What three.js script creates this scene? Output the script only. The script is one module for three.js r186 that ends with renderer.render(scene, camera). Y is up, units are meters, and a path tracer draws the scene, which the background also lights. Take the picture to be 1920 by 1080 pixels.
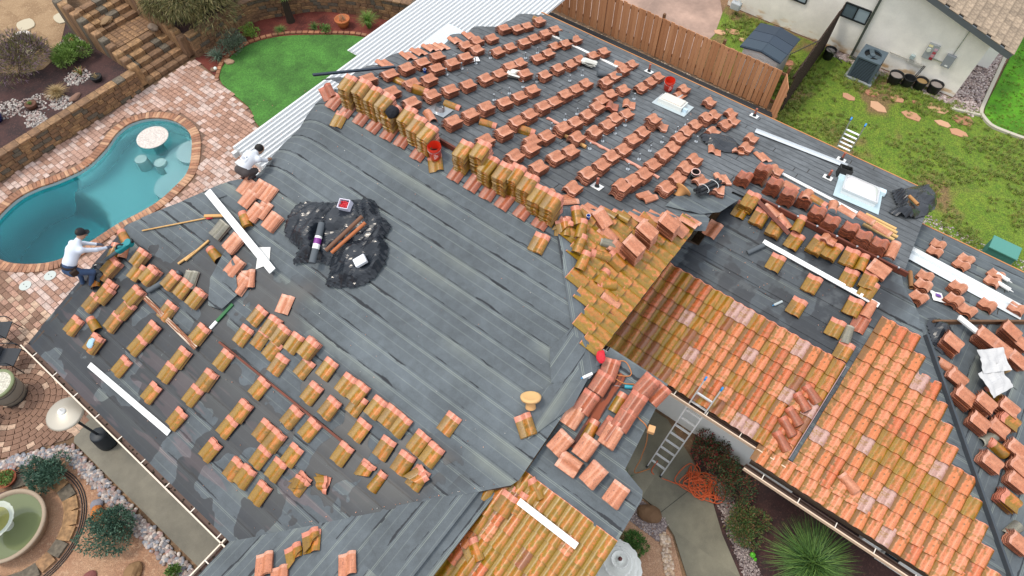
import * as THREE from 'three';
import { mergeGeometries } from 'three/addons/utils/BufferGeometryUtils.js';
import { RoundedBoxGeometry } from 'three/addons/geometries/RoundedBoxGeometry.js';

// ---------- camera, sky, sun, exposure ----------
// house frame: +x along the ridges, +z down the front slope, y up, metres
const scene = new THREE.Scene();
const camera = new THREE.PerspectiveCamera(48.03, 16 / 9, 0.1, 400);
camera.position.set(0, 16, 0);
{
  const tilt = 32.4 * Math.PI / 180, f = [-0.60724, -0.79452];
  camera.lookAt(f[0] * Math.sin(tilt), 16 - Math.cos(tilt), f[1] * Math.sin(tilt));
}
const renderer = new THREE.WebGLRenderer({ antialias: true });
renderer.setSize(1024, 576);
renderer.toneMapping = THREE.LinearToneMapping;
renderer.toneMappingExposure = 1.5;
renderer.shadowMap.enabled = true;
{
  // overcast sky: bright veil, a little brighter overhead, faint cloud mottling
  const w = 128, h = 64, d = new Float32Array(w * h * 4);
  for (let j = 0; j < h; j++) for (let i = 0; i < w; i++) {
    const el = ((j + 0.5) / h - 0.5) * Math.PI, az = (i / w) * Math.PI * 2;
    const up = Math.max(0, Math.sin(el));
    const m = 1 + 0.10 * Math.sin(az * 3 + up * 7) * Math.sin(up * 9 + az) + 0.06 * Math.sin(az * 7 - up * 13);
    const l = el < 0 ? 0.35 : 0.48 + 0.62 * up * m;
    d.set([l * 0.95, l * 0.99, l * 1.06, 1], (j * w + i) * 4);
  }
  const sky = new THREE.DataTexture(d, w, h, THREE.RGBAFormat, THREE.FloatType);
  sky.mapping = THREE.EquirectangularReflectionMapping; sky.magFilter = THREE.LinearFilter; sky.needsUpdate = true;
  scene.background = sky; scene.environment = sky;
}
const sun = new THREE.DirectionalLight(0xfff3e2, 1.3);
sun.position.set(-15, 30, 0); sun.target.position.set(-4, 2, -7);
sun.castShadow = true; sun.shadow.radius = 22; sun.shadow.mapSize.set(2048, 2048);
Object.assign(sun.shadow.camera, { left: -26, right: 26, top: 26, bottom: -26, near: 1, far: 90 });
scene.add(sun, sun.target);

// ---------- helpers ----------
let seed = 20240611;
const rnd = () => { seed |= 0; seed = seed + 0x6D2B79F5 | 0; let t = Math.imul(seed ^ seed >>> 15, 1 | seed); t = t + Math.imul(t ^ t >>> 7, 61 | t) ^ t; return ((t ^ t >>> 14) >>> 0) / 4294967296; };
const rr = (a, b) => a + (b - a) * rnd();
const pick = (a) => a[Math.floor(rnd() * a.length)];
const hash = (x, y) => { let n = Math.imul(x | 0, 374761393) + Math.imul(y | 0, 668265263) | 0; n = Math.imul(n ^ n >>> 13, 1274126177); return ((n ^ n >>> 16) >>> 0) / 4294967296; };
const noise = (x, y) => {
  const i = Math.floor(x), j = Math.floor(y), u = x - i, v = y - j, a = u * u * (3 - 2 * u), b = v * v * (3 - 2 * v);
  return (hash(i, j) * (1 - a) + hash(i + 1, j) * a) * (1 - b) + (hash(i, j + 1) * (1 - a) + hash(i + 1, j + 1) * a) * b;
};
const fbm = (x, y, o = 4) => { let s = 0, a = 0.5, t = 0; for (let k = 0; k < o; k++) { s += a * noise(x, y); t += a; x = x * 2.03 + 17.3; y = y * 2.03 + 9.1; a *= 0.5; } return s / t; };
const clamp = (x, a = 0, b = 1) => Math.min(b, Math.max(a, x));
const sst = (a, b, x) => { const t = clamp((x - a) / (b - a)); return t * t * (3 - 2 * t); };
const mixc = (a, b, t) => [a[0] + (b[0] - a[0]) * t, a[1] + (b[1] - a[1]) * t, a[2] + (b[2] - a[2]) * t];
function tex(w, h, fn, srgb = true) {
  const d = new Uint8Array(w * h * 4);
  for (let j = 0; j < h; j++) for (let i = 0; i < w; i++) {
    const c = fn((i + 0.5) / w, (j + 0.5) / h);
    const k = (j * w + i) * 4;
    if (typeof c === 'number') { d[k] = d[k + 1] = d[k + 2] = clamp(c) * 255; } else { d[k] = clamp(c[0], 0, 255); d[k + 1] = clamp(c[1], 0, 255); d[k + 2] = clamp(c[2], 0, 255); }
    d[k + 3] = 255;
  }
  const t = new THREE.DataTexture(d, w, h, THREE.RGBAFormat);
  t.magFilter = THREE.LinearFilter; t.minFilter = THREE.LinearMipmapLinearFilter; t.generateMipmaps = true;
  t.wrapS = t.wrapT = THREE.RepeatWrapping; if (srgb) t.colorSpace = THREE.SRGBColorSpace; t.needsUpdate = true;
  return t;
}
const M = (color, roughness = 0.8, o = {}) => new THREE.MeshStandardMaterial({ color, roughness, ...o });
const MP = (o) => new THREE.MeshPhysicalMaterial(o);
const used = {};
const numbered = (n) => { const k = used[n] = (used[n] ?? -1) + 1; return k ? n + '_' + String(k).padStart(3, '0') : n; };
function shade(o) { o.castShadow = o.receiveShadow = true; return o; }
function part(parent, name, geo, mat, pos) {
  const m = shade(new THREE.Mesh(geo, mat)); m.name = name; if (pos) m.position.set(...pos); parent.add(m); return m;
}
function thing(name, label, category, pos = [0, 0, 0], turn = 0, group) {
  const g = new THREE.Group(); g.name = numbered(name); g.position.set(...pos); g.rotation.y = turn; g.userData = { label, category, kind: 'thing' };
  if (group) g.userData.group = group; scene.add(g); return g;
}
function solo(name, label, category, geo, mat, pos = [0, 0, 0], turn = 0, group) {
  const m = shade(new THREE.Mesh(geo, mat)); m.name = numbered(name); m.position.set(...pos); m.rotation.y = turn; m.userData = { label, category, kind: 'thing' };
  if (group) m.userData.group = group; scene.add(m); return m;
}
function structure(name, geo, mat, label) {
  const m = shade(new THREE.Mesh(geo, mat)); m.name = name; m.userData = { kind: 'structure', label, category: name.split('_').pop() }; scene.add(m); return m;
}
const box = (w, h, d, x = 0, y = 0, z = 0) => new THREE.BoxGeometry(w, h, d).translate(x, y, z);
const rbox = (w, h, d, r = 0.01, x = 0, y = 0, z = 0) => new RoundedBoxGeometry(w, h, d, 2, r).translate(x, y, z);
const cyl = (r0, r1, h, x = 0, y = 0, z = 0, n = 20, open = false) => new THREE.CylinderGeometry(r0, r1, h, n, 1, open).translate(x, y, z);
const lathe = (pts, n = 24) => new THREE.LatheGeometry(pts.map((p) => new THREE.Vector2(p[0], p[1])), n);
const merge = (list) => mergeGeometries(list.map((g) => { const k = g.index ? g.toNonIndexed() : g; for (const a of Object.keys(k.attributes)) if (!['position', 'normal', 'uv', 'color'].includes(a)) k.deleteAttribute(a); return k; }));
const tube = (pts, r, seg = 40, rad = 6) => new THREE.TubeGeometry(new THREE.CatmullRomCurve3(pts.map((p) => new THREE.Vector3(...p))), seg, r, rad);
// flat sheet or slab over a polygon of [x, z] with top at y
function slab(poly, y, thick = 0.02, holes = []) {
  const sh = new THREE.Shape(poly.map((p) => new THREE.Vector2(p[0], -p[1])));
  for (const h of holes) sh.holes.push(new THREE.Path(h.map((p) => new THREE.Vector2(p[0], -p[1]))));
  const g = new THREE.ExtrudeGeometry(sh, { depth: thick, bevelEnabled: false, curveSegments: 8 });
  g.rotateX(-Math.PI / 2); g.translate(0, y - thick, 0);
  const p = g.attributes.position, uv = g.attributes.uv; for (let i = 0; i < p.count; i++) uv.setXY(i, p.getX(i), p.getZ(i));
  return g;
}
const inPoly = (p, x, z) => { let c = false; for (let i = 0, j = p.length - 1; i < p.length; j = i++) { const [a, b] = p[i], [e, f] = p[j]; if ((b > z) !== (f > z) && x < (e - a) * (z - b) / (f - b) + a) c = !c; } return c; };
const smooth = (pts, n = 90) => new THREE.CatmullRomCurve3(pts.map((p) => new THREE.Vector3(p[0], 0, p[1])), true).getSpacedPoints(n).slice(0, -1).map((v) => [v.x, v.z]);
const nth = ['', 'first', 'second', 'third', 'fourth', 'fifth', 'sixth', 'seventh', 'eighth', 'ninth', 'tenth', 'eleventh', 'twelfth', 'thirteenth', 'fourteenth', 'fifteenth', 'sixteenth', 'seventeenth', 'eighteenth', 'nineteenth', 'twentieth', 'twenty-first', 'twenty-second', 'twenty-third', 'twenty-fourth', 'twenty-fifth'];
const count = ['', 'one', 'two', 'three', 'four', 'five', 'six', 'seven', 'eight', 'nine', 'ten', 'eleven', 'twelve', 'thirteen', 'fourteen', 'fifteen', 'sixteen', 'seventeen', 'eighteen', 'nineteen', 'twenty'];

// ---------- roof planes: y = c + a x + b z ----------
const S3 = 1 / 3;
const PL = {
  F: [2.6 + 1.29 * S3, 0, -S3], R: [2.6 + 16.05 * S3, 0, S3], H: [5.49 - 4.29 * S3, -S3, 0], P: [2.6 + 5.97 * S3, S3, 0],
  D: [2.4 + 1.29 * S3, 0, -S3], G: [2.6 - 6.87 * S3, 0, -S3], S: [2.45 + 14.98 * S3, 0, S3], E: [3.877 + 2.83 * S3, -S3, 0],
};
const yAt = (k, x, z) => PL[k][0] + PL[k][1] * x + PL[k][2] * z;
const nAt = (k) => new THREE.Vector3(-PL[k][1], 1, -PL[k][2]).normalize();
// stands an object on a roof plane; its own +z points along the yaw (degrees, 0 = towards the front garden)
function seat(o, k, x, z, yaw = 0, lift = 0) {
  const n = nAt(k), a = yaw * Math.PI / 180, d = new THREE.Vector3(Math.sin(a), 0, Math.cos(a)); d.addScaledVector(n, -d.dot(n)).normalize();
  const r = new THREE.Vector3().crossVectors(n, d);
  o.position.set(x, yAt(k, x, z), z).addScaledVector(n, lift);
  o.quaternion.setFromRotationMatrix(new THREE.Matrix4().makeBasis(r, n, d));
  return o;
}
// lays an object along a line from [x,z] to [x,z] on a plane (its own +z runs along the line, origin at the middle)
function layAlong(o, k, a, b, lift = 0) {
  const yaw = Math.atan2(b[0] - a[0], b[1] - a[1]) * 180 / Math.PI;
  return seat(o, k, (a[0] + b[0]) / 2, (a[1] + b[1]) / 2, yaw, lift);
}
const spanOn = (k, a, b) => Math.hypot(b[0] - a[0], yAt(k, ...b) - yAt(k, ...a), b[1] - a[1]);

// ---------- materials ----------
const speck = (x, y, s = 1) => (hash(Math.floor(x * s), Math.floor(y * s)) - 0.5);
// glazed clay: paler unweathered strip at the head (v near 1), weathered ochre body below
function tileTex(k, body, body2, head, patina, headLen, patAmt, bar = 0.42) {
  return tex(64, 96, (u, v) => {
    const n = fbm(u * 5 + k * 31, v * 7 + k * 17, 4), m = fbm(u * 14 + k * 7, v * 22 + 3 * k, 3), st = fbm(u * 9 + k * 3, v * 2.2 + k, 3);
    let c = mixc(body, body2, sst(0.3, 0.7, st));
    const pan = Math.max(sst(0.5, 0.34, u), sst(0.88, 0.95, u)), cov = patAmt * (bar + (1 - bar) * pan), q = sst(0.22, 0.78, n * 0.7 + m * 0.3), pat = sst(1.02 - cov - 0.36, 1.02 - cov + 0.36, q);
    c = mixc(c, mixc(patina, [patina[0] * 0.8 + 12, patina[1] * 0.76 + 6, patina[2] + 14], st), pat * 0.9);
    if (v < 0.035 || v > 0.985) { const e = 0.8 + 0.4 * m; return [112 * e, 62 * e, 44 * e]; }   // raw broken-clay edge
    c = mixc(c, head, sst(1 - headLen - 0.015, 1 - headLen + 0.01, v + (n - 0.5) * 0.05));
    const g = 1 + (m - 0.5) * 0.3 + speck(u * 64, v * 96) * 0.07; const pit = m > 0.74 ? 0.72 : 1;
    return [c[0] * g * pit, c[1] * g * pit, c[2] * g * pit];
  });
}
const clay = (map, r = 0.36, bump = 0.002) => MP({ map, roughness: r, bumpMap: clayBump, bumpScale: bump, clearcoat: 0.3, clearcoatRoughness: 0.36 });
const clayBump = tex(64, 64, (u, v) => fbm(u * 18, v * 18, 4), false);
const range = (n) => [...Array(n).keys()];
const ochreM = range(6).map((k) => clay(tileTex(k, [[186, 112, 44], [176, 102, 36], [190, 116, 54]][k % 3], [[164, 108, 30], [156, 100, 26]][k % 2], [200, 126, 102], [[128, 100, 6], [140, 110, 4]][k % 2], 0.26, 0.95 + 0.16 * (k % 4))));
const terraM = range(5).map((k) => clay(tileTex(20 + k, [[198, 134, 102], [188, 122, 90], [204, 144, 114]][k % 3], [180, 114, 82], [[206, 150, 126], [198, 138, 112]][k % 2], [180, 114, 66], 0.16, 0.02), 0.5));
const brownM = range(3).map((k) => clay(tileTex(40 + k, [168, 92, 62], [146, 80, 54], [184, 104, 80], [132, 88, 40], 0.2, 0.12), 0.4));
const greyM = [clay(tileTex(50, [128, 124, 108], [112, 110, 98], [150, 146, 132], [110, 112, 92], 0.1, 0.1), 0.6)];
// laid courses: salmon, orange, rose, buff and lichen-covered ones
const laidM = range(9).map((k) => clay(tileTex(60 + k, [[206, 124, 84], [200, 108, 66], [194, 112, 70], [210, 134, 96], [186, 100, 62], [150, 88, 60], [186, 148, 138], [204, 120, 74], [192, 112, 66]][k],
  [[194, 114, 70], [188, 98, 56], [176, 106, 52], [200, 122, 84], [168, 92, 50], [132, 82, 50], [172, 134, 122], [194, 112, 60], [176, 106, 50]][k], [208, 130, 104], [[128, 96, 14], [120, 86, 18], [140, 110, 6]][k % 3], 0.05, [0.85, 0.95, 1.25, 0.8, 1.1, 0.7, 0.15, 1.05, 1.35][k], 0.2), 0.34));
const lichenM = range(4).map((k) => clay(tileTex(80 + k, [[190, 116, 54], [182, 106, 44], [196, 116, 66], [182, 112, 40]][k], [168, 108, 36], [206, 128, 98], [140, 116, 4], 0.05, 0.95 + 0.16 * k), 0.4));
const steel = M(0xb9bec2, 0.35, { metalness: 0.85 }), alum = M(0xdfe2e4, 0.35, { metalness: 0.45 });
const whitePaint = M(0xe9ebea, 0.45), stucco = M(0xedeeea, 0.9, { bumpMap: tex(128, 128, (u, v) => fbm(u * 30, v * 30, 3), false), bumpScale: 0.004 });
const darkMetal = M(0x2c3238, 0.5, { metalness: 0.4 }), blackPlastic = MP({ color: 0x1d232b, roughness: 0.24, clearcoat: 0.25, clearcoatRoughness: 0.3 });
const woodTex = (a, b, k) => tex(128, 64, (u, v) => { const n = fbm(u * 3 + k, v * 26 + k * 5, 4), s = fbm(u * 14 + k, v * 60, 2); return mixc(a, b, clamp(n * 1.2 - 0.1 + (s - 0.5) * 0.35)); });
const rustWood = M(0xffffff, 0.7, { map: woodTex([124, 62, 42], [82, 44, 34], 3) });
const paleWood = M(0xffffff, 0.7, { map: woodTex([214, 176, 118], [180, 136, 82], 8) });
const brownWood = M(0xffffff, 0.75, { map: woodTex([128, 92, 60], [84, 58, 40], 12) });
const cardboard = M(0xc79a62, 0.85), redPlastic = MP({ color: 0xd6341c, roughness: 0.35, clearcoat: 0.4 }), tealPlastic = M(0x117f86, 0.4), bluePlastic = M(0x1d4fae, 0.4), paperM = M(0xe9e9e6, 0.8, { side: THREE.DoubleSide });
const rubber = M(0x22262b, 0.7);

// underlayment felt: grey mineral face with printed pale lines
function feltColor(x, z, alongX, k) {
  const s = alongX ? z : x, t = alongX ? x : z;
  const n = fbm(x * 1.3 + k, z * 1.3, 4), f = fbm(x * 9, z * 9 + k, 3), fine = speck(x * 90, z * 90);
  let g = 1.26 + (n - 0.5) * 0.4 + (f - 0.5) * 0.2 + fine * 0.10;
  let c = [68 * g, 74 * g, 78 * g];
  const m = ((s % 0.46) + 0.46) % 0.46;
  for (const q of [0.045, 0.075, 0.25]) { const w = Math.abs(m - q); if (w < 0.0085) c = mixc(c, [176, 186, 168], 0.75 * (1 - w / 0.0085) * (0.4 + 0.6 * fbm(t * 2.2, s * 9 + q * 50, 2)) * (q > 0.2 ? 0.6 : 1)); }
  const row = Math.floor(s / 0.46);
  const band = sst(0.55, 0.75, fbm(t * 0.5 + row * 5, row * 3.1, 2)) * sst(0.2, 0.0, Math.abs(m - 0.1)); c = mixc(c, [132, 138, 128], band * 0.45);
  const e = Math.min(m, 0.46 - m), tar = fbm(t * 1.7 + row * 13.7 + k, row * 7.7, 3);
  if (tar > 0.55 && e < 0.05 * (tar - 0.5) * (0.6 + fbm(t * 12, s * 20, 2)) * 2.4) c = mixc(c, [32, 35, 40], 0.8);
  return c;
}

// ---------- sheets of underlayment ----------
const uvBox = { F: [-13.7, -7.7, 12, 9.2], R: [-11.3, -16.3, 13.6, 9.1], G: [-2.4, -11.7, 9.6, 5.4] };
// wet felt is darker and shinier; the patches follow where rain has not dried
function wetF(x, z) {
  const n = fbm(x * 0.9 + 4, z * 0.9 + 8, 4), c = fbm(x * 1.7 + 40, z * 1.45 + 2, 3), e = fbm(x * 7, z * 7, 3) * 0.08;
  const low = sst(-2.75, -2.2, z + (n - 0.5) * 0.9) * sst(-2.4, -3.4, x + (z + 2.2) * 0.25 + (n - .5)), left = sst(-7.0, -7.9, x + (n - 0.5) * 1.6) * sst(-3.7, -3.0, z + (n - 0.5) * 1.2) * sst(-11.3, -10.6, x);
  const dry = sst(0.525, 0.54, c + e - 0.04);
  return Math.max(low, left * 0.9) * (1 - dry * 0.85);
}
function wetG(x, z) {
  const c = fbm(x * 1.5 + 11, z * 1.5 + 60, 3) + fbm(x * 7, z * 7, 3) * 0.07;
  return sst(2.4, 1.6, x + (fbm(x * 2, z * 2, 2) - 0.5)) * (1 - 0.6 * sst(0.6, 0.66, c + 0.3 * (fbm(x * 4 + 7, z * 4, 3) - 0.5)));
}
const chalk = (x, z) => sst(0.63, 0.7, fbm(x * 0.9 + 90, z * 6 + 5, 3)) * sst(-1.2, -0.3, z);
const dry2 = (k, x, z) => k === 'F' ? wetF(x, z) : k === 'G' ? wetG(x, z) : 0;
function planeTex(k, w, h) {
  const [x0, z0, lx, lz] = uvBox[k];
  const map = tex(w, h, (u, v) => {
    const x = x0 + u * lx, z = z0 + v * lz;
    let c;
    if (k === 'R') {
      const n = fbm(x * 0.8, z * 0.8, 4), f = fbm(x * 7, z * 14, 3), g = 0.9 + (n - 0.5) * 0.42 + (f - 0.5) * 0.28 + speck(x * 80, z * 80) * 0.1;
      c = [100 * g, 105 * g, 109 * g];
      const rw = 8.67 / Math.round(8.67 / 0.27), q = ((-7.4 - z) / rw), fr = q - Math.floor(q), tb = fbm(x * 1.1 + Math.floor(q) * 7.3, Math.floor(q) * 3.7, 3);
      if (Math.min(fr, 1 - fr) * rw < 0.012 + 0.03 * Math.max(0, tb - 0.45)) c = mixc(c, [44, 47, 52], 0.75);   // bitumen bled along the laps
    } else {
      c = feltColor(x, z, true, 0);
      const wv = dry2(k, x, z); c = mixc(c, [c[0] * 0.43, c[1] * 0.45, c[2] * 0.49], wv);
      if (k === 'F') c = mixc(c, [150, 104, 104], chalk(x, z) * 0.22);
      if (k === 'G') c = mixc(c, [104, 108, 108], 0.4 * sst(0.55, 0.75, fbm(x * 5, z * 5, 4)) * wv);
    }
    return c;
  });
  const rough = k === 'R' ? null : tex(w >> 1, h >> 1, (u, v) => { const x = x0 + u * lx, z = z0 + v * lz; return 0.82 - 0.42 * dry2(k, x, z); }, false);
  const m = M(0xffffff, rough ? 1 : 0.8, { map, side: THREE.DoubleSide }); if (rough) m.roughnessMap = rough;
  return m;
}
const feltM = { F: planeTex('F', 1536, 1178), R: planeTex('R', 1216, 814), G: planeTex('G', 896, 504) };
const feltMap = tex(512, 512, (u, v) => feltColor(u * 3.68, v * 3.68, true, 5));
const feltPlain = M(0xffffff, 0.8, { map: feltMap, side: THREE.DoubleSide });
const feltMapZ = tex(512, 512, (u, v) => feltColor(u * 3.68, v * 3.68, false, 9));
const feltPlainZ = M(0xffffff, 0.8, { map: feltMapZ, side: THREE.DoubleSide });
// one sheet: s runs across the slope from s0 (upper) to s1 (lower); lo(s), hi(s) bound it along the slope's length
function sheetGeo(k, alongX, s0, s1, lo, hi, drape, uvk, step = 0.3) {
  const rows = Math.max(2, Math.ceil(Math.abs(s1 - s0) / 0.16)), pos = [], uv = [], idx = [], n = nAt(k);
  let L = 0; for (let r = 0; r <= rows; r++) { const s = s0 + (s1 - s0) * r / rows; L = Math.max(L, hi(s) - lo(s)); }
  const cols = Math.max(2, Math.ceil(L / step)), bx = uvBox[uvk];
  const ph = rnd() * 50;
  for (let layer = 0; layer < 2; layer++) for (let r = 0; r <= rows; r++) for (let c = 0; c <= cols; c++) {
    const s = s0 + (s1 - s0) * r / rows, a = lo(s), b = Math.max(hi(s), a + 0.02), t = a + (b - a) * c / cols, x = alongX ? t : s, z = alongX ? s : t;
    let lift = 0.004 + 0.016 * r / rows + 0.005 * fbm(x * 1.9 + ph, z * 1.9, 2) - layer * 0.006;
    let y = yAt(k, x, z) - (drape ? drape(x, z) : 0), q = [x + n.x * lift, y + n.y * lift, z + n.z * lift];
    pos.push(...q); uv.push(...(bx ? [(x - bx[0]) / bx[2], (z - bx[1]) / bx[3]] : [x / 3.68, z / 3.68]));
  }
  const N = (rows + 1) * (cols + 1), at = (r, c, l) => l * N + r * (cols + 1) + c;
  const quad = (a, b, c, d) => idx.push(a, b, c, a, c, d);
  for (let r = 0; r < rows; r++) for (let c = 0; c < cols; c++) { quad(at(r, c, 0), at(r + 1, c, 0), at(r + 1, c + 1, 0), at(r, c + 1, 0)); }
  for (let c = 0; c < cols; c++) quad(at(rows, c, 0), at(rows, c, 1), at(rows, c + 1, 1), at(rows, c + 1, 0));
  for (let r = 0; r < rows; r++) { quad(at(r, 0, 0), at(r, 0, 1), at(r + 1, 0, 1), at(r + 1, 0, 0)); quad(at(r, cols, 0), at(r + 1, cols, 0), at(r + 1, cols, 1), at(r, cols, 1)); }
  const g = new THREE.BufferGeometry(); g.setAttribute('position', new THREE.Float32BufferAttribute(pos, 3)); g.setAttribute('uv', new THREE.Float32BufferAttribute(uv, 2)); g.setIndex(idx);
  g.computeVertexNormals();
  // keep the faces outward whichever way s runs
  if (g.attributes.normal.getY(Math.floor(N / 2)) < 0) { const i = g.index.array; for (let j = 0; j < i.length; j += 3) { const t = i[j]; i[j] = i[j + 1]; i[j + 1] = t; } g.computeVertexNormals(); }
  return g;
}
// a slope covered in sheets of a given width; long sheets are cut into lengths
function cover(parent, k, alongX, from, to, width, lo, hi, mat, o = {}) {
  const dir = Math.sign(to - from), n = Math.max(1, Math.round(Math.abs(to - from) / width)), w = (to - from) / n;
  for (let i = 0; i < n; i++) {
    const s0 = from + w * i, s1 = from + w * (i + 1) + dir * 0.02 * (i < n - 1 ? 1 : 0);
    const a = Math.min(lo(s0), lo(s1)), b = Math.max(hi(s0), hi(s1)); const cuts = [-99];
    if (o.cut) { let t = a + rr(0.6, o.cut); while (t < b - 0.5) { cuts.push(t); t += rr(o.cut * 0.6, o.cut * 1.5); } }
    cuts.push(99);
    for (let c = 0; c < cuts.length - 1; c++) {
      const l = (s) => Math.max(lo(s), cuts[c] + (c ? 0.018 : 0)), h = (s) => Math.min(hi(s), cuts[c + 1]);
      if (h((s0 + s1) / 2) - l((s0 + s1) / 2) < 0.05) continue;
      part(parent, 'underlayment_sheet', sheetGeo(k, alongX, s0, s1, l, h, o.drape, o.uv), mat);
    }
  }
}
// solid roof deck under a slope (polygon of [x,z]); the plane's own tilt, 0.16 m thick
const deckM = M(0x4a3b30, 0.85);
function deckGeo(k, poly, drop = 0.012, thick = 0.16) {
  const g = slab(poly, 0, thick), p = g.attributes.position; for (let i = 0; i < p.count; i++) p.setY(i, p.getY(i) + yAt(k, p.getX(i), p.getZ(i)) - drop); g.computeVertexNormals(); return g;
}

// ---------- clay tiles ----------
function tileGeo(w = 0.33, len = 0.42, cut = 0, thick = 0.013) {
  const n = 9, prof = [-0.165, -0.145, -0.06, -0.02, 0.01, 0.045, 0.08, 0.115, 0.145, 0.165].map((q) => { const s = q * w / 0.33; return [s, q < -0.02 ? -0.03 + 0.02 * ((q + 0.08) / 0.085) ** 4 : -0.03 + 0.06 * Math.sin(Math.PI * (q + 0.02) / 0.19) ** 0.9]; });
  const P = [], U = [], I = [], N = []; let b = 0;
  const z1 = (s) => len / 2 - cut * (s / w + 0.5) * len, zz = (i, e) => e ? z1(prof[i][0]) : -len / 2;
  const put = (x, y, z, u, v) => { P.push(x, y, z); U.push(u, v); return b++; };
  for (const [dy, flip] of [[thick / 2, 0], [-thick / 2, 1]]) {
    const row = prof.map(([s, y], i) => [0, 1].map((e) => put(s, y + dy, zz(i, e), s / w + 0.5, clamp(0.5 - zz(i, e) / len, 0.04, 0.98))));
    for (let i = 0; i < n; i++) { const [a, c] = row[i], [d, e] = row[i + 1]; flip ? I.push(a, d, c, c, d, e) : I.push(a, c, d, c, e, d); }
  }
  for (const e of [0, 1]) { const r = prof.map(([s, y], i) => [put(s, y + thick / 2, zz(i, e), i / n, e ? 0.02 : 0.995), put(s, y - thick / 2, zz(i, e), i / n, e ? 0.01 : 0.999)]); for (let i = 0; i < n; i++) { const [a, c] = r[i], [d, f] = r[i + 1]; e ? I.push(a, c, d, c, f, d) : I.push(a, d, c, c, d, f); } }
  for (const i of [0, n]) { const [s, y] = prof[i]; const q = [[thick / 2, 0], [-thick / 2, 0], [thick / 2, 1], [-thick / 2, 1]].map(([dy, e]) => put(s, y + dy, zz(i, e), 0.1 + 0.8 * e, 0.012)); i ? I.push(q[0], q[2], q[1], q[1], q[2], q[3]) : I.push(q[0], q[1], q[2], q[1], q[3], q[2]); }
  const g = new THREE.BufferGeometry(); g.setAttribute('position', new THREE.Float32BufferAttribute(P, 3)); g.setAttribute('uv', new THREE.Float32BufferAttribute(U, 2)); g.setIndex(I); g.computeVertexNormals(); return g;
}
const TG = tileGeo(), TGcut = [tileGeo(0.33, 0.42, 0.55), tileGeo(0.33, 0.36, 0.8), tileGeo(0.26, 0.3, 0.4)];
function capGeo(len = 0.42, r0 = 0.1, r1 = 0.12, thick = 0.014) {   // half-round ridge tile, wider at its lower (+z) end
  const n = 8, P = [], U = [], I = []; let b = 0; const put = (x, y, z, u, v) => { P.push(x, y, z); U.push(u, v); return b++; };
  const ring = (e, d) => range(n + 1).map((i) => { const a = Math.PI * (i / n), r = (e ? r1 : r0) + d; return put(-Math.cos(a) * r, Math.sin(a) * r * 0.92, e ? len / 2 : -len / 2, i / n, e ? 0.03 : 0.97); });
  for (const [d, f] of [[0, 0], [-thick, 1]]) { const A = ring(0, d), B = ring(1, d); for (let i = 0; i < n; i++) f ? I.push(A[i], A[i + 1], B[i], B[i], A[i + 1], B[i + 1]) : I.push(A[i], B[i], A[i + 1], B[i], B[i + 1], A[i + 1]); }
  for (const e of [0, 1]) { const A = ring(e, 0), B = ring(e, -thick); for (let i = 0; i < n; i++) e ? I.push(A[i], B[i], A[i + 1], B[i], B[i + 1], A[i + 1]) : I.push(A[i], A[i + 1], B[i], B[i], A[i + 1], B[i + 1]); }
  const g = new THREE.BufferGeometry(); g.setAttribute('position', new THREE.Float32BufferAttribute(P, 3)); g.setAttribute('uv', new THREE.Float32BufferAttribute(U, 2)); g.setIndex(I); g.computeVertexNormals(); return g;
}
const CG = capGeo();
// courses of laid tiles; u runs along the eave, v down the slope from the top
function lay(parent, k, yaw, rowsFrom, rows, lo, hi, mats, o = {}) {
  const exp = 0.343 / Math.sqrt(1 + S3 * S3), colW = 0.265, a = yaw * Math.PI / 180, dx = Math.sin(a), dz = Math.cos(a);
  for (let r = 0; r < rows; r++) {
    const s = rowsFrom + (dx + dz) * exp * (r + 0.5), l = lo(s), h = hi(s), n = Math.floor((h - l) / colW + 0.4);
    for (let c = 0; c < n; c++) {
      const t = l + colW * (c + 0.5), x = Math.abs(dx) > 0.5 ? s : t, z = Math.abs(dx) > 0.5 ? t : s;
      if (o.skip && o.skip(x, z)) continue;
      const m = part(parent, 'roof_tile', TG, o.mat ? o.mat(x, z) : pick(mats)); seat(m, k, x + rr(-.006, .006), z + rr(-.006, .006), yaw + rr(-1.2, 1.2), 0.056 + rr(0, .005));
      m.rotateX(-0.085 + rr(-.008, .008));
    }
  }
}

// ---------- the house ----------
const house = thing('house', 'stucco house with its clay tiled roof half stripped to grey underlayment', 'house');
const garage = thing('garage_wing', 'attached garage wing with orange tile courses, stripped felt ridge and hipped end', 'building');
const fXL = (z) => z < -4.6 ? -11.38 : z < -2 ? -11.38 - (z + 4.6) * 0.73 : -13.27;
const fXR = (z) => z < -5.0 ? -4.37 + (z + 7.38) : z < -2.72 ? -1.97 : -5.97 + (1.29 - z);
const rXL = (z) => -11.5 + 0.12 * Math.sin(z * 2.1) + 0.08 * Math.sin(z * 5.3) + 0.35 * sst(-15.2, -16, z);
const rXR = (z) => z > -9.7 ? -4.37 + (-7.38 - z) : z > -11.46 ? -2.02 : 2.06;
const drapeF = (x, z) => { const e = x - fXL(z), up = sst(-4.0, -5.0, z), w = 0.25 + 0.75 * up; if (e > w) return 0; const t = 1 - e / w; return t * t * (0.08 + 0.34 * up) * (0.75 + 0.5 * fbm(z * 1.6, 3, 2)); };
const drapeR = (x, z) => { const e = x - rXL(z), w = 0.5; if (e > w) return 0; const t = 1 - e / w; return t * t * 0.2 * (0.4 + 1.2 * fbm(z * 2.2, 9, 2)); };
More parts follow.
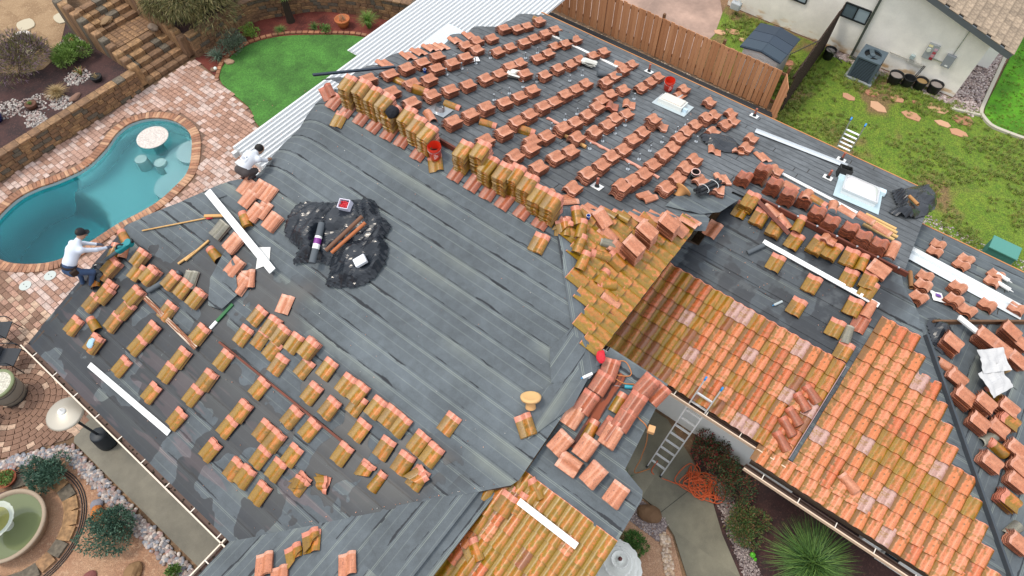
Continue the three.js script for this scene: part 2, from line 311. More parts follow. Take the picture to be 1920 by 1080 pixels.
{
  const wallM = stucco;
  part(house, 'wall', slab([[-10.6, -15.5], [-2.85, -15.5], [-2.85, -2.2], [-2.9, -2.0], [-2.7, 5.2], [-5.4, 5.2], [-5.4, 0.75], [-12.7, 0.75], [-12.7, -1.8], [-10.6, -4.4]], 2.4, 2.46), wallM);
  part(house, 'wall', slab([[-2.85, -5.9], [-2.85, -8.9], [-4.4, -7.4]], 4.6, 2.3), wallM);
  part(house, 'porch_wall', slab([[-1.9, -5.4], [-1.0, -5.4], [-0.9, -4.4], [-1.9, -4.4]], 3.8, 3.8), wallM);
  part(house, 'porch_wall', slab([[-2.4, 1.2], [-0.5, 1.2], [-0.5, 0.8], [-2.4, 0.8]], 2.2, 2.2), wallM);
  const front = part(house, 'front_roof_slope', deckGeo('F', [[-10.2, -7.38], [-4.37, -7.38], [-2.05, -5.06], [-2.05, -2.64], [-5.97, 1.27], [-13.1, 1.27], [-13.1, -1.95], [-10.35, -4.7]]), deckM);
  cover(front, 'F', true, -7.36, 1.3, 0.46, fXL, fXR, feltM.F, { drape: drapeF, uv: 'F' });
  const rear = part(house, 'rear_roof_slope', deckGeo('R', [[-10.4, -7.4], [-4.37, -7.4], [-2.07, -9.7], [-2.07, -11.46], [2.0, -11.46], [2.0, -16.03], [-10.4, -16.03]]), deckM);
  cover(rear, 'R', true, -7.4, -16.07, 0.27, rXL, rXR, feltM.R, { drape: drapeR, uv: 'R', cut: 4 });
  for (const sg of [1, -1]) part(house, 'hip_felt', (() => { const P = [], I = [], U = []; for (let i = 0; i <= 12; i++) { const d = 2.4 * i / 12, x = -4.37 + d, y = 5.49 - d / 3, z = -7.38 + sg * d; P.push(x - 0.16, y + 0.024, z + sg * 0.06, x, y + 0.05, z, x + 0.04, y + 0.045, z - sg * 0.12, x + 0.08, y - 0.03, z - sg * 0.3); for (let j = 0; j < 4; j++) { U.push(d / 3.68, j * 0.04); if (i < 12 && j < 3) { const a = i * 4 + j; I.push(a, a + 1, a + 4, a + 1, a + 5, a + 4); } } } const g = new THREE.BufferGeometry(); g.setAttribute('position', new THREE.Float32BufferAttribute(P, 3)); g.setAttribute('uv', new THREE.Float32BufferAttribute(U, 2)); g.setIndex(I); g.computeVertexNormals(); return g; })(), feltPlain);
  // hip end, still tiled
  const hip = part(house, 'hip_roof_slope', deckGeo('H', [[-4.33, -7.38], [-2.1, -5.14], [-2.1, -9.62]]), deckM);
  lay(hip, 'H', 90, -4.08, 6, (x) => -7.38 - (x + 4.3), (x) => -7.38 + (x + 4.3), lichenM);
  // left-hand wing slope
  const wing = part(house, 'wing_roof_slope', deckGeo('P', [[-5.95, 1.4], [-2.55, -2.0], [-2.55, 5.6], [-5.95, 5.6]]), deckM);
  cover(wing, 'P', false, -2.46, -5.97, 0.44, (x) => 1.29 - (x + 5.97) - 0.18, () => 5.6, feltPlainZ, { uv: null, cut: 5 });
  part(wing, 'felt_flap', sheetGeo('P', false, -2.2, -3.6, (x) => -3.1 - (x + 2.2) * 0.3, (x) => 0.2 + (x + 2.2) * 0.4, (x, z) => -0.012 + sst(-2.7, -2.2, x) * 0.2), feltPlainZ);
  // porch slope
  const porch = part(house, 'porch_roof_slope', deckGeo('D', [[-1.98, -5.72], [-0.72, -5.72], [-0.54, -4.0], [-0.06, -3.9], [-0.04, 1.6], [-2.62, 1.6], [-2.62, -2.2], [-1.98, -2.8]]), deckM);
  cover(porch, 'D', true, -5.75, -2.9, 0.48, () => -1.98, (z) => z < -4.03 ? -0.68 + (z + 5.6) * 0.115 : z < -3.95 ? -0.5 + (z + 4.03) * 6 : 0.02 + (z + 3.95) * 0.04, feltPlain, {});
  lay(porch, 'D', 0, -3.0, 13, () => -2.62, () => -0.03, lichenM, { mat: () => pick(rnd() < 0.55 ? lichenM : laidM) });
  // valley and ridge trim
  const ridge = part(house, 'ridge_board', box(6.0, 0.14, 0.045, -7.4, 5.56, -7.39), rustWood);
  void ridge;
  for (const [a, b, p] of [[[-13.3, 1.3], [-5.95, 1.3], 'z'], [[-5.97, 1.32], [-5.97, 5.6], 'x']]) {
    const L = Math.hypot(b[0] - a[0], b[1] - a[1]), g = part(house, 'gutter', merge([box(L, 0.012, 0.12, 0, -0.1, 0), box(L, 0.1, 0.012, 0, -0.05, -0.06)]), M(0x5b4338, 0.6));
    part(g, 'gutter_lip', merge([box(L, 0.11, 0.012, 0, -0.05, 0.06), box(L, 0.014, 0.028, 0, 0.012, 0.06)]), M(0xdccbb8, 0.5));
    for (let t = 0.5; t < L; t += 0.82) part(g, 'gutter_strap', box(0.02, 0.006, 0.13, -L / 2 + t, 0.022, 0), M(0xd8d0c4, 0.5));
    part(g, 'gutter_debris', merge(range(40).map(() => new THREE.IcosahedronGeometry(rr(0.01, 0.03), 0).scale(1, 0.4, 1).translate(rr(-L / 2, L / 2), -0.09, rr(-0.04, 0.04)))), M(0x2f2a1e, 0.95)).userData.kind = 'stuff';
    g.position.set((a[0] + b[0]) / 2, 2.58, (a[1] + b[1]) / 2); if (p === 'z') g.position.z += 0.07; else { g.rotation.y = -Math.PI / 2; g.position.x -= 0.07; }
  }
  part(house, 'drip_edge', box(13.1, 0.03, 0.03, -4.5, 2.605, -16.09), M(0xc98a55, 0.45, { metalness: 0.3 }));
}
// ---------- garage wing ----------
{
  part(garage, 'wall', slab([[-2.0, -15.4], [2.0, -15.4], [2.0, -14.4], [7, -14.4], [7, -7.9], [2.3, -7.9], [2.3, -7.4], [-2.0, -7.4]], 2.3, 2.36), stucco);
  for (const [x, w] of [[2.55, 0.5], [4.75, 0.42], [6.6, 1.4]]) part(garage, 'pillar', box(w, 2.2, 0.5, x + (w > 1 ? 0 : 0), 1.1, -7.63), stucco);
  part(garage, 'low_wall', box(2.4, 2.1, 0.35, 6.2, 1.05, -7.45), stucco);
  const g = part(garage, 'front_roof_slope', deckGeo('G', [[-2.0, -11.44], [2.04, -11.44], [2.3, -10.72], [2.83, -10.72], [7.05, -6.5], [1.45, -6.46], [1.45, -6.9], [-2.8, -6.9], [-2.8, -9.9], [-2.0, -9.9]], 0.014), deckM);
  const gR = (z) => z < -10.72 ? 2.06 + sst(-11.46, -10.72, z) * 0.75 : 2.83 + (z + 10.7);
  cover(g, 'G', true, -11.44, -8.9, 0.42, (z) => z > -9.75 ? -2.78 : -1.98, gR, feltM.G, { uv: 'G' });
  cover(g, 'G', true, -8.9, -6.5, 0.42, (z) => Math.max(1.7, z > -6.9 ? 1.9 : 0), (z) => 2.5, feltM.G, { uv: 'G' });
  cover(g, 'G', true, -9.4, -6.44, 0.42, (z) => 2.83 + (z + 10.7) - 0.7, gR, feltM.G, { uv: 'G' });
  lay(g, 'G', 0, -9.15, 7, () => -2.78, () => 2.02, laidM, { mat: (x, z) => { const n = fbm(x * 0.8 + 3, z * 0.8, 2); return rnd() < 0.035 ? laidM[6] : x < -1.0 && n < 0.55 ? pick([laidM[5], laidM[5], laidM[4], lichenM[1]]) : n > 0.56 ? pick([laidM[2], laidM[8], lichenM[0], laidM[4]]) : pick(laidM); } });
  lay(g, 'G', 0, -10.42, 12, (z) => z > -6.85 ? 1.42 : 2.16, (z) => 2.83 + (z + 10.7) - 0.22, laidM, { mat: (x, z) => { const n = fbm(x * 0.9 + 30, z * 0.9, 2); return rnd() < 0.04 ? laidM[6] : n > 0.58 ? pick([laidM[2], laidM[8], laidM[7], lichenM[0]]) : pick([laidM[0], laidM[1], laidM[3], laidM[3], laidM[0], laidM[7]]); } });
  const e = part(garage, 'hip_roof_slope', deckGeo('E', [[2.86, -10.7], [7.05, -6.55], [7.05, -14.85]], 0.014), deckM);
  cover(e, 'E', false, 2.83, 7.1, 0.46, (x) => -10.7 - (x - 2.83), (x) => -10.7 + (x - 2.83), feltPlainZ, { cut: 5 });
  const r = part(garage, 'rear_roof_slope', deckGeo('S', [[2.08, -10.72], [2.83, -10.72], [7.05, -14.96], [2.08, -14.96]], 0.014), deckM);
  cover(r, 'S', true, -10.7, -15.0, 0.36, () => 2.06, (z) => 2.83 + (-10.7 - z), feltPlain, { cut: 4 });
  // nailer boards on ridge and hips
  part(garage, 'ridge_board', box(3.85, 0.15, 0.04, 0.2, 4.21, -11.47), rustWood);
  for (let i = 0; i < 8; i++) part(garage, 'board_bracket', merge([cyl(0.012, 0.012, 0.05, 0, 0, 0, 8), cyl(0.025, 0.025, 0.012, 0, 0.025, 0, 8)]), steel, [-1.4 + i * 0.47, 4.3, -11.44]);
  const hipBoard = (d, len, mat, nm) => { const m = part(garage, nm, box(0.045, 0.14, len), mat), a = new THREE.Vector3(2.83, 3.9, -10.7), dir = new THREE.Vector3(1, -S3, d).normalize(); m.position.copy(a).addScaledVector(dir, len / 2 + 0.28); m.position.y += 0.05; m.lookAt(m.position.clone().add(dir)); return m; };
  hipBoard(-1, 3.9, brownWood, 'hip_board'); hipBoard(1, 5.6, M(0x3c444b, 0.7), 'felted_hip_board');
  for (const [x0, x1, z] of [[-2.8, -1.0, -6.83], [-1.0, 2.1, -6.83], [1.4, 7.2, -6.36]]) {
    const L = x1 - x0, y = z < -6.5 ? 2.57 : 2.42, gm = part(garage, 'gutter', merge([box(L, 0.012, 0.12, 0, -0.1, 0), box(L, 0.1, 0.012, 0, -0.05, -0.06)]), M(0x4a3830, 0.6), [(x0 + x1) / 2, y, z + 0.06]);
    part(gm, 'gutter_lip', merge([box(L, 0.1, 0.012, 0, -0.05, 0.06), box(L, 0.014, 0.026, 0, 0.01, 0.06)]), x1 < 0 ? whitePaint : M(0xd9bfa6, 0.5));
    part(gm, 'gutter_cap', merge([box(0.012, 0.1, 0.13, L / 2, -0.045, 0)]), whitePaint);
    for (let t = 0.4; t < L; t += 0.8) part(gm, 'gutter_strap', box(0.018, 0.006, 0.13, -L / 2 + t, 0.02, 0), M(0xd8d0c4, 0.5));
  }
  part(garage, 'drip_edge', box(5.2, 0.03, 0.03, 4.65, 2.455, -15.03), M(0xc98a55, 0.45, { metalness: 0.3 }));
  part(garage, 'edge_flashing', box(0.012, 0.05, 2.35), M(0xa98888, 0.6), [2.03, yAt('G', 2, -8) + 0.06, -8]).rotation.x = Math.atan(S3);
}

// ---------- loose tiles: stacks, singles and ridge tiles ----------
const TILES = [['R',-11.02,-8.99,1,265,'t'],['R',-11.03,-9.84,1,260,'t'],['R',-11.06,-10.26,1,262,'t'],['R',-11.07,-10.72,1,260,'t'],['R',-10.96,-11.06,1,258,'t'],['R',-11.02,-11.72,1,255,'t'],['R',-11.02,-12.34,1,250,'t'],['R',-10.65,-13.47,6,180,'t'],['R',-10.43,-12.60,5,180,'t'],['R',-10.54,-12.06,5,180,'t'],['R',-10.54,-11.57,4,180,'t'],['R',-10.16,-11.61,5,180,'t'],['R',-9.99,-10.91,6,180,'t'],['R',-10.42,-10.28,6,180,'t'],['R',-9.94,-10.32,6,180,'t'],['R',-10.39,-9.66,6,180,'t'],['R',-9.95,-9.74,6,180,'t'],['R',-10.39,-9.11,6,180,'t'],['R',-9.76,-12.05,5,180,'t'],['R',-9.76,-12.62,5,180,'t'],['R',-10.40,-8.54,5,180,'t'],['R',-8.95,-11.56,6,180,'t'],['R',-8.84,-10.95,6,180,'t'],['R',-8.88,-10.41,6,180,'t'],['R',-8.92,-9.76,6,180,'t'],['R',-9.66,-9.14,6,180,'t'],['R',-9.76,-8.65,5,180,'t'],['R',-8.99,-9.16,6,180,'t'],['R',-9.06,-8.59,6,180,'t'],['R',-10.47,-7.89,6,180,'t'],['R',-9.71,-7.91,6,180,'t'],['R',-9.09,-7.93,6,180,'t'],['R',-7.92,-8.04,7,180,'t'],['R',-7.88,-8.61,7,180,'t'],['R',-7.88,-9.20,7,180,'t'],['R',-7.79,-9.82,6,180,'t'],['R',-6.90,-8.65,7,180,'t'],['R',-6.96,-8.05,6,180,'t'],['R',-10.45,-13.89,5,180,'t'],['R',-10.41,-14.36,5,180,'t'],['R',-10.43,-15.02,6,180,'t'],['R',-9.70,-13.22,6,180,'t'],['R',-9.75,-13.80,5,180,'t'],['R',-9.73,-14.37,6,180,'t'],['R',-9.78,-15.01,5,180,'t'],['R',-8.85,-12.76,5,180,'t'],['R',-8.86,-13.27,6,180,'t'],['R',-9.13,-14.05,3,180,'t'],['R',-8.99,-14.40,5,180,'t'],['R',-8.98,-14.98,5,180,'t'],['R',-8.96,-12.04,5,180,'t'],['R',-8.45,-11.56,6,180,'t'],['R',-8.09,-12.00,6,180,'t'],['R',-8.11,-12.69,6,180,'t'],['R',-8.05,-13.25,6,180,'t'],['R',-8.13,-13.91,4,180,'t'],['R',-8.05,-14.54,4,180,'t'],['R',-7.95,-14.99,6,180,'t'],['R',-7.76,-10.40,6,180,'t'],['R',-7.78,-10.98,6,180,'t'],['R',-7.07,-11.50,7,180,'t'],['R',-7.08,-12.05,6,180,'t'],['R',-7.13,-12.67,5,180,'t'],['R',-6.80,-13.18,7,180,'t'],['R',-6.88,-13.84,5,180,'t'],['R',-6.92,-14.44,6,180,'t'],['R',-7.01,-15.15,4,180,'t'],['R',-7.06,-10.44,7,180,'t'],['R',-7.08,-11.00,5,180,'t'],['R',-7.02,-9.82,7,180,'t'],['R',-6.99,-9.28,7,180,'t'],['R',-6.29,-13.33,5,180,'t'],['R',-6.34,-12.68,6,180,'t'],['R',-6.34,-12.20,5,180,'t'],['R',-6.19,-11.72,6,180,'t'],['R',-6.10,-11.07,7,180,'t'],['R',-6.09,-10.48,7,180,'t'],['R',-6.14,-9.99,7,180,'t'],['R',-5.98,-12.21,4,200,'b'],['R',-5.79,-12.84,2,205,'t'],['R',-5.51,-12.13,5,180,'t'],['R',-5.57,-11.61,6,180,'t'],['R',-5.52,-11.13,6,180,'t'],['R',-5.53,-10.51,7,180,'t'],['R',-5.69,-9.97,6,180,'t'],['R',-4.82,-12.33,9,180,'t'],['R',-4.62,-12.53,2,195,'t'],['R',-4.72,-11.55,7,180,'t'],['R',-4.71,-11.00,7,180,'t'],['R',-6.03,-13.93,5,180,'t'],['R',-6.03,-14.51,5,180,'t'],['R',-6.05,-15.07,5,180,'t'],['R',-5.18,-15.06,5,180,'t'],['R',-5.12,-14.74,2,180,'t'],['R',-4.30,-14.99,5,180,'t'],['R',-3.94,-13.87,7,180,'t'],['R',-3.86,-14.30,6,180,'t'],['R',-3.60,-14.98,4,180,'t'],['R',-4.00,-13.30,5,180,'t'],['R',-3.44,-14.15,4,180,'t'],['R',-3.38,-14.60,4,180,'t'],['R',-3.99,-12.68,6,180,'t'],['R',-3.96,-12.18,6,180,'t'],['R',-3.51,-13.44,4,180,'t'],['R',-6.18,-9.37,6,180,'t'],['R',-6.27,-8.91,6,180,'t'],['R',-2.63,-14.12,4,180,'t'],['R',-6.12,-8.65,6,180,'t'],['R',-6.15,-8.08,6,180,'t'],['R',-5.52,-8.81,6,180,'t'],['R',-5.44,-9.30,6,180,'t'],['R',-5.54,-8.15,6,180,'t'],['R',-4.61,-8.17,4,180,'t'],['R',-4.65,-8.79,7,180,'t'],['R',-4.63,-9.35,7,180,'t'],['R',-4.69,-9.92,6,180,'t'],['R',-4.65,-10.43,6,180,'t'],['R',-3.84,-10.49,5,180,'t'],['R',-3.84,-11.03,7,180,'t'],['R',-3.87,-11.60,6,180,'t'],['R',-3.77,-9.84,7,180,'t'],['R',-3.81,-9.38,7,180,'t'],['R',-3.84,-8.92,9,180,'t'],['R',-3.17,-9.83,6,180,'t'],['R',-3.15,-10.42,6,180,'t'],['R',-3.23,-11.01,6,180,'t'],['R',-3.22,-11.57,6,180,'t'],['R',-3.35,-9.31,2,340,'t'],['R',-3.11,-12.70,1,200,'t'],['R',-2.70,-13.26,2,210,'t'],['R',-2.06,-13.55,1,240,'t'],['R',-2.54,-13.48,4,180,'t'],['R',-2.74,-10.95,3,180,'t'],['R',-2.40,-11.52,2,220,'t'],['R',-2.29,-10.87,5,200,'t'],['F',-10.20,-7.17,19,5,'o'],['F',-9.79,-7.24,20,0,'o'],['F',-9.48,-7.25,18,0,'o'],['F',-9.13,-7.25,18,0,'o'],['F',-8.91,-7.20,14,0,'o'],['F',-8.46,-7.28,16,0,'o'],['F',-8.14,-7.20,16,0,'o'],['F',-7.80,-7.16,16,0,'o'],['F',-10.20,-6.67,1,10,'o'],['F',-6.82,-7.23,16,0,'o'],['F',-6.44,-7.36,19,0,'o'],['F',-6.16,-7.25,14,0,'o'],['F',-5.75,-7.25,16,0,'o'],['F',-7.43,-6.94,1,40,'o'],['F',-5.52,-7.34,16,0,'o'],['F',-5.18,-7.32,15,0,'o'],['F',-4.85,-7.24,14,0,'o'],['F',-4.50,-7.22,15,0,'o'],['F',-10.62,-6.97,1,0,'b'],['F',-10.18,-6.98,1,0,'b'],['F',-9.72,-6.98,1,0,'b'],['F',-9.30,-6.99,1,0,'b'],['F',-8.87,-7.01,1,0,'b'],['F',-8.46,-7.03,1,0,'b'],['F',-10.97,-7.07,1,60,'b'],['F',-7.91,-6.97,1,0,'b'],['F',-6.84,-7.00,1,0,'b'],['F',-6.37,-7.00,1,0,'b'],['F',-5.95,-7.01,1,0,'b'],['F',-5.52,-7.01,1,0,'b'],['F',-5.05,-7.04,1,0,'b'],['F',-4.58,-7.06,1,0,'b'],['R',-4.73,-7.46,6,180,'t'],['R',-4.50,-7.83,1,330,'t'],['F',-12.41,-0.26,3,0,'o'],['F',-12.40,0.35,3,0,'o'],['F',-11.57,-0.26,3,0,'o'],['F',-11.52,-0.62,3,0,'o'],['F',-11.54,-0.96,5,0,'o'],['F',-12.26,-0.58,4,0,'o'],['F',-11.59,0.33,4,0,'o'],['F',-10.63,0.30,2,0,'o'],['F',-10.60,-0.62,3,0,'o'],['F',-10.65,-0.23,2,0,'o'],['F',-10.58,-1.15,3,0,'o'],['F',-9.52,-1.21,3,0,'o'],['F',-9.53,-0.62,3,0,'o'],['F',-9.56,-0.23,2,0,'o'],['F',-9.58,0.29,2,0,'o'],['F',-8.64,-0.63,3,0,'o'],['F',-8.70,-0.21,2,0,'o'],['F',-8.66,0.32,2,0,'o'],['F',-8.63,-1.13,2,0,'o'],['F',-8.62,-1.75,2,0,'o'],['F',-8.63,-2.22,2,0,'o'],['F',-8.20,-2.25,3,0,'o'],['F',-7.88,-2.21,3,0,'o'],['F',-7.51,-2.25,2,0,'o'],['F',-7.10,-2.37,6,0,'o'],['F',-8.23,-1.91,1,0,'o'],['F',-7.84,-1.89,1,0,'o'],['F',-6.96,-2.00,1,0,'o'],['F',-7.50,-1.74,2,0,'o'],['F',-6.52,-2.26,2,0,'o'],['F',-7.52,-1.17,2,0,'o'],['F',-6.47,-1.72,2,0,'o'],['F',-5.94,-2.26,3,0,'o'],['F',-7.51,-0.62,3,0,'o'],['F',-7.56,-0.21,2,0,'o'],['F',-6.50,-1.14,2,0,'o'],['F',-5.93,-1.72,3,0,'o'],['F',-5.62,-2.27,3,0,'o'],['F',-6.83,-0.61,2,0,'o'],['F',-6.49,-0.61,3,0,'o'],['F',-6.53,-0.20,2,0,'o'],['F',-6.00,-1.17,2,0,'o'],['F',-7.55,0.32,2,0,'o'],['F',-5.98,-0.61,2,0,'o'],['F',-6.08,-0.23,2,0,'o'],['F',-5.13,-1.21,2,0,'o'],['F',-6.85,0.29,2,0,'o'],['F',-6.54,0.25,3,0,'o'],['F',-5.12,-1.75,2,0,'o'],['F',-5.12,-2.26,3,0,'o'],['F',-4.78,-2.29,3,0,'o'],['F',-4.48,-2.29,3,0,'o'],['F',-4.48,-1.78,2,0,'o'],['F',-3.97,-2.24,3,0,'o'],['F',-3.61,-2.22,3,0,'o'],['F',-3.98,-1.79,3,0,'o'],['F',-3.58,-1.74,4,0,'x'],['F',-4.53,-1.24,2,0,'x'],['F',-3.69,-2.84,1,0,'o'],['F',-5.48,-0.32,3,0,'x'],['F',-5.13,-0.56,2,325,'x'],['F',-6.05,0.29,2,0,'o'],['F',-5.50,-2.07,1,0,'o'],['P',-4.50,0.31,3,50,'x'],['P',-4.57,0.67,2,80,'x'],['P',-4.94,1.13,3,50,'t'],['P',-3.59,0.18,2,50,'t'],['P',-4.51,1.11,2,50,'t'],['F',-12.30,-0.70,3,0,'o'],['F',-12.58,-1.12,6,0,'o'],['F',-12.68,-0.96,2,0,'o'],['F',-12.11,-1.64,5,0,'o'],['F',-11.55,-1.50,6,0,'o'],['F',-10.99,-1.70,5,0,'o'],['F',-10.62,-1.71,3,0,'o'],['F',-10.17,-1.74,4,0,'o'],['F',-11.96,-1.38,3,0,'o'],['F',-11.06,-4.26,2,0,'t'],['F',-10.78,-4.07,3,0,'t'],['F',-10.38,-3.92,3,0,'t'],['F',-10.86,-3.17,3,0,'g'],['F',-10.31,-3.11,4,0,'t'],['F',-9.88,-2.73,4,0,'t'],['F',-9.44,-2.70,2,40,'t'],['F',-9.47,-2.53,3,0,'t'],['F',-10.65,-1.95,2,20,'g'],['F',-10.74,-4.40,2,0,'t'],['F',-10.45,-4.41,2,0,'t'],['F',-10.27,-4.07,2,0,'t'],['F',-9.83,-3.97,4,0,'t'],['F',-8.27,-4.66,1,20,'t'],['F',-8.28,-2.75,1,15,'t'],['F',-4.13,-7.15,3,30,'x'],['F',-4.35,-6.62,2,8,'o'],['H',-3.67,-7.86,4,70,'t'],['H',-2.75,-8.20,12,87,'t'],['H',-2.76,-7.66,14,87,'t'],['H',-2.51,-8.71,13,90,'t'],['H',-3.39,-7.66,2,85,'t'],['H',-2.37,-8.94,4,90,'t'],['H',-3.02,-7.56,3,90,'t'],['H',-2.94,-7.28,3,85,'o'],['H',-2.52,-6.47,1,95,'t'],['R',-3.96,-7.92,1,265,'t'],['R',-3.13,-8.53,1,270,'t'],['R',-2.86,-8.82,1,270,'t'],['R',-2.60,-9.08,1,265,'t'],['R',-2.24,-9.31,1,265,'t'],['G',-1.92,-10.36,1,0,'t'],['R',-1.73,-12.28,14,0,'b'],['R',-2.00,-11.82,8,0,'b'],['R',-1.55,-12.97,5,180,'t'],['R',-1.30,-12.05,11,0,'b'],['R',-0.90,-11.93,11,0,'b'],['R',-0.54,-12.20,9,0,'b'],['R',-0.14,-11.83,9,0,'b'],['R',0.21,-11.74,9,0,'b'],['R',0.64,-11.85,9,0,'b'],['R',0.97,-11.67,11,0,'b'],['R',1.33,-11.67,11,0,'b'],['R',0.37,-11.30,2,180,'t'],['R',-1.04,-12.78,1,260,'t'],['G',-1.55,-11.26,8,0,'o'],['G',-1.16,-11.09,5,0,'o'],['G',-0.73,-11.04,5,0,'o'],['G',-0.23,-11.00,2,0,'o'],['G',0.23,-11.12,6,0,'o'],['G',0.56,-11.17,6,0,'o'],['G',-1.62,-11.08,1,0,'o'],['G',0.95,-11.24,3,0,'o'],['G',1.58,-11.28,6,80,'t'],['G',1.53,-10.97,4,0,'o'],['G',1.16,-10.85,2,0,'o'],['G',-0.31,-10.36,2,0,'o'],['G',0.58,-10.31,3,0,'o'],['G',0.57,-9.72,2,0,'o'],['G',1.54,-10.31,3,0,'o'],['G',1.47,-9.73,2,0,'o'],['G',1.83,-10.08,1,0,'b'],['G',1.84,-9.39,2,0,'o'],['G',1.61,-10.79,3,0,'o'],['S',2.69,-14.25,2,350,'t'],['S',2.67,-13.83,2,350,'t'],['S',3.38,-14.22,2,345,'t'],['S',3.31,-13.81,2,345,'t'],['S',4.11,-14.16,2,345,'t'],['S',4.05,-13.75,2,345,'t'],['S',2.62,-12.46,3,350,'t'],['S',2.63,-11.96,5,350,'t'],['S',2.60,-11.40,5,345,'t'],['S',3.32,-12.60,5,345,'t'],['S',3.30,-12.01,5,345,'t'],['S',3.64,-11.96,3,345,'t'],['S',4.01,-12.54,4,345,'t'],['S',4.64,-13.04,3,345,'t'],['E',3.50,-10.64,10,90,'t'],['E',4.08,-11.38,10,90,'t'],['E',4.49,-11.44,9,90,'t'],['E',4.54,-12.02,9,90,'t'],['E',4.87,-11.57,6,90,'t'],['E',4.16,-9.74,9,90,'t'],['E',4.56,-9.89,12,90,'t'],['E',5.06,-10.28,9,90,'t'],['E',4.63,-9.50,8,90,'t'],['E',5.14,-10.06,7,90,'o'],['E',3.91,-10.12,4,90,'t'],['E',5.04,-9.77,5,90,'t'],['E',4.79,-12.02,6,90,'t'],['E',5.10,-8.94,7,90,'t'],['E',5.68,-9.28,8,90,'t'],['E',5.72,-9.00,6,90,'t'],['E',5.67,-8.49,7,90,'o'],['E',6.12,-7.88,6,90,'t'],['E',5.49,-9.60,7,90,'t'],['D',-1.74,-5.38,3,15,'b'],['D',-1.73,-5.09,5,0,'b'],['D',-1.75,-4.67,5,0,'b'],['D',-1.81,-4.32,4,0,'t'],['D',-1.00,-5.50,5,355,'b'],['D',-1.00,-5.13,6,0,'b'],['D',-1.00,-4.79,6,0,'b'],['D',-1.12,-4.49,5,0,'b'],['D',-0.76,-5.50,1,350,'b'],['D',-1.30,-4.00,6,0,'t'],['D',-1.03,-4.41,6,0,'t'],['D',-1.73,-3.80,5,350,'t'],['D',-1.39,-3.59,4,90,'t'],['D',-0.91,-3.69,7,355,'t'],['D',-0.39,-3.64,4,0,'t'],['D',-1.68,-2.83,1,60,'o'],['D',-1.81,-2.52,2,5,'o'],['D',-2.09,-2.81,1,40,'o'],['D',-2.33,-2.78,2,70,'o'],['D',-2.43,-2.38,2,0,'o'],['D',-1.94,-2.38,3,5,'o'],['D',-1.97,-1.40,2,60,'o'],['F',-2.44,-3.63,2,55,'o']];
const CAPS = [['R',-10.11,-8.63,1,280,'o'],['R',-9.45,-8.65,4,290,'o'],['R',-8.57,-8.80,1,290,'o'],['R',-7.50,-8.86,1,295,'o'],['R',-8.53,-7.99,1,240,'t'],['R',-6.72,-9.32,3,290,'o'],['R',-7.26,-14.94,1,290,'t'],['R',-10.64,-15.36,1,290,'o'],['F',-12.00,0.07,1,80,'o'],['F',-4.20,-1.25,1,0,'o'],['F',-12.97,-1.76,1,70,'o'],['F',-12.91,-1.38,2,30,'o'],['F',-12.71,-1.56,1,25,'t'],['F',-12.81,-0.66,1,50,'o'],['F',-10.49,-3.66,3,60,'o'],['F',-10.59,-2.68,1,80,'o'],['H',-3.22,-7.17,2,115,'o'],['H',-3.24,-7.54,1,120,'g'],['H',-2.93,-6.81,1,5,'o'],['H',-2.78,-6.74,1,130,'o'],['F',-4.03,-7.48,1,45,'o'],['F',-3.79,-7.30,1,20,'o'],['F',-3.63,-7.03,1,15,'o'],['F',-3.37,-6.78,1,10,'o'],['R',-3.66,-8.11,1,90,'o'],['R',-3.41,-8.26,1,95,'o'],['R',-0.55,-12.22,8,180,'t'],['R',-0.26,-12.20,8,260,'o'],['R',0.08,-12.28,8,190,'t'],['R',0.40,-12.29,9,260,'t'],['R',0.82,-12.42,9,260,'t'],['R',1.25,-12.27,9,260,'t'],['G',-0.34,-11.38,4,5,'o'],['G',-1.02,-11.40,1,70,'t'],['G',-0.66,-11.29,1,60,'t'],['G',1.23,-11.28,3,5,'o'],['G',1.62,-11.83,3,5,'t'],['G',1.84,-10.45,2,0,'t'],['G',1.74,-9.73,1,10,'g'],['E',3.65,-10.24,1,100,'t'],['E',4.65,-11.26,2,70,'o'],['E',4.77,-10.50,2,80,'o'],['E',5.18,-9.41,3,90,'o'],['E',6.05,-8.10,1,150,'g'],['E',5.00,-9.46,1,150,'g'],['D',-1.26,-4.98,1,5,'o'],['D',-1.41,-4.30,1,5,'o'],['G',1.75,-8.27,2,60,'b'],['G',1.67,-8.03,2,60,'b'],['G',1.69,-7.68,2,60,'b'],['G',1.69,-7.43,2,60,'b'],['G',3.20,-7.13,2,70,'t'],['G',1.75,-7.12,2,60,'b']];
const BOLTS = [[-9.75,-11.74],[-9.76,-11.12],[-9.76,-10.54],[-9.75,-9.93],[-8.16,-9.92],[-8.15,-10.54],[-9.21,-13.28],[-9.19,-12.66],[-7.58,-13.24],[-7.61,-12.62],[-8.12,-11.74],[-8.16,-11.15],[-6.44,-11.79],[-6.43,-11.18],[-6.46,-10.66],[-6.42,-10.00],[-5.31,-11.78],[-5.27,-11.19],[-5.28,-10.58],[-4.23,-13.31],[-4.23,-12.71],[-3.66,-13.29],[-3.65,-12.71],[-5.90,-13.34],[-5.30,-10.01],[-4.26,-11.21],[-4.25,-10.62],[-4.22,-10.00],[-4.25,-11.87]];
const mats = { o: ochreM, x: ochreM, t: terraM, b: brownM, g: greyM, p: terraM };
const clayName = { o: 'ochre', x: 'ochre', t: 'terracotta', b: 'brown', g: 'grey', p: 'terracotta' };
const where = { F: ['front slope', 'pool side'], R: ['rear slope', 'white patio cover'], H: ['tiled hip', 'front garden'], P: ['bare front wing', 'gutter'], D: ['porch roof', 'front slope'], G: ['garage front slope', 'tiled hip'], S: ['garage rear slope', 'ridge end'], E: ['garage hip end', 'ridge end'] };
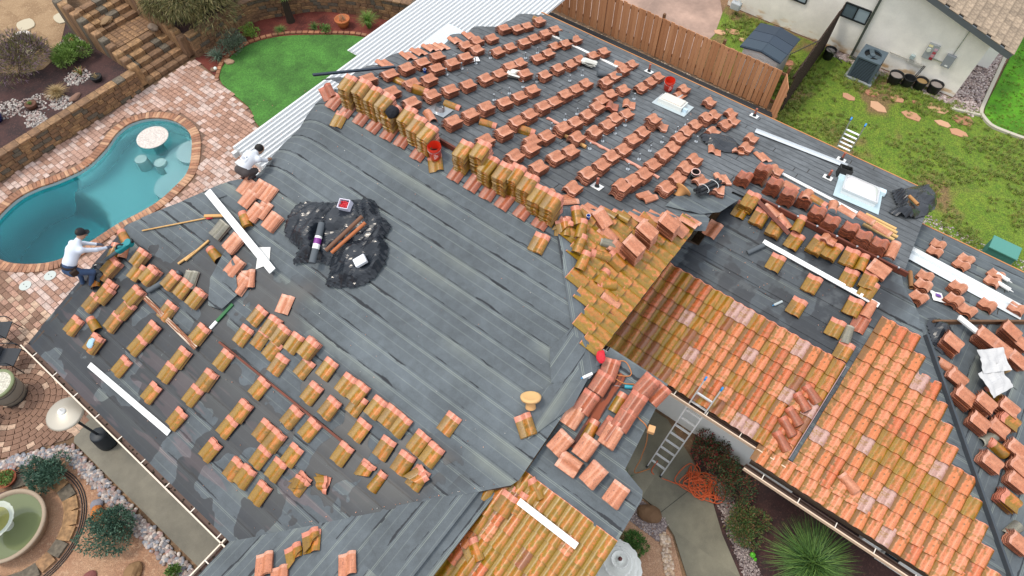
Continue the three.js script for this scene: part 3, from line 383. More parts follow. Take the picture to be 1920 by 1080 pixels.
// row numbers count down the slope, places count away from the named landmark
function ranks(list) {
  const by = {}; list.forEach((t, i) => { const k = t[0], down = k === 'H' || k === 'E' ? t[1] : k === 'P' ? -t[1] : k === 'R' || k === 'S' ? -t[2] : t[2]; (by[k] ??= []).push([i, down, k === 'H' || k === 'E' ? t[2] : t[1]]); });
  const out = [];
  for (const k in by) {
    const a = by[k].sort((p, q) => p[1] - q[1]); let row = 0, last = -99; const rows = {};
    for (const e of a) { if (e[1] - last > 0.3) { row++; last = e[1]; } (rows[row] ??= []).push(e); }
    for (const r in rows) rows[r].sort((p, q) => (k === 'H' ? q[2] - p[2] : p[2] - q[2])).forEach((e, j) => out[e[0]] = [+r, j + 1]);
  }
  return out;
}
const rk = ranks(TILES);
TILES.forEach(([k, x, z, n, yaw, st], i) => {
  const [row, place] = rk[i], [slope, mark] = where[k], many = n > 1;
  const label = (many ? `${count[n]} stacked ${clayName[st]} tiles on ${slope}` : `single ${clayName[st]} tile on ${slope}`) + `, ${nth[row] ?? row + 'th'} row down, ${nth[place] ?? place + 'th'} from ${mark}`;
  const lean = yaw + rr(-3, 3);
  const grp = `loose tiles on the ${slope}`;
  if (!many) { const m = solo('roof_tile', label, 'roof tile', st === 'x' ? TGcut[0] : TG, pick(mats[st]), [0, 0, 0], 0, grp); seat(m, k, x, z, lean, 0.062); m.rotateX(rr(-.03, .03)); return; }
  const s = thing('tile_stack', label, 'tile stack', [0, 0, 0], 0, grp); seat(s, k, x, z, lean, 0.024);
  for (let t = 0; t < n; t++) {
    const broken = st === 'x' && t >= n - 2;
    const m = part(s, 'roof_tile', broken ? TGcut[(t + i) % 3] : TG, pick(mats[st]));
    m.position.set(rr(-.01, .01) + (n > 8 ? 0.012 * Math.sin(t * 0.7 + i) : 0), 0.04 + t * 0.029, rr(-.012, .012) - (n > 7 && k !== 'R' && k !== 'S' ? t * 0.029 * S3 : 0)); m.rotation.y = rr(-.035, .035) + (broken ? rr(-0.6, 0.6) : 0); if (broken && t === n - 1) m.rotation.x = rr(-.12, .12);
  }
});
const rkC = ranks(CAPS);
CAPS.forEach(([k, x, z, n, yaw, st], i) => {
  const [row, place] = rkC[i], [slope, mark] = where[k];
  const high = n >= 8, num = high ? 1 : n, grp = `ridge tiles on the ${slope}`;
  const label = (num > 1 ? `${count[num]} nested ${clayName[st]} ridge tiles on ${slope}` : `${clayName[st]} ridge tile ${high ? 'atop stacks' : 'lying'} on ${slope}`) + `, ${nth[row]} row down, ${nth[place]} from ${mark}`;
  if (num === 1) { const m = solo('ridge_tile', label, 'ridge tile', CG, pick(mats[st]), [0, 0, 0], 0, grp); seat(m, k, x, z, yaw + rr(-3, 3), 0.024 + (high ? n * 0.029 + 0.03 : 0)); return; }
  const s = thing('ridge_tile_stack', label, 'tile stack', [0, 0, 0], 0, grp); seat(s, k, x, z, yaw, 0.024);
  for (let t = 0; t < n; t++) { const m = part(s, 'ridge_tile', CG, pick(mats[st])); m.position.set(rr(-.005, .005), t * 0.026, rr(-.02, .02)); m.rotation.y = rr(-.05, .05); }
});
{
  const bolt = merge([cyl(0.045, 0.05, 0.012, 0, 0.006, 0, 12), cyl(0.012, 0.012, 0.2, 0, 0.1, 0, 8), cyl(0.022, 0.022, 0.02, 0, 0.19, 0, 6)]);
  const br = ranks(BOLTS.map((b) => ['R', b[0], b[1]]));
  BOLTS.forEach(([x, z], i) => { const s = thing('anchor_post', `slim steel standoff post on rear slope, ${nth[br[i][0]]} post row down, ${nth[br[i][1]]} from patio cover`, 'roof anchor', [0, 0, 0], 0, 'steel standoff posts on the rear slope'); part(s, 'post', bolt, steel); seat(s, 'R', x, z, 0, 0.03); s.rotation.set(0, rr(0, 6), 0); });
}

// ---------- ground ----------
const poolLine = smooth([[-20.55, -5.96], [-19.75, -6.38], [-18.84, -6.32], [-18.06, -5.8], [-17.41, -5.09], [-17.24, -4.49], [-17.15, -3.79], [-17.23, -3.15], [-17.38, -2.47], [-17.46, -1.48], [-17.63, -0.54], [-18.3, 0.15], [-19.04, 0.49], [-20.1, 0.41], [-20.62, -0.32], [-20.84, -1.17], [-20.73, -1.76], [-20.5, -2.29], [-20.29, -3.24], [-20.5, -4.1], [-20.86, -4.87], [-20.87, -5.42]], 120);
const offsetLine = (line, d) => line.map((p, i) => { const a = line[(i + line.length - 1) % line.length], b = line[(i + 1) % line.length], tx = b[0] - a[0], tz = b[1] - a[1], l = Math.hypot(tx, tz); return [p[0] + d * tz / l, p[1] - d * tx / l]; });
const areaSign = Math.sign(poolLine.reduce((s, p, i) => { const q = poolLine[(i + 1) % poolLine.length]; return s + p[0] * q[1] - q[0] * p[1]; }, 0));
const poolOut = (d) => offsetLine(poolLine, d * areaSign);
const soilTex = (a, b, c, k, sc = 1) => tex(512, 512, (u, v) => {
  const x = u * 4 * sc, y = v * 4 * sc, n = fbm(x * 1.1 + k, y * 1.1, 4), g = hash(Math.floor(u * 512), Math.floor(v * 512)), m = fbm(x * 16 + k, y * 16, 3);
  let q = mixc(a, b, sst(0.3, 0.7, n)); q = mixc(q, c, sst(0.55, 0.8, m) * 0.7); const s = 0.8 + 0.4 * g; return [q[0] * s, q[1] * s, q[2] * s];
});
const soil = (a, b, c, k, rep = 4) => { const t = soilTex(a, b, c, k); t.repeat.set(1 / rep, 1 / rep); return M(0xffffff, 0.95, { map: t, bumpMap: t, bumpScale: 0.012 }); };
const dirt = soil([126, 98, 72], [104, 82, 62], [150, 126, 100], 1), mulch = soil([66, 44, 42], [50, 36, 36], [92, 62, 56], 2, 2), redMulch = soil([108, 50, 40], [86, 40, 34], [134, 72, 56], 3, 2), sand = soil([162, 128, 102], [148, 112, 88], [178, 146, 120], 4);
const gravelBed = soil([120, 108, 98], [98, 88, 82], [150, 138, 126], 5, 2);
const grassM = (() => { const t = tex(1024, 1024, (u, v) => { const x = u * 20, y = v * 20, n = fbm(x * 0.55 + 3, y * 0.55, 4), m = fbm(x * 6, y * 6, 3), g = hash(Math.floor(u * 1024), Math.floor(v * 1024)); let c = mixc([78, 108, 26], [112, 128, 40], m); c = mixc(c, [116, 96, 62], sst(0.48, 0.62, n)); const s = 0.7 + 0.55 * g; return [c[0] * s, c[1] * s, c[2] * s]; }); t.repeat.set(1 / 20, 1 / 20); t.offset.set(0.5, 0.5); return M(0xffffff, 0.95, { map: t, bumpMap: t, bumpScale: 0.03 }); })();
const concrete = (a, k, rep = 5) => { const t = tex(512, 512, (u, v) => { const n = fbm(u * 6 + k, v * 6, 5), f = fbm(u * 40 + k, v * 40, 3), s = speck(u * 512, v * 512); const g = 0.8 + 0.4 * n + (f - 0.5) * 0.12 + s * 0.08; return [a[0] * g, a[1] * g, a[2] * g]; }); t.repeat.set(1 / rep, 1 / rep); return M(0xffffff, 0.7, { map: t }); };
const concreteA = concrete([112, 108, 96], 1), concreteB = concrete([112, 108, 92], 7), driveM = concrete([158, 132, 118], 3);
structure('ground', slab([[-70, -70], [70, -70], [70, 50], [-70, 50]], -0.03, 0.3, [poolOut(0.02)]), dirt, 'bare brown earth around the house');
const deckPoly = [[-21.95, -8.9], [-20.4, -8.72], [-19.5, -8.55], [-18.1, -8.36], [-17.26, -7.95], [-16.5, -8.05], [-10.8, -8.05], [-10.8, -4.5], [-12.9, -1.8], [-12.9, 1.0], [-12.3, 1.9], [-12.4, 2.45], [-12.9, 3.2], [-13.5, 4.0], [-15, 5.6], [-21.95, 6]];
const terrace = structure('paved_terrace', slab(deckPoly, -0.008, 0.02, [poolOut(0.3)]), soil([120, 96, 82], [106, 86, 74], [140, 116, 100], 6), 'pool terrace of mixed pink, cream and brown pavers');
{
  const C = [-14.35, 2.75], list = [];
  const coping = poolOut(0.3), put = (x, z, w, l, a, c) => list.push([x, z, w, l, a, c, Math.hypot(x, 16, z)]);
  const tone = (x, z) => { const low = z > 0.6 ? 1 : 0, n = fbm(x * 0.6, z * 0.6 + 20, 3) + rr(-.25, .25); return low ? (n > 0.68 ? 3 : n > 0.5 ? 4 : 5) : n > 0.6 ? 2 : n > 0.34 ? (rnd() < 0.5 ? 0 : 1) : 3; };
  for (let z = -9; z < 5.6; z += 0.165) { let x = -22 + rr(0, 0.2); while (x < -10.8) { const l = pick([0.165, 0.22, 0.22, 0.3]); const cx = x + l / 2; x += l; const ok = inPoly(deckPoly, cx - 0.05, z) && inPoly(deckPoly, cx + 0.05, z) && !inPoly(coping, cx, z) && !inPoly(coping, cx + 0.08, z) && !inPoly(coping, cx - 0.08, z + 0.05) && Math.hypot(cx - C[0], z - C[1]) > 1.95; const hid = cx > -12.6 && z < 1.2; if (ok && !hid) put(cx, z, l - 0.014, 0.151, 0, tone(cx, z)); } }
  for (let r = 0.2; r < 1.95; r += 0.15) { const n = Math.max(6, Math.round(2 * Math.PI * r / 0.2)); for (let i = 0; i < n; i++) { const a = (i + (r * 37 % 1)) / n * 2 * Math.PI, x = C[0] + r * Math.cos(a), z = C[1] + r * Math.sin(a); if (inPoly(deckPoly, x, z)) put(x, z, 0.135, 2 * Math.PI * r / n - 0.014, -a, 5 - (rnd() < 0.12)); } }
  list.sort((a, b) => a[6] - b[6]);
  const cols = [[186, 158, 146], [192, 170, 160], [172, 138, 122], [158, 122, 104], [178, 150, 128], [126, 95, 77]];
  const pm = cols.map((c, k) => M(0xffffff, 0.75, { map: tex(32, 32, (u, v) => { const g = 0.82 + 0.36 * fbm(u * 5 + k * 9, v * 5, 4) + speck(u * 32, v * 32) * 0.1; return [c[0] * g, c[1] * g, c[2] * g]; }) }));
  const unit = new RoundedBoxGeometry(1, 0.03, 1, 1, 0.006);
  list.slice(0, 300).forEach(([x, z, w, l, a, c]) => { const m = part(terrace, 'paver', unit, pm[c], [x, 0.006 + rr(0, .004), z]); m.scale.set(w, 1, l); m.rotation.y = a; });
  pm.forEach((m, c) => { const rest = list.slice(300).filter((p) => p[5] === c); const im = new THREE.InstancedMesh(unit, m, rest.length), o = new THREE.Object3D(), col = new THREE.Color(); rest.forEach(([x, z, w, l, a], i) => { o.position.set(x, 0.006 + rr(0, .004), z); o.scale.set(w, 1, l); o.rotation.y = a; o.updateMatrix(); im.setMatrixAt(i, o.matrix); const g = rr(0.82, 1.1); im.setColorAt(i, col.setRGB(g, g, g)); }); im.name = 'paver_field'; im.userData.kind = 'stuff'; shade(im); terrace.add(im); });
}
const poolG = thing('swimming_pool', 'kidney-shaped swimming pool with teal water and brick coping', 'pool');
{
  const deep = (x, z) => sst(2.35, 2.0, Math.hypot(x + 19.5, z + 0.35)), floorY = (x, z) => -1.05 - 1.5 * deep(x, z);
  const plaster = M(0xb4c8cb, 0.8), P = [], I = []; const N = 60, x0 = -21.4, z0 = -6.9, lx = 4.7, lz = 7.8;
  for (let j = 0; j <= N; j++) for (let i = 0; i <= N; i++) { const x = x0 + lx * i / N, z = z0 + lz * j / N; P.push(x, floorY(x, z), z); if (i < N && j < N) { const a = j * (N + 1) + i; I.push(a, a + N + 1, a + 1, a + 1, a + N + 1, a + N + 2); } }
  const fl = new THREE.BufferGeometry(); fl.setAttribute('position', new THREE.Float32BufferAttribute(P, 3)); fl.setIndex(I); fl.computeVertexNormals();
  part(poolG, 'pool_floor', fl, plaster);
  const wp = [], wi = [], L = poolOut(0.015); L.forEach(([x, z], i) => { wp.push(x, 0, z, x, -2.8, z); const a = 2 * i, b = 2 * ((i + 1) % L.length); wi.push(a, b, a + 1, b, b + 1, a + 1, a, a + 1, b, b, a + 1, b + 1); });
  const wg = new THREE.BufferGeometry(); wg.setAttribute('position', new THREE.Float32BufferAttribute(wp, 3)); wg.setIndex(wi); wg.computeVertexNormals(); 
  const wallGeo = slab(poolOut(0.16), 0.0, 2.8, [poolOut(0.015)]); void wg; part(poolG, 'pool_wall', wallGeo, plaster);
  const ripple = tex(256, 256, (u, v) => fbm(u * 8, v * 8, 3), false); ripple.repeat.set(0.2, 0.2);
  part(poolG, 'water', slab(poolOut(-0.005), -0.11, 2.9), MP({ color: 0xffffff, roughness: 0.03, transmission: 1, thickness: 1, ior: 1.33, attenuationColor: new THREE.Color().setRGB(0.2, 0.7, 0.75), attenuationDistance: 2.4, bumpMap: ripple, bumpScale: 0.003 }));
  const brick = new RoundedBoxGeometry(1, 0.06, 0.3, 1, 0.012), out = poolOut(0.15), cm = [[168, 124, 96], [152, 106, 80], [182, 142, 112], [140, 100, 78]].map((c, k) => M(0xffffff, 0.75, { map: tex(32, 32, (u, v) => { const g = 0.8 + 0.4 * fbm(u * 5 + k * 3, v * 5, 4); return [c[0] * g, c[1] * g, c[2] * g]; }) }));
  const cur = new THREE.CatmullRomCurve3(out.map((p) => new THREE.Vector3(p[0], 0, p[1])), true), nb = Math.round(cur.getLength() / 0.125);
  for (let i = 0; i < nb; i++) { const p = cur.getPointAt(i / nb), t = cur.getTangentAt(i / nb), m = part(poolG, 'coping_brick', brick, pick(cm), [p.x, 0.008 + rr(0, .004), p.z]); m.scale.x = 0.115; m.rotation.y = Math.atan2(-t.z, t.x); }
  part(poolG, 'table_pedestal', cyl(0.16, 0.2, 1.0, -19.67, -0.55, -5.42), plaster);
  part(poolG, 'table_top', lathe([[0, 0], [0.5, 0], [0.53, 0.03], [0.52, 0.06], [0, 0.065]], 36), M(0xffffff, 0.7, { map: tex(96, 96, (u, v) => { const g = 0.85 + speck(u * 96, v * 96) * 0.25; return [232 * g, 222 * g, 214 * g]; }) }), [-19.67, 0.0, -5.42]);
  for (const [x, z] of [[-19.5, -4.65], [-18.85, -4.95]]) part(poolG, 'stool', cyl(0.2, 0.22, 0.7, x, -0.72, z), M(0xc9d4d2, 0.8));
  for (const [x, z, r, h] of [[-18.35, -5.95, 0.55, 0.75], [-18.2, -5.75, 0.95, 0.5], [-17.75, -4.6, 0.6, 0.55]]) part(poolG, 'pool_step', cyl(r, r, h, x, -1.05 + h / 2, z, 28), plaster);
}
for (const [x, z, w] of [[-17.29, -0.09, 'nearer the pool'], [-17.55, 0.55, 'nearer the patio chairs']]) { const g = thing('skimmer_lid', `round grey skimmer lid set in pavers, ${w}`, 'lid', [x, 0.02, z]); part(g, 'lid', cyl(0.17, 0.17, 0.016, 0, 0.008, 0, 24), M(0xb4bcb8, 0.6)); for (const s of [-1, 1]) part(g, 'finger_hole', cyl(0.016, 0.016, 0.004, s * 0.07, 0.0182, 0, 8), rubber); }

// turf, beds, raised ground
const turfPoly = smooth([[-20.28, -8.78], [-20.86, -9.58], [-20.95, -10.69], [-20.43, -11.7], [-19.2, -12.8], [-17.79, -13.71], [-15.5, -14], [-13.2, -12.5], [-13.2, -9.3], [-14.6, -8.0], [-16.6, -8.05], [-17.4, -8.05], [-18.12, -8.4], [-19.49, -8.58]], 80);
const turfT = tex(512, 512, (u, v) => { const n = fbm(u * 5, v * 5, 4), m = fbm(u * 70, v * 70, 2), g = hash(Math.floor(u * 512), Math.floor(v * 512)), s = 0.62 + 0.42 * g + 0.3 * (m - 0.5) + 0.35 * (n - 0.5); return [76 * s, 132 * s, 52 * s]; }); turfT.repeat.set(0.4, 0.4);
structure('artificial_lawn', slab(turfPoly, 0.02, 0.05), M(0xffffff, 0.95, { map: turfT, bumpMap: turfT, bumpScale: 0.02 }), 'smooth bright green artificial lawn with a curved edge');
structure('planting_bed', slab([[-21.95, -8.95], [-20.2, -8.75], [-20.6, -10], [-20.2, -11.8], [-17.8, -13.6], [-13, -14.2], [-13, -17.5], [-15.9, -15.95], [-17.6, -15.3], [-18.55, -14.95], [-19.6, -14.45], [-20.55, -13.85], [-21.3, -12.95], [-21.95, -11.95]], 0.0, 0.03), redMulch, 'red bark mulch bed between lawn and curved wall');
{
  const cur = new THREE.CatmullRomCurve3([[-20.35, -8.7], [-20.95, -9.5], [-21.07, -10.7], [-20.53, -11.83], [-19.26, -12.92], [-17.8, -13.84], [-15.4, -14.14]].map((p) => new THREE.Vector3(p[0], 0, p[1]))), n = 40, c = [M(0xa06a4c, 0.8), M(0xb07a58, 0.8), M(0x8d6148, 0.8)], e = thing('brick_edging', 'curved brick edging along the artificial lawn', 'edging');
  for (let i = 0; i < n; i++) { const p = cur.getPointAt((i + 0.5) / n), t = cur.getTangentAt((i + 0.5) / n), m = part(e, 'brick', new RoundedBoxGeometry(0.2, 0.06, 0.14, 1, 0.01), pick(c), [p.x, 0.03 + rr(0, .006), p.z]); m.rotation.y = Math.atan2(-t.z, t.x); }
}
const raised = structure('raised_garden', slab([[-60, 4], [-22.3, 4], [-22.3, -6.75], [-26, -7.0], [-60, -10]], 0.7, 0.8), mulch, 'raised garden of dark mulch behind the block wall');
void raised;
structure('upper_bank', slab([[-60, -9.0], [-22.2, -9.0], [-22.15, -11.0], [-22.05, -12.1], [-21.4, -13.1], [-20.65, -14.0], [-19.7, -14.62], [-18.6, -15.1], [-17.6, -15.5], [-14.5, -16.8], [-14.5, -50], [-60, -50]], 0.85, 0.9), mulch, 'raised planted bank above the curved wall');
structure('garden_path', slab(smooth([[-24.8, -4.9], [-27.5, -3.2], [-31, -4.2], [-34, -7.5], [-29, -8.2], [-26.2, -6.6]], 40), 0.715, 0.01), soil([150, 124, 94], [134, 108, 80], [170, 146, 116], 8, 2), 'tan gravel path in the raised garden');
// blocks of the retaining walls
const stoneT = [[140, 108, 78], [120, 92, 68], [96, 88, 76], [146, 114, 80], [112, 86, 64], [128, 100, 72]].map((c, k) => M(0xffffff, 0.85, { map: tex(48, 32, (u, v) => { const g = 0.72 + 0.56 * fbm(u * 6 + k * 13, v * 5, 4); return [c[0] * g, c[1] * g, c[2] * g]; }) }));
const blockU = new RoundedBoxGeometry(1, 1, 1, 1, 0.09);
function blockWall(name, label, path, rows, rowH, y0, capW) {
  const w = thing(name, label, 'wall'), cur = path.length > 2 ? new THREE.CatmullRomCurve3(path.map((p) => new THREE.Vector3(p[0], 0, p[1]))) : new THREE.LineCurve3(new THREE.Vector3(path[0][0], 0, path[0][1]), new THREE.Vector3(path[1][0], 0, path[1][1])), L = cur.getLength();
  const place = (nm, s, len, h, d, y, off = 0) => { const u = clamp((s + len / 2) / L), p = cur.getPointAt(u), t = cur.getTangentAt(u), m = part(w, nm, blockU, pick(stoneT), [p.x - t.z * off, y, p.z + t.x * off]); m.scale.set(len - 0.008, h, d); m.rotation.y = Math.atan2(-t.z, t.x); };
  for (let r = 0; r < rows; r++) { let s = 0; while (s < L - 0.05) { const len = Math.min(pick([0.2, 0.3, 0.3, 0.42]), L - s + 0.01); place('block', s, len, rowH - 0.006, 0.26 + rr(-.012, .012), y0 + rowH * (r + 0.5)); s += len; } }
  let s = 0; while (s < L - 0.05) { const len = Math.min(pick([0.34, 0.42]), L - s + 0.01); place('cap_stone', s, len, 0.07, capW, y0 + rows * rowH + 0.035); s += len; }
  return w;
}
blockWall('retaining_wall', 'straight retaining wall of mottled brown blocks beside the pool terrace', [[-22.1, 3.2], [-22.1, -6.75]], 5, 0.145, -0.02, 0.34);
blockWall('retaining_wall', 'curved retaining wall of brown blocks behind the red mulch bed', [[-22.0, -9.05], [-22.0, -10.9], [-21.95, -11.9], [-21.3, -12.9], [-20.55, -13.8], [-19.6, -14.42], [-18.55, -14.92], [-17.6, -15.28], [-16, -15.9], [-14.5, -16.6]], 6, 0.145, -0.02, 0.34);
{
  const st = thing('garden_steps', 'two flights of brown block steps with a paved landing up to the raised garden', 'steps');
  const tread = (x, y, d) => { let z = -6.98; while (z > -8.8) { const len = Math.min(pick([0.3, 0.42, 0.5]), z + 8.86); part(st, 'step_block', blockU, pick(stoneT), [x, y - 0.09, z - len / 2]).scale.set(d, 0.18, len - 0.01); z -= len; } };
  for (let i = 0; i < 5; i++) tread(-22.22 - i * 0.29, 0.16 * (i + 1), 0.3);
  for (let x = -24.5; x < -23.5; x += 0.17) { for (let z = -8.8; z < -7.0; z += 0.22) part(st, 'landing_paver', blockU, pick(stoneT.slice(0, 2)), [x, 0.77, z + 0.1]).scale.set(0.16, 0.06, 0.21); }
  part(st, 'landing_base', box(1.2, 0.72, 1.95, -24.05, 0.38, -7.9), M(0x6a5442, 0.9));
  for (let i = 0; i < 4; i++) tread(-24.75 - i * 0.29, 0.8 + 0.16 * (i + 1), 0.3);
  for (const [z, nm] of [[-6.86, 'cheek_block'], [-8.95, 'cheek_block']]) for (let i = 0; i < 12; i++) part(st, nm, blockU, pick(stoneT), [-22.2 - i * 0.32, 0.36 + Math.min(1.35, 0.24 + i * 0.125) / 2, z]).scale.set(0.31, 0.7 + Math.min(1.35, 0.24 + i * 0.125) - 0.1, 0.3);
}

// ---------- plants ----------
const leafM = (o = {}) => M(0xffffff, 0.65, { vertexColors: true, side: THREE.DoubleSide, ...o });
const foliageM = leafM();
function leaves(n, place, len, wid, cols, bend = 0.3) {   // many small folded leaves
  const P = new Float32Array(n * 12 * 3), C = new Float32Array(n * 12 * 3); let k = 0; const v = new THREE.Vector3(), q = new THREE.Quaternion(), p = new THREE.Vector3(), d = new THREE.Vector3(), Y = new THREE.Vector3(0, 1, 0);
  const base = [[0, 0, 0], [0.5, 0.12, 0.45], [-0.5, 0.12, 0.45], [0, 0, 1]];
  for (let i = 0; i < n; i++) {
    place(p, d); q.setFromUnitVectors(new THREE.Vector3(0, 0, 1), d.normalize()); const tw = new THREE.Quaternion().setFromAxisAngle(new THREE.Vector3(0, 0, 1), rnd() * 6.28); const L = len * rr(0.6, 1.25), W = wid * rr(0.7, 1.2), c = pick(cols), g = rr(0.75, 1.2);
    const pt = base.map(([x, y, z]) => { v.set(x * W, y * W - bend * z * z * L * 0.3, z * L).applyQuaternion(tw).applyQuaternion(q); return [v.x + p.x, v.y + p.y, v.z + p.z]; });
    for (const t of [[0, 1, 3], [0, 3, 2]]) for (const j of t) { P.set(pt[j], k * 3); C.set([c[0] * g, c[1] * g, c[2] * g], k * 3); k++; }
  }
  void Y; const g = new THREE.BufferGeometry(); g.setAttribute('position', new THREE.BufferAttribute(P.slice(0, k * 3), 3)); g.setAttribute('color', new THREE.BufferAttribute(C.slice(0, k * 3), 3)); g.computeVertexNormals(); return g;
}
function blades(n, rBase, h, spread, wid, cols, droop = 0.5) {   // arching strap leaves from one crown
  const P = [], C = [];
  for (let i = 0; i < n; i++) {
    const a = rnd() * 6.283, t = Math.sqrt(rnd()), b = rBase * Math.sqrt(rnd()), ba = rnd() * 6.283, H = h * rr(0.65, 1.1) * (1 - 0.45 * t * droop), R = spread * t * rr(0.8, 1.1), c = pick(cols), g = rr(0.75, 1.2), w = wid * rr(0.7, 1.2), sa = Math.sin(a), ca = Math.cos(a); let prev;
    for (let s = 0; s <= 3; s++) {
      const u = s / 3, r = R * u * u * 0.6 + R * u * 0.4, y = H * (u * (1.7 - 0.7 * u) - droop * t * u * u * 0.6), ww = w * (1 - u * 0.92) / 2, x = Math.cos(ba) * b + ca * r, z = Math.sin(ba) * b + sa * r;
      const e = [[x - sa * ww, y, z + ca * ww], [x + sa * ww, y, z - ca * ww]];
      if (prev) { for (const p of [prev[0], prev[1], e[0], prev[1], e[1], e[0]]) { P.push(...p); C.push(c[0] * g, c[1] * g, c[2] * g); } } prev = e;
    }
  }
  const gm = new THREE.BufferGeometry(); gm.setAttribute('position', new THREE.Float32BufferAttribute(P, 3)); gm.setAttribute('color', new THREE.Float32BufferAttribute(C, 3)); gm.computeVertexNormals(); return gm;
}
const stemM = M(0x54402e, 0.9);
function bush(label, pos, r, h, n, len, wid, cols, o = {}) {
  const g = thing(o.name ?? 'shrub', label, o.cat ?? 'shrub', pos), lob = range(o.lobes ?? 9).map(() => { const a = rnd() * 6.28, q = Math.sqrt(rnd()) * 0.62; return [Math.cos(a) * q * r, rr(0.32, 0.7) * h, Math.sin(a) * q * r, rr(0.3, 0.5) * r]; });
  part(g, 'foliage', leaves(n, (p, d) => { const l = pick(lob); d.set(rr(-1, 1), rr(-0.55, 1), rr(-1, 1)).normalize(); const q = Math.cbrt(rr(0.25, 1)) * l[3] * (1 + 0.25 * (rnd() - 0.5)); p.set(l[0] + d.x * q, Math.max(0.02, l[1] + d.y * q * (h / r) * 0.8), l[2] + d.z * q); d.x += rr(-.7, .7); d.y += rr(-.2, .8); d.z += rr(-.7, .7); if (o.hang) d.y -= o.hang; }, len, wid, cols), foliageM);
  const st = range(6).map(() => { const l = pick(lob); return tube([[0, 0, 0], [l[0] * 0.4, l[1] * 0.5, l[2] * 0.4], [l[0], l[1], l[2]]], 0.012, 6, 5); }); part(g, 'stem', merge(st), stemM); return g;
}
function tuft(label, pos, n, h, spread, wid, cols, droop, name = 'ornamental_grass', rb = 0.06) { const g = thing(name, label, name === 'ornamental_grass' ? 'grass' : 'plant', pos); part(g, 'foliage', blades(n, rb, h, spread, wid, cols, droop), foliageM); return g; }
const GR = [[0.10, 0.2, 0.035], [0.07, 0.15, 0.03], [0.14, 0.24, 0.05]], OLIVE = [[0.12, 0.115, 0.03], [0.16, 0.14, 0.045], [0.08, 0.085, 0.025], [0.19, 0.15, 0.06]], BLUE = [[0.06, 0.13, 0.085], [0.09, 0.17, 0.115], [0.045, 0.10, 0.07]], TAN = [[0.36, 0.25, 0.1], [0.28, 0.19, 0.08], [0.42, 0.31, 0.15]], DARK = [[0.03, 0.085, 0.03], [0.05, 0.12, 0.04], [0.025, 0.06, 0.025]];
// raised garden and bank
bush('large weeping olive-green shrub above the garden steps', [-22.75, 0.8, -10.25], 2.0, 1.75, 15000, 0.24, 0.028, OLIVE, { hang: 1.0, lobes: 22 });
bush('broad purple-tinged wispy shrub in the raised garden', [-25.0, 0.7, -4.1], 1.45, 1.3, 8000, 0.16, 0.02, [...OLIVE, [0.2, 0.13, 0.17], [0.16, 0.12, 0.1], [0.24, 0.15, 0.22]], { lobes: 12 });
bush('rounded bright green shrub beside the garden steps', [-24.3, 0.7, -5.9], 0.72, 0.75, 3600, 0.11, 0.03, [[0.14, 0.24, 0.035], [0.1, 0.18, 0.03], [0.18, 0.28, 0.06]]);
tuft('clump of dry tan grass in the raised garden', [-23.1, 0.7, -4.45], 420, 0.5, 0.5, 0.014, TAN, 0.7);
tuft('small orange-tan grass near the white garden rock', [-25.3, 0.7, -6.4], 140, 0.25, 0.22, 0.012, [[0.4, 0.2, 0.05], [0.33, 0.2, 0.07]], 0.5);
tuft('spiky agave with reddish tips among river pebbles', [-23.45, 0.7, -5.55], 22, 0.35, 0.3, 0.05, [[0.16, 0.2, 0.05], [0.3, 0.16, 0.05]], 0.3, 'agave');
tuft('blue-green strap-leaf lily beside the foot of the steps', [-21.1, 0, -9.45], 90, 0.62, 0.55, 0.045, [[0.13, 0.19, 0.13], [0.17, 0.24, 0.17], [0.09, 0.14, 0.09]], 0.6, 'strap_leaf_plant');
bush('dusty grey-green rounded shrub near the lawn edge', [-21.05, 0, -10.25], 0.62, 0.8, 2600, 0.07, 0.03, [[0.1, 0.14, 0.09], [0.13, 0.17, 0.11], [0.07, 0.1, 0.07]]);
bush('yellow-green leafy shrub beside the grey-green one', [-21.2, 0, -11.1], 0.38, 0.5, 900, 0.07, 0.035, [[0.2, 0.3, 0.04], [0.12, 0.22, 0.04]]);
tuft('small grass clump in red mulch below the palm', [-20.55, 0, -12.0], 110, 0.36, 0.34, 0.022, GR, 0.7);
tuft('small grass clump in red mulch beside the leafy groundcover', [-19.65, 0, -12.95], 110, 0.36, 0.32, 0.02, GR, 0.7);
bush('low leafy groundcover plant in red mulch', [-19.2, 0, -13.15], 0.28, 0.26, 420, 0.07, 0.035, GR);
tuft('tall upright grass clump next to the terracotta pot', [-18.0, 0, -14.3], 190, 0.85, 0.55, 0.025, [[0.12, 0.24, 0.03], [0.18, 0.3, 0.05], [0.08, 0.17, 0.03]], 0.5);
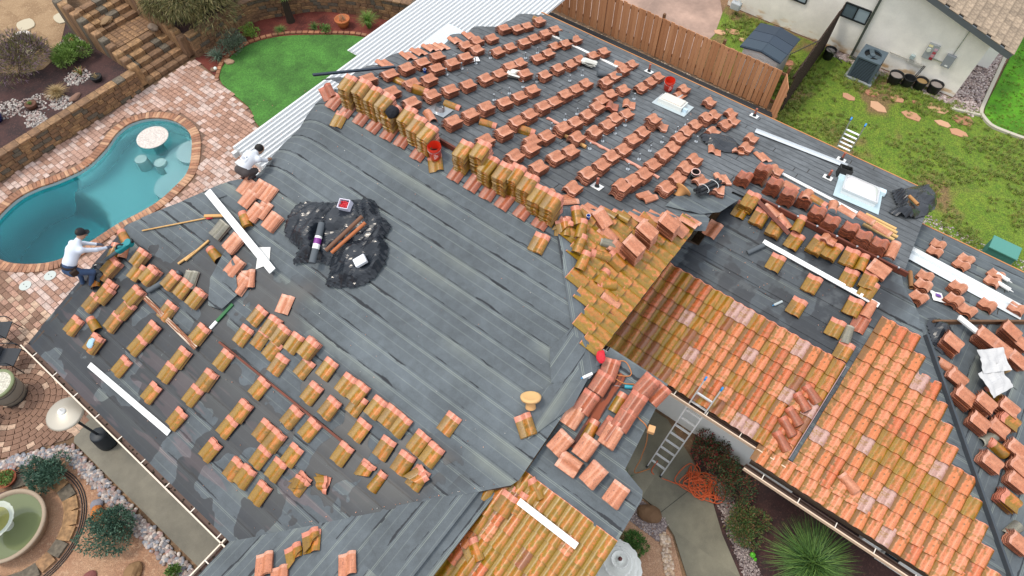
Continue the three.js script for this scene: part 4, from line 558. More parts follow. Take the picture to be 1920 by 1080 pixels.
{
  const p = thing('fan_palm', 'fan palm with shaggy dark trunk in red mulch', 'palm', [-20.75, 0, -12.7]);
  part(p, 'trunk', lathe([[0.17, 0], [0.14, 0.25], [0.13, 0.8], [0.15, 1.2], [0.02, 1.3]], 12), M(0x33281f, 0.95));
  for (let i = 0; i < 16; i++) { const a = i / 16 * 6.283 + rr(-.2, .2), el = rr(0.1, 0.75), f = part(p, 'frond', (() => { const L = []; for (let s = -5; s <= 5; s++) { const g = new THREE.ConeGeometry(0.025, 0.55, 3).scale(1, 1, 0.25).translate(0, 0.28, 0).rotateZ(s * 0.19).translate(0, 0.42, 0); L.push(g); } L.push(cyl(0.012, 0.016, 0.45, 0, 0.22, 0, 5)); return merge(L); })(), M([0x5a7a2c, 0x6f8f3a, 0x4b6a28][i % 3], 0.6)); f.position.y = 1.2; f.rotation.set(0, a, 0); f.rotateX(Math.PI / 2 - el); }
  const pot = thing('terracotta_pot', 'round terracotta pot with dry plant on red mulch', 'plant pot', [-18.85, 0, -13.75]);
  part(pot, 'bowl', lathe([[0, 0], [0.17, 0], [0.25, 0.2], [0.27, 0.3], [0.3, 0.3], [0.3, 0.36], [0.26, 0.36], [0.24, 0.28], [0, 0.28]]), M(0xb4673a, 0.8)); part(pot, 'dry_plant', blades(60, 0.12, 0.3, 0.28, 0.012, [[0.22, 0.17, 0.1], [0.3, 0.22, 0.13]], 0.5).translate(0, 0.28, 0), foliageM);
  const p2 = thing('clay_bowl', 'shallow brown clay bowl with a small succulent on gravel', 'plant pot', [-23.3, 0.7, -3.6]); part(p2, 'bowl', lathe([[0, 0], [0.16, 0], [0.2, 0.16], [0.17, 0.16], [0, 0.12]]), M(0x5c3b2c, 0.8)); part(p2, 'succulent', blades(30, 0.04, 0.12, 0.12, 0.03, GR, 0.4).translate(-0.04, 0.12, 0), foliageM);
  const p3 = thing('glazed_pot', 'blue glazed pot with a green plant at the wall end', 'plant pot', [-23.6, 0.7, -2.55]); part(p3, 'pot', lathe([[0, 0], [0.13, 0], [0.19, 0.2], [0.2, 0.3], [0.16, 0.3], [0, 0.25]]), M(0x1e2c5c, 0.2)); part(p3, 'plant', blades(70, 0.08, 0.28, 0.2, 0.03, GR, 0.5).translate(0, 0.27, 0), foliageM);
  const bk = thing('wicker_planter', 'low black planter of dry stems beside the river pebbles', 'plant pot', [-22.75, 0.7, -5.75]); part(bk, 'planter', lathe([[0, 0], [0.15, 0], [0.2, 0.16], [0.17, 0.16], [0, 0.1]]), M(0x17181a, 0.8)); part(bk, 'dry_stems', blades(40, 0.08, 0.2, 0.16, 0.012, TAN, 0.4).translate(0, 0.1, 0), foliageM);
}
function rock(label, pos, s, col, name = 'boulder', sq = [1, 0.6, 0.8]) {
  const g = new THREE.IcosahedronGeometry(s, 2), p = g.attributes.position, k = rnd() * 40; for (let i = 0; i < p.count; i++) { const x = p.getX(i), y = p.getY(i), z = p.getZ(i), f = 0.72 + 0.5 * fbm(x / s * 1.4 + k, y / s * 1.4 + z / s * 1.1 + k, 3); p.setXYZ(i, x * f * sq[0], y * f * sq[1], z * f * sq[2]); } g.computeVertexNormals();
  g.computeVertexNormals(); return solo(name, label, 'rock', g, M(col, 0.9), [pos[0], pos[1] + s * sq[1] * 0.35, pos[2]], rnd() * 6);
}
rock('white quartz boulder in the raised garden corner', [-26.9, 0.7, -5.4], 0.36, 0xd9d2c8); rock('flat brown rock lying on the lower garden steps', [-23.35, 0.9, -8.6], 0.24, 0x7a6a5c, 'boulder', [1, 0.5, 0.7]); rock('slanted tan rock on the upper garden steps', [-24.9, 1.0, -7.75], 0.26, 0x8e7456, 'boulder', [1.1, 0.45, 0.7]); rock('long flat brown stone at the raised garden edge', [-22.55, 0.7, -4.75], 0.2, 0x7d5f50, 'boulder', [1.3, 0.4, 0.6]); rock('pale tan boulder at the corner of the lawn bed', [-20.7, 0, -9.6], 0.2, 0xab8a70); rock('brown rock at the paver corner near the lawn', [-20.85, 0, -8.95], 0.13, 0x7e6653);
for (const [x, z, w] of [[-26.2, -5.1, 'nearest the quartz boulder'], [-27.6, -5.9, 'middle of the gravel path'], [-26.9, -7.0, 'squarest one by the path bend']]) solo('stepping_stone', `pale flat stepping stone in tan gravel, ${w}`, 'stepping stone', slab(smooth([[-.3, -.22], [.28, -.26], [.33, .2], [-.26, .25]], 14), 0.04, 0.04), M(0xb5ab94, 0.85), [x, 0.715, z], rr(-.4, .4));
// small globe lights on the cheek wall and path
for (const [x, y, z, w] of [[-24.9, 1.62, -7.0, 'top of the steps'], [-23.1, 1.1, -6.95, 'middle of the steps'], [-22.7, 1.6, -9.2, 'among the weeping shrub'], [-20.75, 0.1, -9.0, 'paver corner by the lawn']]) { const g = thing('path_light', `small white globe path light at ${w}`, 'light', [x, y, z]); part(g, 'stake', cyl(0.012, 0.012, 0.24, 0, -0.12, 0, 6), darkMetal); part(g, 'globe', new THREE.SphereGeometry(0.065, 14, 10), M(0xdfe8e0, 0.3)); }
// pebbles
const pebU = new THREE.IcosahedronGeometry(1, 1).scale(1, 0.6, 0.8);
function pebbles(label, name, n, y, size, cols, where2) {
  const im = new THREE.InstancedMesh(pebU, M(0xffffff, 0.7), n), o = new THREE.Object3D(), c = new THREE.Color(); let i = 0, guard = 0;
  while (i < n && guard++ < n * 30) { const p = where2(); if (!p) continue; const s = size * rr(0.5, 1.3); o.position.set(p[0], y + s * 0.25, p[1]); o.rotation.set(rr(-.4, .4), rnd() * 6, rr(-.4, .4)); o.scale.setScalar(s); o.updateMatrix(); im.setMatrixAt(i, o.matrix); const k = pick(cols), g = rr(0.75, 1.2); im.setColorAt(i, c.setRGB(k[0] * g, k[1] * g, k[2] * g)); i++; }
  im.count = i; im.name = name; im.userData = { kind: 'stuff', label, category: 'pebbles' }; shade(im); scene.add(im); return im;
}
const inside = (poly) => { const xs = poly.map((p) => p[0]), zs = poly.map((p) => p[1]), a = Math.min(...xs), b = Math.max(...xs), c = Math.min(...zs), d = Math.max(...zs); return () => { const x = rr(a, b), z = rr(c, d); return inPoly(poly, x, z) ? [x, z] : null; }; };
const RIVER = [[0.3, 0.24, 0.22], [0.42, 0.34, 0.3], [0.2, 0.2, 0.22], [0.5, 0.44, 0.4], [0.33, 0.22, 0.2], [0.26, 0.27, 0.3]], PINK = [[0.3, 0.22, 0.2], [0.4, 0.32, 0.3], [0.22, 0.17, 0.17], [0.5, 0.42, 0.4]], PALE = [[0.34, 0.3, 0.27], [0.44, 0.4, 0.37], [0.22, 0.2, 0.19], [0.28, 0.2, 0.18]];
pebbles('pale river pebbles drifting through the raised garden', 'garden_pebbles', 1200, 0.7, 0.04, PALE, () => { const t = rnd(), c = [[-23.45, -5.4, 0.45], [-23.3, -3.7, 0.6], [-22.7, -4.3, 0.35], [-25.2, -6.3, 0.5], [-23.9, -3.0, 0.5], [-22.6, -3.3, 0.35]][Math.floor(t * 6)], a = rnd() * 6.28, r = c[2] * Math.sqrt(rnd()); return [c[0] + Math.cos(a) * r, c[1] + Math.sin(a) * r]; });
// ---------- white patio cover ----------
{
  const pc = thing('patio_cover', 'white ribbed metal patio cover attached beside the gable', 'patio cover'), rib = (L) => { const s = new THREE.Shape([[0, 0], [0.085, 0], [0.092, 0.07], [0.142, 0.07], [0.15, 0], [0.15, -0.01], [0, -0.01]].map((p) => new THREE.Vector2(...p))); return new THREE.ExtrudeGeometry(s, { depth: L, bevelEnabled: false }); };
  const wm = M(0xd3d6d8, 0.5);
  for (let i = 0; i < 27; i++) { const x = -14.95 + i * 0.15, far = -18.6, near = x < -14.5 ? -10.8 : -5.75 + (x > -11.4 ? -1.2 : 0); part(pc, 'roof_panel', rib(near - far), wm, [x, 2.5, far]); }
  part(pc, 'beam', box(0.12, 0.18, 12.4, -14.35, 2.36, -11.8), wm); part(pc, 'end_beam', box(3.2, 0.16, 0.1, -12.9, 2.38, -5.8), wm); part(pc, 'fascia', box(0.9, 0.14, 0.16, -13.6, 2.36, -5.5), wm);
  for (const z of [-6.2, -10.6, -15]) part(pc, 'post', box(0.1, 2.3, 0.1, -14.35, 1.15, z), wm);
  part(pc, 'clear_panel', box(0.85, 0.012, 1.7, -12.75, 2.585, -12.9), MP({ color: 0xdfe9ee, roughness: 0.15, transmission: 0.3, thickness: 0 }));
}

// ---------- front garden, lower left ----------
structure('patio_slab', slab([[-12.6, 0.8], [-12.55, 2.1], [-12.2, 2.4], [-5.6, 2.34], [-5.6, 0.8]], 0.02, 0.06), concreteA, 'smooth grey concrete slab under the front gutter');
structure('sandy_bed', slab(smooth([[-12.3, 2.6], [-9, 2.7], [-6.4, 2.6], [-6, 5], [-8, 8], [-13, 7.5], [-14.5, 5.4], [-13.4, 4.1], [-12.8, 3.3]], 50), -0.005, 0.03), sand, 'pinkish sandy planting bed around the fountain');
pebbles('mixed river pebbles bordering the concrete slab', 'border_pebbles', 1500, 0, 0.055, RIVER, () => rnd() < 0.72 ? [rr(-12.2, -6.3), 2.42 + Math.abs(rr(-.3, .3)) + 0.1 * rnd()] : (() => { const t = rnd(); return [-12.3 - t * 0.9 + rr(-.05, .25), 2.6 + t * 1.2 + rr(-.05, .2)]; })());
bush('rounded blue-green shrub nearer the paved patio', [-11.85, 0, 3.15], 0.6, 0.62, 3600, 0.07, 0.035, BLUE, { lobes: 14 }); bush('rounded blue-green shrub beside the orange rock', [-9.45, 0, 3.12], 0.66, 0.7, 4000, 0.07, 0.035, BLUE, { lobes: 15 });
bush('small leafy green plant at the pebble border end', [-7.6, 0, 2.75], 0.22, 0.25, 320, 0.07, 0.04, GR);
{ const p = thing('terracotta_pot', 'low terracotta pot full of green groundcover by the patio', 'plant pot', [-12.55, 0, 3.9]); part(p, 'pot', lathe([[0, 0], [0.15, 0], [0.22, 0.2], [0.24, 0.22], [0.2, 0.22], [0, 0.18]]), M(0x8d4a30, 0.8)); part(p, 'groundcover', leaves(420, (q, d) => { const a = rnd() * 6.28, r = 0.2 * Math.sqrt(rnd()); q.set(Math.cos(a) * r, 0.2 + rnd() * 0.08, Math.sin(a) * r); d.set(rr(-1, 1), rr(.2, 1), rr(-1, 1)); }, 0.06, 0.03, GR), foliageM); }
rock('dark purple-brown boulder with a yellow face near the patio pot', [-12.15, 0, 4.2], 0.3, 0x5b4440); rock('upright orange sandstone rock between the two blue-green shrubs', [-10.1, 0, 3.05], 0.26, 0xb06c32, 'boulder', [0.8, 0.8, 0.6]); rock('small grey rock beside the orange sandstone', [-10.35, 0, 2.95], 0.17, 0x80808a); rock('dark red flat stone below the second shrub', [-9.0, 0, 4.15], 0.26, 0x7c4a46, 'boulder', [1.2, 0.35, 0.7]); rock('tan boulder in sand near the slab corner', [-8.35, 0, 3.35], 0.26, 0x86694a);
{
  const f = thing('tiered_fountain', 'two-tier stone fountain with murky green basin ringed by pavers', 'fountain', [-11.35, 0, 4.42]), st = M(0xa08f7c, 0.8), pale = M(0xb9c0b4, 0.75);
  part(f, 'basin', lathe([[0.4, 0], [0.72, 0.08], [0.8, 0.34], [0.84, 0.36], [0.84, 0.42], [0.77, 0.43], [0.74, 0.36], [0.68, 0.16], [0, 0.14]], 48), st); part(f, 'basin_water', cyl(0.75, 0.75, 0.01, 0, 0.35, 0, 40), MP({ color: 0x6b7452, roughness: 0.06 }));
  part(f, 'pedestal', lathe([[0.16, 0.14], [0.2, 0.2], [0.1, 0.4], [0.13, 0.62], [0.2, 0.72], [0, 0.72]], 20), pale);
  const scal = (r, y, nm) => { const g = lathe([[0.06, y], [r * 0.7, y + 0.04], [r, y + 0.14], [r * 1.02, y + 0.17], [r * 0.92, y + 0.16], [r * 0.6, y + 0.09], [0, y + 0.07]], 48), p = g.attributes.position; for (let i = 0; i < p.count; i++) { const x = p.getX(i), z = p.getZ(i), q = Math.hypot(x, z), a = Math.atan2(z, x), k = 1 + 0.035 * Math.abs(Math.sin(a * 10)) * (q / r); p.setX(i, x * k); p.setZ(i, z * k); } g.computeVertexNormals(); part(f, nm, g, pale); part(f, 'bowl_water', cyl(r * 0.75, r * 0.75, 0.008, 0, y + 0.12, 0, 30), MP({ color: 0x8a8a52, roughness: 0.08 })); };
  scal(0.42, 0.72, 'lower_bowl'); part(f, 'upper_stem', lathe([[0.07, 0.8], [0.05, 1.0], [0.08, 1.12], [0, 1.12]], 14), pale); scal(0.27, 1.1, 'upper_bowl'); part(f, 'finial', lathe([[0.05, 1.18], [0.08, 1.26], [0.03, 1.34], [0, 1.36]], 14), pale);
  const ring = thing('fountain_edging', 'ring of brown and grey pavers around the tiered fountain', 'edging', [-11.35, 0, 4.42]); for (let i = 0; i < 22; i++) { const a = i / 22 * 6.283, m = part(ring, 'paver', new RoundedBoxGeometry(0.33, 0.07, 0.34, 1, 0.012), pick([stoneT[0], stoneT[1], stoneT[2], stoneT[3]]), [Math.cos(a) * 1.2, 0.035, Math.sin(a) * 1.2]); m.rotation.y = -a; }
  for (let r = 0; r < 3; r++) { const t = solo('edging_cable', ['inner', 'middle', 'outer'][r] + ' black drip line coiled around the fountain pavers', 'cable', new THREE.TorusGeometry(1.43 + r * 0.05, 0.012, 5, 60).rotateX(Math.PI / 2), rubber, [-11.35, 0.012, 4.42]); void t; }
  tuft('green grass tuft beside the fountain basin', [-12.2, 0, 5.0], 120, 0.35, 0.35, 0.02, GR, 0.6); tuft('low green tuft below the fountain pavers', [-11.4, 0, 5.4], 90, 0.25, 0.3, 0.02, GR, 0.6);
}
{
  const b = thing('barrel_table', 'wooden barrel table with a pebbled top and black hoops', 'table', [-14.55, 0.02, 2.62]);
  part(b, 'barrel', lathe([[0.3, 0], [0.36, 0.2], [0.38, 0.4], [0.36, 0.6], [0.33, 0.7], [0, 0.7]], 32), M(0x7d776c, 0.75)); for (const y of [0.1, 0.25, 0.55]) part(b, 'hoop', cyl(0.368, 0.362, 0.05, 0, y, 0, 32, true), darkMetal);
  part(b, 'top_rim', lathe([[0.33, 0.7], [0.42, 0.7], [0.43, 0.76], [0.36, 0.77], [0.35, 0.73]], 32), M(0x77805e, 0.8)); part(b, 'pebble_top', cyl(0.36, 0.36, 0.03, 0, 0.735, 0, 32), M(0xffffff, 0.8, { map: tex(96, 96, (u, v) => { const g = 0.8 + 0.4 * fbm(u * 26, v * 26, 2); return [190 * g, 186 * g, 172 * g]; }) }));
  const chair = (x, z, t, w) => { const c = thing('sling_chair', w, 'chair', [x, 0.02, z], t, 'patio chairs'), m = M(0x252b33, 0.6); const s = part(c, 'seat', rbox(0.52, 0.03, 0.5, 0.012, 0, 0.42, 0), m); void s; const bk = part(c, 'backrest', rbox(0.52, 0.6, 0.03, 0.012, 0, 0.3, 0), m, [0, 0.44, -0.24]); bk.rotation.x = -0.3; for (const sx of [-1, 1]) { for (const sz of [-1, 1]) part(c, 'leg', tube([[sx * 0.25, 0.43, sz * 0.2], [sx * 0.27, 0.0, sz * 0.27]], 0.014, 4, 6), darkMetal); part(c, 'armrest', tube([[sx * 0.28, 0.44, 0.24], [sx * 0.29, 0.64, 0.2], [sx * 0.29, 0.64, -0.25], [sx * 0.27, 0.75, -0.33]], 0.014, 12, 6), darkMetal); } };
  chair(-16.3, 1.75, 2.3, 'navy sling patio chair farther from the barrel table'); chair(-15.35, 2.05, 2.2, 'navy sling patio chair tucked beside the barrel table'); chair(-14.5, 3.5, 3.6, 'blue-black sling chair below the barrel table');
  const h = thing('patio_heater', 'standing patio heater with round dome reflector beside the gutter', 'heater', [-11.5, 0.02, 1.85]), hm = M(0xb9b3a6, 0.4, { metalness: 0.4 });
  part(h, 'base', lathe([[0, 0], [0.25, 0], [0.25, 0.1], [0.2, 0.5], [0.17, 0.56], [0, 0.56]], 24), darkMetal); part(h, 'pole', cyl(0.03, 0.03, 1.3, 0, 1.1, 0, 12), darkMetal); part(h, 'burner', cyl(0.1, 0.08, 0.25, 0, 1.8, 0, 16), steel); part(h, 'reflector', lathe([[0.4, 1.86], [0.42, 1.9], [0.38, 1.94], [0.15, 2.02], [0.07, 2.03], [0, 2.03]], 40), hm); part(h, 'finial', lathe([[0.09, 2.03], [0.08, 2.07], [0.03, 2.09], [0.02, 2.13], [0, 2.14]], 16), whitePaint);
}

// ---------- entry path, lower right ----------
structure('entry_path', slab([[-1.4, -5.3], [-0.5, -5.35], [0, -5.2], [0.44, -5.18], [1.06, -4.9], [1.76, -4.28], [2.2, -3.4], [3.4, -4.1], [2.73, -5.02], [1.96, -5.6], [1.34, -6.22], [0.77, -6.6], [0.36, -6.84], [-0.5, -7.3], [-1.4, -7.3]], 0.02, 0.06), concreteB, 'curved grey concrete path to the front door');
for (const [a, b, w] of [[[0.55, -5.16], [0.98, -6.5], 'nearer the ladder']]) { const g = solo('path_joint', 'dark control joint across the entry path, ' + w, 'joint', box(0.012, 0.006, Math.hypot(b[0] - a[0], b[1] - a[1])), M(0x2f2e2a, 0.9), [(a[0] + b[0]) / 2, 0.0215, (a[1] + b[1]) / 2]); g.rotation.y = Math.atan2(b[0] - a[0], b[1] - a[1]); }
structure('gravel_bed', slab([[-0.6, -5.1], [0.45, -5.1], [1.05, -4.85], [1.7, -4.2], [2.1, -3.2], [-0.5, -2.2], [-0.6, -4]], 0.0, 0.03), sand, 'pinkish earth and gravel left of the entry path');
structure('shrub_bed', slab([[0.4, -6.9], [1.4, -6.2], [2.0, -5.55], [2.8, -4.95], [3.6, -4], [8, -4.5], [8, -7.6], [0.2, -7.6]], 0.0, 0.03), mulch, 'dark mulch bed between path and garage');
pebbles('small pinkish gravel beside the entry path', 'path_gravel', 6500, 0, 0.021, [[0.2, 0.15, 0.14], [0.27, 0.22, 0.21], [0.15, 0.12, 0.12], [0.36, 0.3, 0.28]], () => { const t = rnd(); if (t < 0.45) return [rr(-0.55, 0.85), rr(-5.12, -4.55)]; const u = rnd(); return [1.0 + u * 2.6 + rr(0, 0.5), -6.5 + u * 2.3 - rr(0, 0.2) - 0.1]; });
pebbles('tan pebbles edging the curve of the entry path', 'path_edge_pebbles', 420, 0, 0.045, [[0.5, 0.36, 0.24], [0.56, 0.44, 0.34], [0.4, 0.28, 0.2]], () => { const u = rnd(); return [0.95 + u * 1.1 - rr(0, 0.2), -4.85 + u * 1.35 + rr(0, 0.12)]; });
const RED = [...DARK, [0.14, 0.07, 0.03], [0.2, 0.04, 0.03]];
bush('dense dark shrub with crimson leaves under the ladder', [0.75, 0, -7.1], 0.55, 0.75, 3000, 0.055, 0.03, [...RED, [0.32, 0.02, 0.03]], { lobes: 10 }); bush('reddish-green shrub between ladder and garage pillar', [1.55, 0, -6.75], 0.7, 0.7, 3800, 0.055, 0.028, RED, { lobes: 12 }); bush('rounded red-tipped green shrub beside the sago palm', [2.35, 0, -6.05], 0.55, 0.62, 4200, 0.06, 0.024, [[0.08, 0.14, 0.03], [0.05, 0.11, 0.03], [0.2, 0.12, 0.05]], { lobes: 14 });
bush('compact round green shrub beside the porch roof corner', [0.42, 0, -4.05], 0.36, 0.6, 3000, 0.05, 0.022, [[0.06, 0.16, 0.025], [0.09, 0.2, 0.035], [0.04, 0.11, 0.02]], { lobes: 10 }); tuft('small dark strap-leaf plant at the porch corner', [-0.52, 0, -5.3], 40, 0.3, 0.3, 0.03, DARK, 0.5, 'strap_leaf_plant');
{ const g = thing('sago_palm', 'large dark green sago palm beside the garage gutter', 'palm', [3.75, 0, -6.05]); part(g, 'trunk', cyl(0.2, 0.24, 0.4, 0, 0.2, 0, 14), M(0x3b2d20, 0.95)); part(g, 'fronds', blades(1100, 0.12, 0.75, 1.12, 0.03, [[0.06, 0.14, 0.025], [0.09, 0.19, 0.035], [0.14, 0.25, 0.05], [0.035, 0.09, 0.02]], 0.55).translate(0, 0.38, 0), foliageM); }
rock('squarish brown boulder beside the entry path', [0.35, 0, -4.95], 0.26, 0x6b5038, 'boulder', [1.1, 0.7, 0.85]);
{
  const f = thing('scalloped_fountain', 'white scalloped tiered fountain below the porch tiles', 'fountain', [0.3, 0, -3.3]), w = M(0xd9dbd6, 0.7);
  for (const [r, y, nm] of [[0.62, 0.35, 'basin'], [0.46, 0.8, 'lower_bowl'], [0.31, 1.15, 'middle_bowl'], [0.18, 1.45, 'upper_bowl']]) { const g = lathe([[0.08, y], [r * 0.7, y + 0.05], [r * 0.95, y + 0.14], [r, y + 0.18], [r * 0.88, y + 0.17], [r * 0.5, y + 0.1], [0, y + 0.09]], 60), p = g.attributes.position; for (let i = 0; i < p.count; i++) { const x = p.getX(i), z = p.getZ(i), q = Math.hypot(x, z), a = Math.atan2(z, x), k = 1 + 0.06 * Math.abs(Math.sin(a * 9)) * (q / r); p.setX(i, x * k); p.setZ(i, z * k); } g.computeVertexNormals(); part(f, nm, g, w); }
  part(f, 'column', lathe([[0.3, 0], [0.12, 0.3], [0.1, 1.5], [0.06, 1.62], [0, 1.64]], 16), w); part(f, 'finial', new THREE.SphereGeometry(0.045, 12, 8), M(0x5a2a22, 0.6), [0, 1.68, 0]);
  const t = solo('garden_toy', 'small bright green and yellow garden ornament on gravel', 'ornament', merge([new THREE.SphereGeometry(0.07, 8, 6).translate(0, 0.08, 0), new THREE.ConeGeometry(0.05, 0.14, 6).translate(0.1, 0.07, 0.03), new THREE.SphereGeometry(0.045, 8, 6).translate(-0.03, 0.17, 0.02)]), M(0x58b02a, 0.5), [2.72, 0, -5.6]); void t;
  const l = thing('wall_lantern', 'dark framed lantern with pitched brown cap on the garage wall', 'lantern', [4.95, 1.25, -7.22]); part(l, 'cap', new THREE.ConeGeometry(0.22, 0.2, 4).rotateY(0.785).translate(0, 0.32, 0.1), M(0x7a4634, 0.7)); for (const sx of [-1, 1]) for (const sz of [-1, 1]) part(l, 'frame_post', box(0.025, 0.36, 0.025, sx * 0.12, 0.06, 0.1 + sz * 0.12), darkMetal); part(l, 'glass', box(0.2, 0.32, 0.2, 0, 0.06, 0.1), MP({ color: 0x8fb0bc, roughness: 0.1 })); part(l, 'base', box(0.29, 0.03, 0.29, 0, -0.13, 0.1), darkMetal);
}
function ladder(name, label, foot, head, w, rungs, ext) {
  const g = thing(name, label, 'ladder'), a = new THREE.Vector3(...foot), b = new THREE.Vector3(...head), L = a.distanceTo(b), m = new THREE.Group(); m.name = 'frame'; g.add(m); g.position.copy(a); const dir = b.clone().sub(a).normalize(), side = new THREE.Vector3(1, 0, 0), nrm = new THREE.Vector3().crossVectors(side, dir); g.quaternion.setFromRotationMatrix(new THREE.Matrix4().makeBasis(side, dir, nrm)); g.remove(m);
  for (const s of [-1, 1]) { part(g, 'rail', box(0.03, L, 0.07, s * w / 2, L / 2, 0), alum); part(g, 'rail_cap', rbox(0.045, 0.08, 0.085, 0.01, s * w / 2, L, 0), M(0x2f86c9, 0.5)); part(g, 'foot', box(0.05, 0.06, 0.1, s * w / 2, 0.03, 0), rubber); }
  for (let i = 0; i < rungs; i++) part(g, 'rung', box(w, 0.032, 0.045, 0, 0.3 + i * 0.305, 0), alum); void ext; return g;
}
ladder('extension_ladder', 'aluminium ladder leaning on the garage eave above the entry path', [-0.09, 0.02, -5.92], [0.05, 3.35, -7.06], 0.39, 10); ladder('extension_ladder', 'aluminium ladder leaning on the rear eave above the grass', [-0.55, 0, -18.1], [-0.55, 3.6, -16.2], 0.4, 11);
{ const pts = []; let a = 0; for (let i = 0; i < 190; i++) { a += 0.62 + 0.5 * (noise(i * 0.13, 5) - 0.5); const q = 0.12 + 0.42 * noise(i * 0.11 + 7, 2), cx = 1.02 + 0.5 * (noise(i * 0.045, 11) - 0.5), cz = -6.3 + 0.42 * (noise(i * 0.05, 23) - 0.5); pts.push([cx + q * Math.cos(a), 0.04 + 0.1 * noise(i * 0.3, 9), cz + q * 0.75 * Math.sin(a * (1 + 0.02 * Math.sin(i)))]); } pts.unshift([-0.15, 0.6, -5.98], [-0.1, 0.04, -5.85], [0.4, 0.035, -5.95]); solo('extension_cable', 'tangled orange extension cable heaped on the path edge', 'cable', tube(pts, 0.013, 900, 5), M(0xc2562a, 0.6)); }

// ---------- right-hand yard ----------
structure('side_yard', slab([[-3.2, -16.2], [12, -13], [12, -23.4], [4.2, -23.45], [3.1, -23.4], [2.6, -23.8], [2.5, -24.4], [1.6, -24.1], [-3.2, -23.85]], 0.0, 0.04), grassM, 'patchy grass and weeds between the two houses');
structure('neighbour_lawn', slab([[2.6, -24.4], [2.72, -23.8], [3.15, -23.55], [4.2, -23.62], [14, -24.5], [14, -45], [2.3, -45]], 0.01, 0.04), (() => { const t = tex(256, 256, (u, v) => { const g = hash(Math.floor(u * 256), Math.floor(v * 256)), n = fbm(u * 6, v * 6, 3), s = 0.7 + 0.4 * g + 0.4 * (n - 0.5); return [84 * s, 146 * s, 20 * s]; }); t.repeat.set(0.3, 0.3); return M(0xffffff, 0.95, { map: t, bumpMap: t, bumpScale: 0.03 }); })(), 'bright green neighbouring lawn');
structure('gravel_strip', slab([[-3.3, -16.3], [-12, -16.3], [-30, -16.6], [-30, -19.5], [-3.3, -19.5]], 0.0, 0.04), gravelBed, 'tan gravel strip between rear eave and wooden fence');
pebbles('tan gravel along the foot of the fence', 'fence_gravel', 3200, 0, 0.03, [[0.42, 0.34, 0.26], [0.5, 0.43, 0.35], [0.32, 0.27, 0.22]], () => [rr(-16, -3.6), rr(-19.5, -18.2)]);
pebbles('reddish gravel along the neighbouring house wall', 'wall_gravel', 3400, 0, 0.045, PINK, () => rnd() < 0.55 ? (() => { const z = rr(-28, -23.6); return [rr(1.55, 2.45 - (z + 24) * 0.05 * 0), z]; })() : [rr(-3, 1.6), rr(-24.1, -23.75)]);
structure('driveway', slab([[-30, -20.1], [-7.1, -20.1], [-7.0, -22.2], [-7.4, -23.6], [-9, -26], [-30, -30]], 0.01, 0.05), driveM, 'pinkish grey concrete drive behind the fence');
structure('back_grass', slab([[-7, -20], [-3.1, -20], [-3.1, -24.1], [-7.5, -24.1], [-7.1, -22]], 0.0, 0.04), grassM, 'narrow strip of grass behind the fence');
{ const c = thing('garden_kerb', 'pale concrete kerb curving between gravel and bright lawn', 'kerb'), k = M(0xb7b1a2, 0.85); part(c, 'kerb_strip', (() => { const p = [[2.3, -30], [2.5, -24.4], [2.62, -23.85], [3.08, -23.48], [4.15, -23.53], [7, -23.9], [12, -24.6]], cu = new THREE.CatmullRomCurve3(p.map((q) => new THREE.Vector3(q[0], 0.03, q[1])), false, 'catmullrom', 0.3), s = new THREE.Shape([[-.06, -.05], [.06, -.05], [.06, .05], [-.06, .05]].map((q) => new THREE.Vector2(q[1], q[0]))); return new THREE.ExtrudeGeometry(s, { steps: 80, extrudePath: cu, bevelEnabled: false }); })(), k); part(c, 'kerb_strip', box(1.0, 0.08, 0.1, 0, 0, 0), k, [2.1, 0.03, -23.65]).rotation.y = 0.3; }
const flagM = [M(0xb98a6c, 0.85), M(0xa8745c, 0.85), M(0xc49a7a, 0.85)];
[[-1.49, -21.91, 0.22, 'beside the unit corner'], [-0.87, -22.63, 0.24, 'just below the air conditioner'], [-0.46, -22.07, 0.3, 'second below the air conditioner'], [-0.08, -22.88, 0.27, 'below the first black pot'], [0.57, -23.1, 0.14, 'smallest one below the pots'], [1.27, -23.25, 0.34, 'large one below the last pot'], [0.69, -22.33, 0.3, 'long one mid-yard'], [2.17, -23.2, 0.33, 'large one near the kerb'], [1.67, -22.62, 0.22, 'thin one mid-yard'], [2.25, -22.47, 0.26, 'nearest the kerb curve'], [-4.04, -22.31, 0.25, 'beside the shed'], [-6.9, -22.4, 0.22, 'by the drive edge'], [-6.5, -22.75, 0.25, 'nearer the neighbour wall'], [-6.1, -21.6, 0.28, 'nearest the fence'], [-6.0, -22.5, 0.14, 'small one near the shed']].forEach(([x, z, r, w], i) => solo('flagstone', `flat pinkish flagstone in the grass, ${w}`, 'flagstone', slab(range(6).map((j) => { const a = j / 6 * 6.283 + rr(-.2, .2), q = r * rr(0.75, 1.15); return [Math.cos(a) * q * 1.2, Math.sin(a) * q * 0.8]; }), 0.025, 0.03), flagM[i % 3], [x, 0.002, z], rr(-.4, .4), 'flagstones'));
